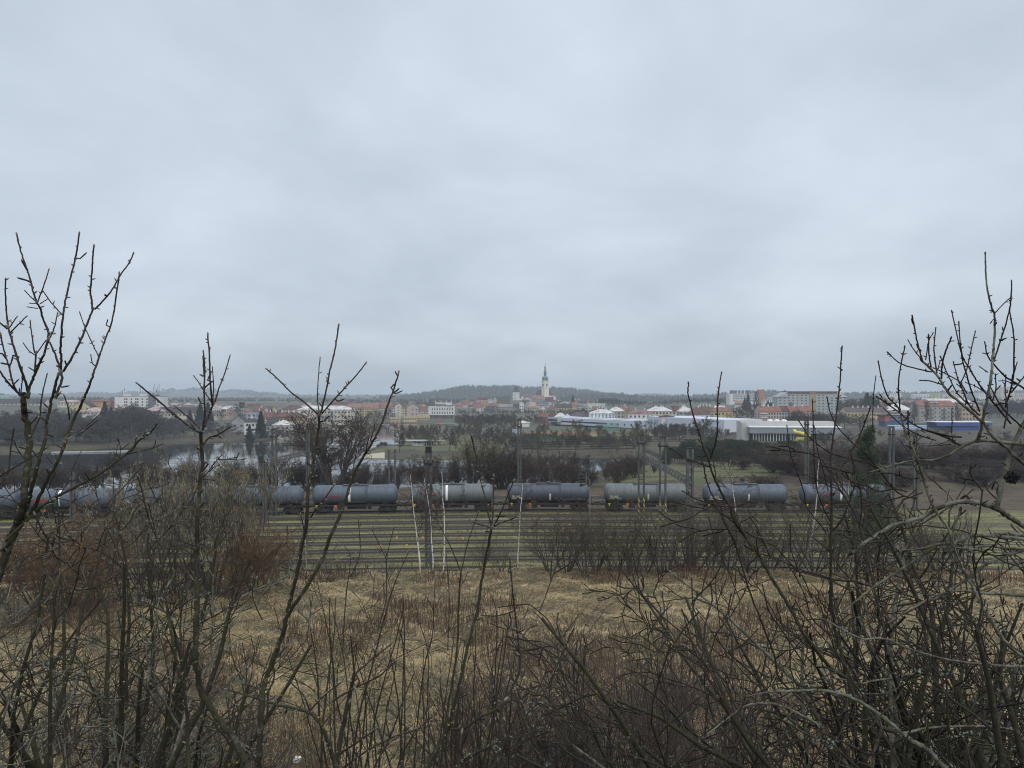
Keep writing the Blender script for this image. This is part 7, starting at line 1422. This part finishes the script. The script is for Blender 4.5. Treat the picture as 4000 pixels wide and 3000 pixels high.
fgtree('sapling_tree', 'slim dark sapling forked at the field edge, left of the central bush', 'tree', 4.2, [
 ('h', [(640,90),(720,250),(775,390)], 5, 7), ('h', [(890,0),(820,200),(778,385)], 5, 7), ('h', [(818,390),(800,440),(775,480)], 4, 5), ('h', [(775,390),(760,600),(750,900),(690,1280),(660,1500),(640,1680)], 9, 14), ('h', [(610,430),(600,600),(590,800),(540,1000),(500,1300),(470,1680)], 4, 9), ('h', [(540,530),(600,640)], 4, 5), ('h', [(650,540),(605,630)], 4, 5), ('h', [(950,490),(1000,620),(1010,760),(1000,1000),(980,1300)], 4, 8, .1), ('h', [(1050,810),(1010,900)], 4, 5, .1), ('h', [(940,800),(960,960),(995,1090)], 4, 5, .1), ('h', [(400,540),(410,800),(400,1100),(380,1680)], 5, 9, .08), ('h', [(350,690),(405,860)], 4, 5, .08), ('h', [(440,250),(340,480),(260,760),(200,1000),(120,1300),(60,1680)], 5, 12, -.1), ('h', [(195,105),(295,310)], 5, 6, .05), ('h', [(340,100),(295,310),(290,560),(240,760)], 4, 7, .05), ('h', [(20,220),(60,300),(30,560),(10,900)], 4, 7, .12), ('h', [(110,40),(120,270),(60,420)], 4, 6, .12), ('h', [(680,270),(700,560),(690,900)], 4, 6, .15), ('h', [(480,560),(500,700),(560,900),(560,1200),(520,1650)], 3, 6, .2)], 14, 0.05, [(1718, 3010, 13), (1617, 3010, 10)], 3)
# -- right side
fgtree('sapling_tree', 'dark bare sapling with a V fork before the sports hall', 'tree', 3.0, [
 ('d', [(1525,220),(1520,300),(1540,380),(1570,500),(1620,650),(1660,790),(1700,880)], 7, 9.5), ('d', [(1810,130),(1790,250),(1775,400),(1775,600),(1760,720),(1715,865)], 7, 9.5), ('d', [(1700,880),(1730,990),(1770,1080),(1830,1200),(1900,1310),(1960,1430),(2030,1550),(2090,1659)], 10, 15), ('d', [(1655,920),(1680,1050),(1730,1180),(1800,1280),(1830,1400),(1900,1540),(1950,1659)], 8, 11, .04), ('d', [(1370,780),(1500,860),(1600,900),(1705,935)], 6, 8), ('d', [(1480,1150),(1600,1220),(1780,1270),(1855,1285)], 6, 8), ('d', [(2010,1255),(1900,1290),(1810,1315)], 6, 7), ('d', [(1745,930),(1760,1000),(1752,1040)], 6, 7),
 ('i', [(310,0),(370,110),(480,250),(560,400),(650,540),(720,660),(780,780),(870,900),(960,1010),(1080,1100),(1160,1220),(1280,1390),(1420,1430)], 15, 22), ('i', [(240,0),(300,110),(350,230),(430,500),(500,680),(560,830),(600,950),(630,1080),(800,1250)], 9, 11, .04), ('i', [(680,340),(740,430),(800,560),(840,690),(960,800)], 6, 8), ('i', [(520,480),(560,640),(640,760),(720,880),(800,1000)], 7, 9), ('i', [(700,100),(700,230),(750,370),(790,440),(840,560)], 6, 7, .05), ('i', [(490,120),(480,200),(490,260)], 5, 6)], 3, 0.035, [(3400, 3010, 26)], 2, M_redbark)
fgtree('sapling_tree', 'tall straight bare sapling before the grey hostel', 'tree', 2.8, [
 ('f', [(640,905),(630,1050),(625,1180),(610,1320),(590,1500),(570,1640)], 7, 9), ('e', [(570,640),(550,800),(545,1000),(550,1200),(550,1400),(540,1659)], 9, 13), ('i', [(965,-5),(960,250),(965,500),(980,700),(1010,850),(1060,1020),(1110,1180),(1170,1240)], 13, 19), ('e', [(880,440),(800,650),(740,770),(640,930),(552,1015)], 7, 10), ('e', [(755,1010),(750,1090),(700,1250),(640,1390),(550,1500)], 7, 10), ('e', [(385,370),(400,870),(420,1110),(470,1270),(548,1430)], 5.5, 9), ('e', [(512,345),(540,470),(600,590),(740,740),(850,830),(930,930),(1010,1030),(1090,1130),(1180,1190),(1290,1210)], 6, 9, .06), ('e', [(165,590),(190,800),(250,980),(310,1150),(340,1290),(500,1500)], 5, 7, .05), ('e', [(270,545),(360,680),(440,750),(530,810),(640,850),(760,880),(880,910),(960,980)], 6, 8, .08), ('e', [(932,160),(915,300),(905,500),(910,640)], 5, 6.5, .08), ('e', [(400,590),(430,800),(480,980),(520,1150)], 5, 6, .05), ('e', [(190,1440),(195,1560),(200,1680)], 5, 7, -.05), ('i', [(1180,1230),(1120,1060),(1050,940)], 8, 10), ('e', [(1210,470),(1215,650),(1240,780)], 7, 9, .03), ('e', [(1590,440),(1590,560),(1585,650)], 5, 6, .03)], 5, 0.035, [(3380, 2760, 20)], 2, M_redbark)
fgtree('bare_bush_tree', 'spreading bare tree at the right edge with lichen-crusted arched limbs', 'tree', 2.7, [
 ('f', [(955,1030),(990,1200),(1040,1330),(1110,1400),(1140,1450)], 6.5, 9), ('e', [(1140,450),(1160,540),(1190,640),(1240,750),(1290,880),(1330,1000),(1360,1100),(1400,1220),(1470,1350),(1560,1480),(1600,1659)], 9, 14), ('f', [(1180,905),(1150,1050),(1130,1180),(1130,1320),(1145,1440)], 6.5, 8.5), ('e', [(945,335),(1040,400),(1140,470),(1240,560),(1340,610),(1450,640),(1560,670),(1670,680)], 7, 10), ('e', [(950,345),(1010,370),(1080,430)], 4, 5), ('e', [(1000,430),(1090,520),(1190,600),(1300,660),(1450,710)], 5, 7),
 ('f', [(1335,1020),(1400,1080),(1480,1170),(1560,1290),(1700,1410),(1800,1500),(1900,1600)], 11, 15), ('e', [(1870,570),(1960,690),(2080,790),(2230,930)], 15, 19), ('f', [(1248,635),(1265,720),(1290,850),(1335,1015)], 7, 9), ('f', [(1215,845),(1260,920),(1332,1012)], 5, 6.5), ('f', [(1425,780),(1390,850),(1362,1010)], 5, 6.5), ('f', [(1388,805),(1390,960),(1410,1075)], 7, 8.5), ('f', [(1450,740),(1435,930),(1460,1125)], 6, 8.5), ('f', [(1578,830),(1540,920),(1510,1020),(1498,1175)], 8, 9.5), ('f', [(1040,948),(1130,1030),(1250,1075),(1415,1112)], 6, 8), ('f', [(1325,1185),(1400,1190),(1500,1220)], 6, 8), ('f', [(1040,948),(1060,965)], 7, 6),
 ('f', [(1590,595),(1640,820),(1680,980),(1740,1080),(1800,1180),(1870,1280),(1950,1380),(2100,1560)], 6, 10, .03), ('f', [(1650,690),(1660,850),(1680,1000),(1720,1150),(1760,1280),(1830,1460)], 6, 9, .04), ('f', [(1790,770),(1760,900),(1720,1080),(1665,1215)], 5.5, 7), ('f', [(1495,990),(1560,1150),(1640,1300),(1740,1400),(1820,1480)], 6, 8, .04), ('f', [(1605,1035),(1640,1170),(1680,1260),(1740,1400),(1830,1490)], 5.5, 8, -.02), ('f', [(1435,1080),(1540,1130),(1640,1185),(1670,1215),(1720,1300)], 6, 7.5), ('f', [(1485,1025),(1470,1085)], 5, 6), ('f', [(1635,1220),(1680,1260)], 5, 6), ('f', [(1715,1205),(1800,1240),(1880,1290)], 5, 7),
 ('f', [(1878,95),(1885,300),(1900,420),(1930,540),(1955,610),(1960,750),(1950,900),(1940,1010),(1930,1150),(1905,1290),(1870,1450),(1850,1560)], 7.5, 15, -.02), ('e', [(1850,560),(1835,640),(1805,720)], 15, 17, -.02), ('f', [(2100,465),(2040,520),(1962,600)], 5.5, 6.5, -.02), ('f', [(2105,335),(2100,470),(2085,590)], 6.5, 8), ('f', [(2085,590),(2040,750),(1990,900),(1950,1025)], 7, 9), ('f', [(2090,600),(2110,710),(2125,800),(2125,1000),(2120,1150),(2090,1290),(2050,1420)], 6.5, 10), ('f', [(1875,865),(1890,950),(1930,1020),(2000,1100),(2060,1160),(2130,1200),(2230,1265)], 6, 11), ('f', [(1835,1070),(1900,1115)], 5, 6), ('f', [(1860,950),(1890,958)], 5, 6), ('f', [(2000,1190),(2060,1192),(2150,1220)], 5, 7), ('f', [(2150,1040),(2120,1150)], 5, 6), ('f', [(2230,1130),(2160,1220),(2100,1290)], 7, 9), ('f', [(1965,1140),(1970,1250),(1940,1370)], 6, 8), ('f', [(2055,1150),(2050,1290),(2070,1420),(2040,1600)], 6, 9), ('f', [(1925,1250),(2010,1400),(2100,1500),(2212,1600)], 7, 10),
 ('e', [(2230,530),(2140,690),(2100,760),(2080,880),(2040,1020),(2010,1150),(1980,1300)], 19, 24), ('e', [(2230,740),(2100,730),(1960,715),(1830,710),(1720,740),(1620,800),(1500,860),(1400,880),(1280,880),(1160,900),(1020,940),(880,985)], 19, 7), ('e', [(1340,610),(1450,650),(1560,690),(1640,740),(1680,755)], 8, 11), ('e', [(2230,1460),(2090,1370),(1980,1300),(1880,1260),(1770,1240),(1650,1240),(1540,1270),(1440,1310),(1330,1370),(1200,1410),(1080,1440),(950,1520),(800,1620),(730,1680)], 27, 13), ('e', [(2230,1560),(2060,1550),(1900,1530),(1780,1530),(1640,1590),(1540,1670)], 20, 12), ('e', [(2230,1640),(2050,1640),(1900,1620),(1700,1640),(1500,1630),(1350,1640),(1200,1659)], 14, 8, .05), ('e', [(1640,1250),(1680,1200),(1720,1190),(1760,1235)], 8, 9), ('e', [(1600,1450),(1640,1380),(1710,1310)], 7, 8), ('e', [(1100,1360),(1140,1270),(1180,1210)], 8, 9), ('e', [(640,1000),(720,1060),(870,1110),(960,1150),(1080,1130),(1200,1150)], 6, 8, .1), ('e', [(830,1040),(900,1010),(980,990),(1100,1000),(1240,1040),(1300,1030)], 6, 9, .1), ('e', [(880,1290),(960,1250),(1060,1220),(1180,1190)], 6, 8, .1), ('e', [(1870,1080),(1900,1140),(1960,1200)], 7, 8), ('e', [(1980,1150),(1990,1090),(1960,1075),(1935,1130)], 7, 8),
 ('i', [(2230,150),(2050,140),(1900,160),(1780,190),(1660,210),(1550,240),(1400,250)], 18, 9, .06), ('i', [(2230,245),(2100,280),(1950,350),(1830,440),(1680,540),(1560,590)], 18, 12, .05), ('i', [(1640,230),(1540,290),(1440,360),(1310,440),(1220,500),(1120,580),(1000,680)], 16, 7, .05), ('i', [(2230,545),(1950,525),(1800,510),(1650,540),(1500,620),(1330,720)], 14, 8, .06), ('i', [(2230,1000),(2100,1000),(1950,985),(1800,970),(1650,940),(1480,890),(1300,820),(1160,820),(1000,740),(830,650)], 15, 7, -.04), ('i', [(1800,-10),(1750,160),(1800,330),(1880,480),(1930,580),(2010,720),(2100,850),(2230,960)], 11, 18, -.05), ('i', [(1720,1690),(1600,1560),(1500,1490),(1420,1430),(1300,1330),(1150,1230),(1000,1170),(850,1155),(700,1160),(560,1170),(410,1195)], 27, 8, -.06), ('i', [(160,1440),(250,1370),(330,1310),(430,1250),(540,1240),(650,1260),(760,1310),(870,1370)], 8, 14, -.03), ('i', [(410,1195),(380,1270),(330,1320)], 7, 8, -.04), ('i', [(2140,1410),(2000,1390),(1800,1390),(1600,1400),(1420,1440)], 8, 14, -.02), ('i', [(2230,1100),(2150,1190),(2060,1280),(1940,1350)], 10, 7), ('i', [(1520,880),(1515,1060),(1500,1230),(1460,1340)], 8, 11), ('i', [(1420,520),(1390,660),(1380,860)], 5, 7), ('i', [(1590,560),(1560,740),(1520,880)], 8, 9), ('i', [(1960,580),(1940,720),(1900,830),(1780,970),(1700,1100),(1620,1230),(1540,1340)], 7, 10), ('i', [(120,680),(220,820),(300,920),(420,1000),(560,1070)], 5, 7, .1), ('i', [(0,640),(80,900),(180,1100),(330,1310)], 6, 9, .1), ('i', [(450,1590),(480,1450),(470,1330)], 5, 7), ('i', [(1250,1290),(1290,1400),(1240,1560),(1230,1690)], 12, 14), ('i', [(930,1440),(1060,1500),(1180,1560),(1260,1570),(1380,1500),(1450,1430)], 9, 12), ('i', [(860,1100),(1000,1080),(1150,1110),(1250,1090),(1350,1080),(1480,1050),(1620,1100)], 6, 14, .1)],
 7, 0.035, [(3700, 3015, 34), (3410, 3010, 18)], 9, M_redbark, M_lich)
# -- thickets filling in between (each shrub a thing)
def thicket(label, u, Y, v_top, seed, nst=9, spread=.5, rmin=.0018, mt=None, mc=None, wide=1.0, r=.02, lich=0, ks=(8, 6, 4), up=.05, wob=.09, group=None):
    g = np.random.default_rng(seed); x = px(u, Y); zb = gz1(x, Y)-0.1; H = pz(v_top, Y)-zb; t = thing('bare_shrub', label, 'shrub', (x, Y, zb), 0, group)
    an = g.random(nst)*6.28; sp = spread*np.sqrt(g.random(nst)); dirs = np.stack([np.cos(an)*sp*wide, np.sin(an)*sp*.7, np.ones(nst)], -1); base = np.stack([np.cos(an)*sp*.25, np.sin(an)*sp*.25, 0*an], -1)
    lv = grow(g, base, dirs, H*(.75+.35*g.random(nst)), r*(.7+.6*g.random(nst)), [dict(P=12, wob=wob, up=up, k=ks[0], t0=.2, ang=40, lr=.42, rr=.5, taper=.25), dict(P=7, wob=wob*1.8, up=up*.8, k=ks[1], t0=.12, ang=46, lr=.45, rr=.6), dict(P=5, wob=.18, up=.04, k=ks[2], t0=.15, ang=45, lr=.5, rr=.65), dict(P=4, wob=.2, up=.05)], rmin)
    levels_mesh('stems', lv[:1], mt or M_moss, t, 6); levels_mesh('crown', lv[1:], mc or M_bark, t, 4)
    if lich:
        p = np.concatenate([a.reshape(-1, 3) for a, r_ in lv[:3]]); k = g.permutation(len(p))[:lich]; c = np.repeat(p[k], 9, 0)+g.normal(0, .006, (len(k)*9, 3)); m_ = len(c); dd = unit(g.normal(0, 1, (m_, 3))); ww = unit(np.cross(dd, g.normal(0, 1, (m_, 3)))); sz = (.0025+.0045*g.random(m_))[:, None]
        V = np.stack([c-dd*sz, c+ww*sz*.7, c+dd*sz, c-ww*sz*.7], 1); yl = np.repeat(g.random(len(k)) < .10, 9)
        for nm, s_, mt_ in (('grey_lichen', ~yl, M_glich), ('yellow_lichen', yl, M_ylich)):
            q = V[s_].reshape(-1, 3); tag(link(nm, np_mesh(nm, q, np.arange(len(q)).reshape(-1, 4), mt_), t), kind='stuff')
    return t
TK = [
 (60, 3.6, 2130, 6, 'lichen-covered shrub at the lower left corner', 700, M_moss, M_lich, 1.0), (330, 4.4, 2260, 7, 'mossy shrub with grey lichen, second from the left corner', 600, M_moss, M_lich, 1.0), (-150, 4.6, 2000, 8, 'dense mossy shrub half out of the left edge', 500, M_moss, M_bark, 1.0), (560, 5.2, 2400, 9, 'mossy shrub leaning to the white-forked sapling at lower left', 350, M_moss, M_lich, 1.0), (200, 6.5, 2060, 10, 'taller bare shrub behind the lichen shrubs at left', 150, M_moss, M_bark, .9),
 (3250, 4.2, 2240, 21, 'lichen shrub left in the tangle at lower right', 350, M_lich, M_bark, 1.1), (3560, 4.0, 2070, 22, 'lichen-crusted shrub in the middle of the right tangle', 700, M_lich, M_lich, 1.2), (3850, 3.8, 1970, 23, 'lichen-crusted shrub at the right edge of the tangle', 800, M_lich, M_lich, 1.2), (3700, 5.5, 1900, 24, 'taller bare shrub rising behind the right tangle', 300, M_moss, M_bark, 1.2), (4050, 5.0, 1770, 25, 'dense bare shrub cut by the right edge', 400, M_lich, M_bark, 1.2), (3350, 6.5, 2170, 26, 'fine-twigged bare shrub behind the right saplings', 150, M_moss, M_bark, 1.1), (3950, 3.0, 2340, 31, 'low dark lichen shrub in the bottom right corner', 700, M_lich, M_lich, 1.3),
 (3640, 4.6, 1870, 33, 'arching grey shrub in the upper part of the right tangle', 250, M_moss, M_bark, 1.2), (3930, 4.2, 1750, 34, 'tallest arching shrub against the stadium at the right edge', 300, M_lich, M_bark, 1.1)]
for (u, Y, v, sd, lb, lc, mt_, mc_, wd) in TK: thicket(lb, u, Y, v, sd, 7 if u < 1500 else 9, (.55 if u < 1500 else .95), (.0009*Y if u > 1500 else .0007*Y), M_moss if mt_ is M_lich and sd % 2 else mt_, M_moss if mc_ is M_lich and sd % 3 else mc_, wd, (.02+.0026*Y), int(lc*.7), (6, 4, 2) if u < 1500 else (6, 4, 2), .05 if u < 1500 else .0, .09 if u < 1500 else .15)
SP = [(1290, 7.5, 2360), (1400, 9.5, 2270), (1500, 9.5, 2330), (1640, 8.0, 2420), (1760, 10.5, 2400), (1870, 9.0, 2520), (1990, 8.0, 2740), (2550, 9.5, 2700)]
for k, (u, Y, v) in enumerate(SP): thicket('slender upright bare sapling rising from the bank below the camera', u, Y, v, 60+k, 5, .28, .003, M_moss, M_bark, 1.0, .022, 20, (3, 3, 2), .06, .06, 'slender saplings on the bank')
# small dark bird nest ball and red-brown seed head in the right tangle
m = np.random.default_rng(4); c = m.normal(0, 1, (260, 3)); c = unit(c)*(.012+.007*m.random((260, 1))); d = unit(m.normal(0, 1, (260, 3)))*.011; V, q, mm = tubes(np.stack([c-d, c, c+d], 1), np.full((260, 3), .0016), 3)
tag(link('bird_nest', np_mesh('bird_nest', V, q, M_dark)), 'little dark nest-like ball of twigs in the right tree', 'nest').location = P(3952, 1865, 2.62)
# ================================================================== haze
hm = bpy.data.materials.new('haze_air'); hm.use_nodes = True; t_ = hm.node_tree; t_.nodes.clear(); o_ = t_.nodes.new('ShaderNodeOutputMaterial'); v_ = t_.nodes.new('ShaderNodeVolumePrincipled'); v_.inputs['Color'].default_value = (0.80, 0.88, 0.97, 1); v_.inputs['Density'].default_value = 0.00023; v_.inputs['Anisotropy'].default_value = 0.2
t_.links.new(v_.outputs[0], o_.inputs['Volume'])
m = MB(); m.box(-6900, 6900, -60, 6900, -33, 95); tag(m.build('haze', hm), kind='stuff')
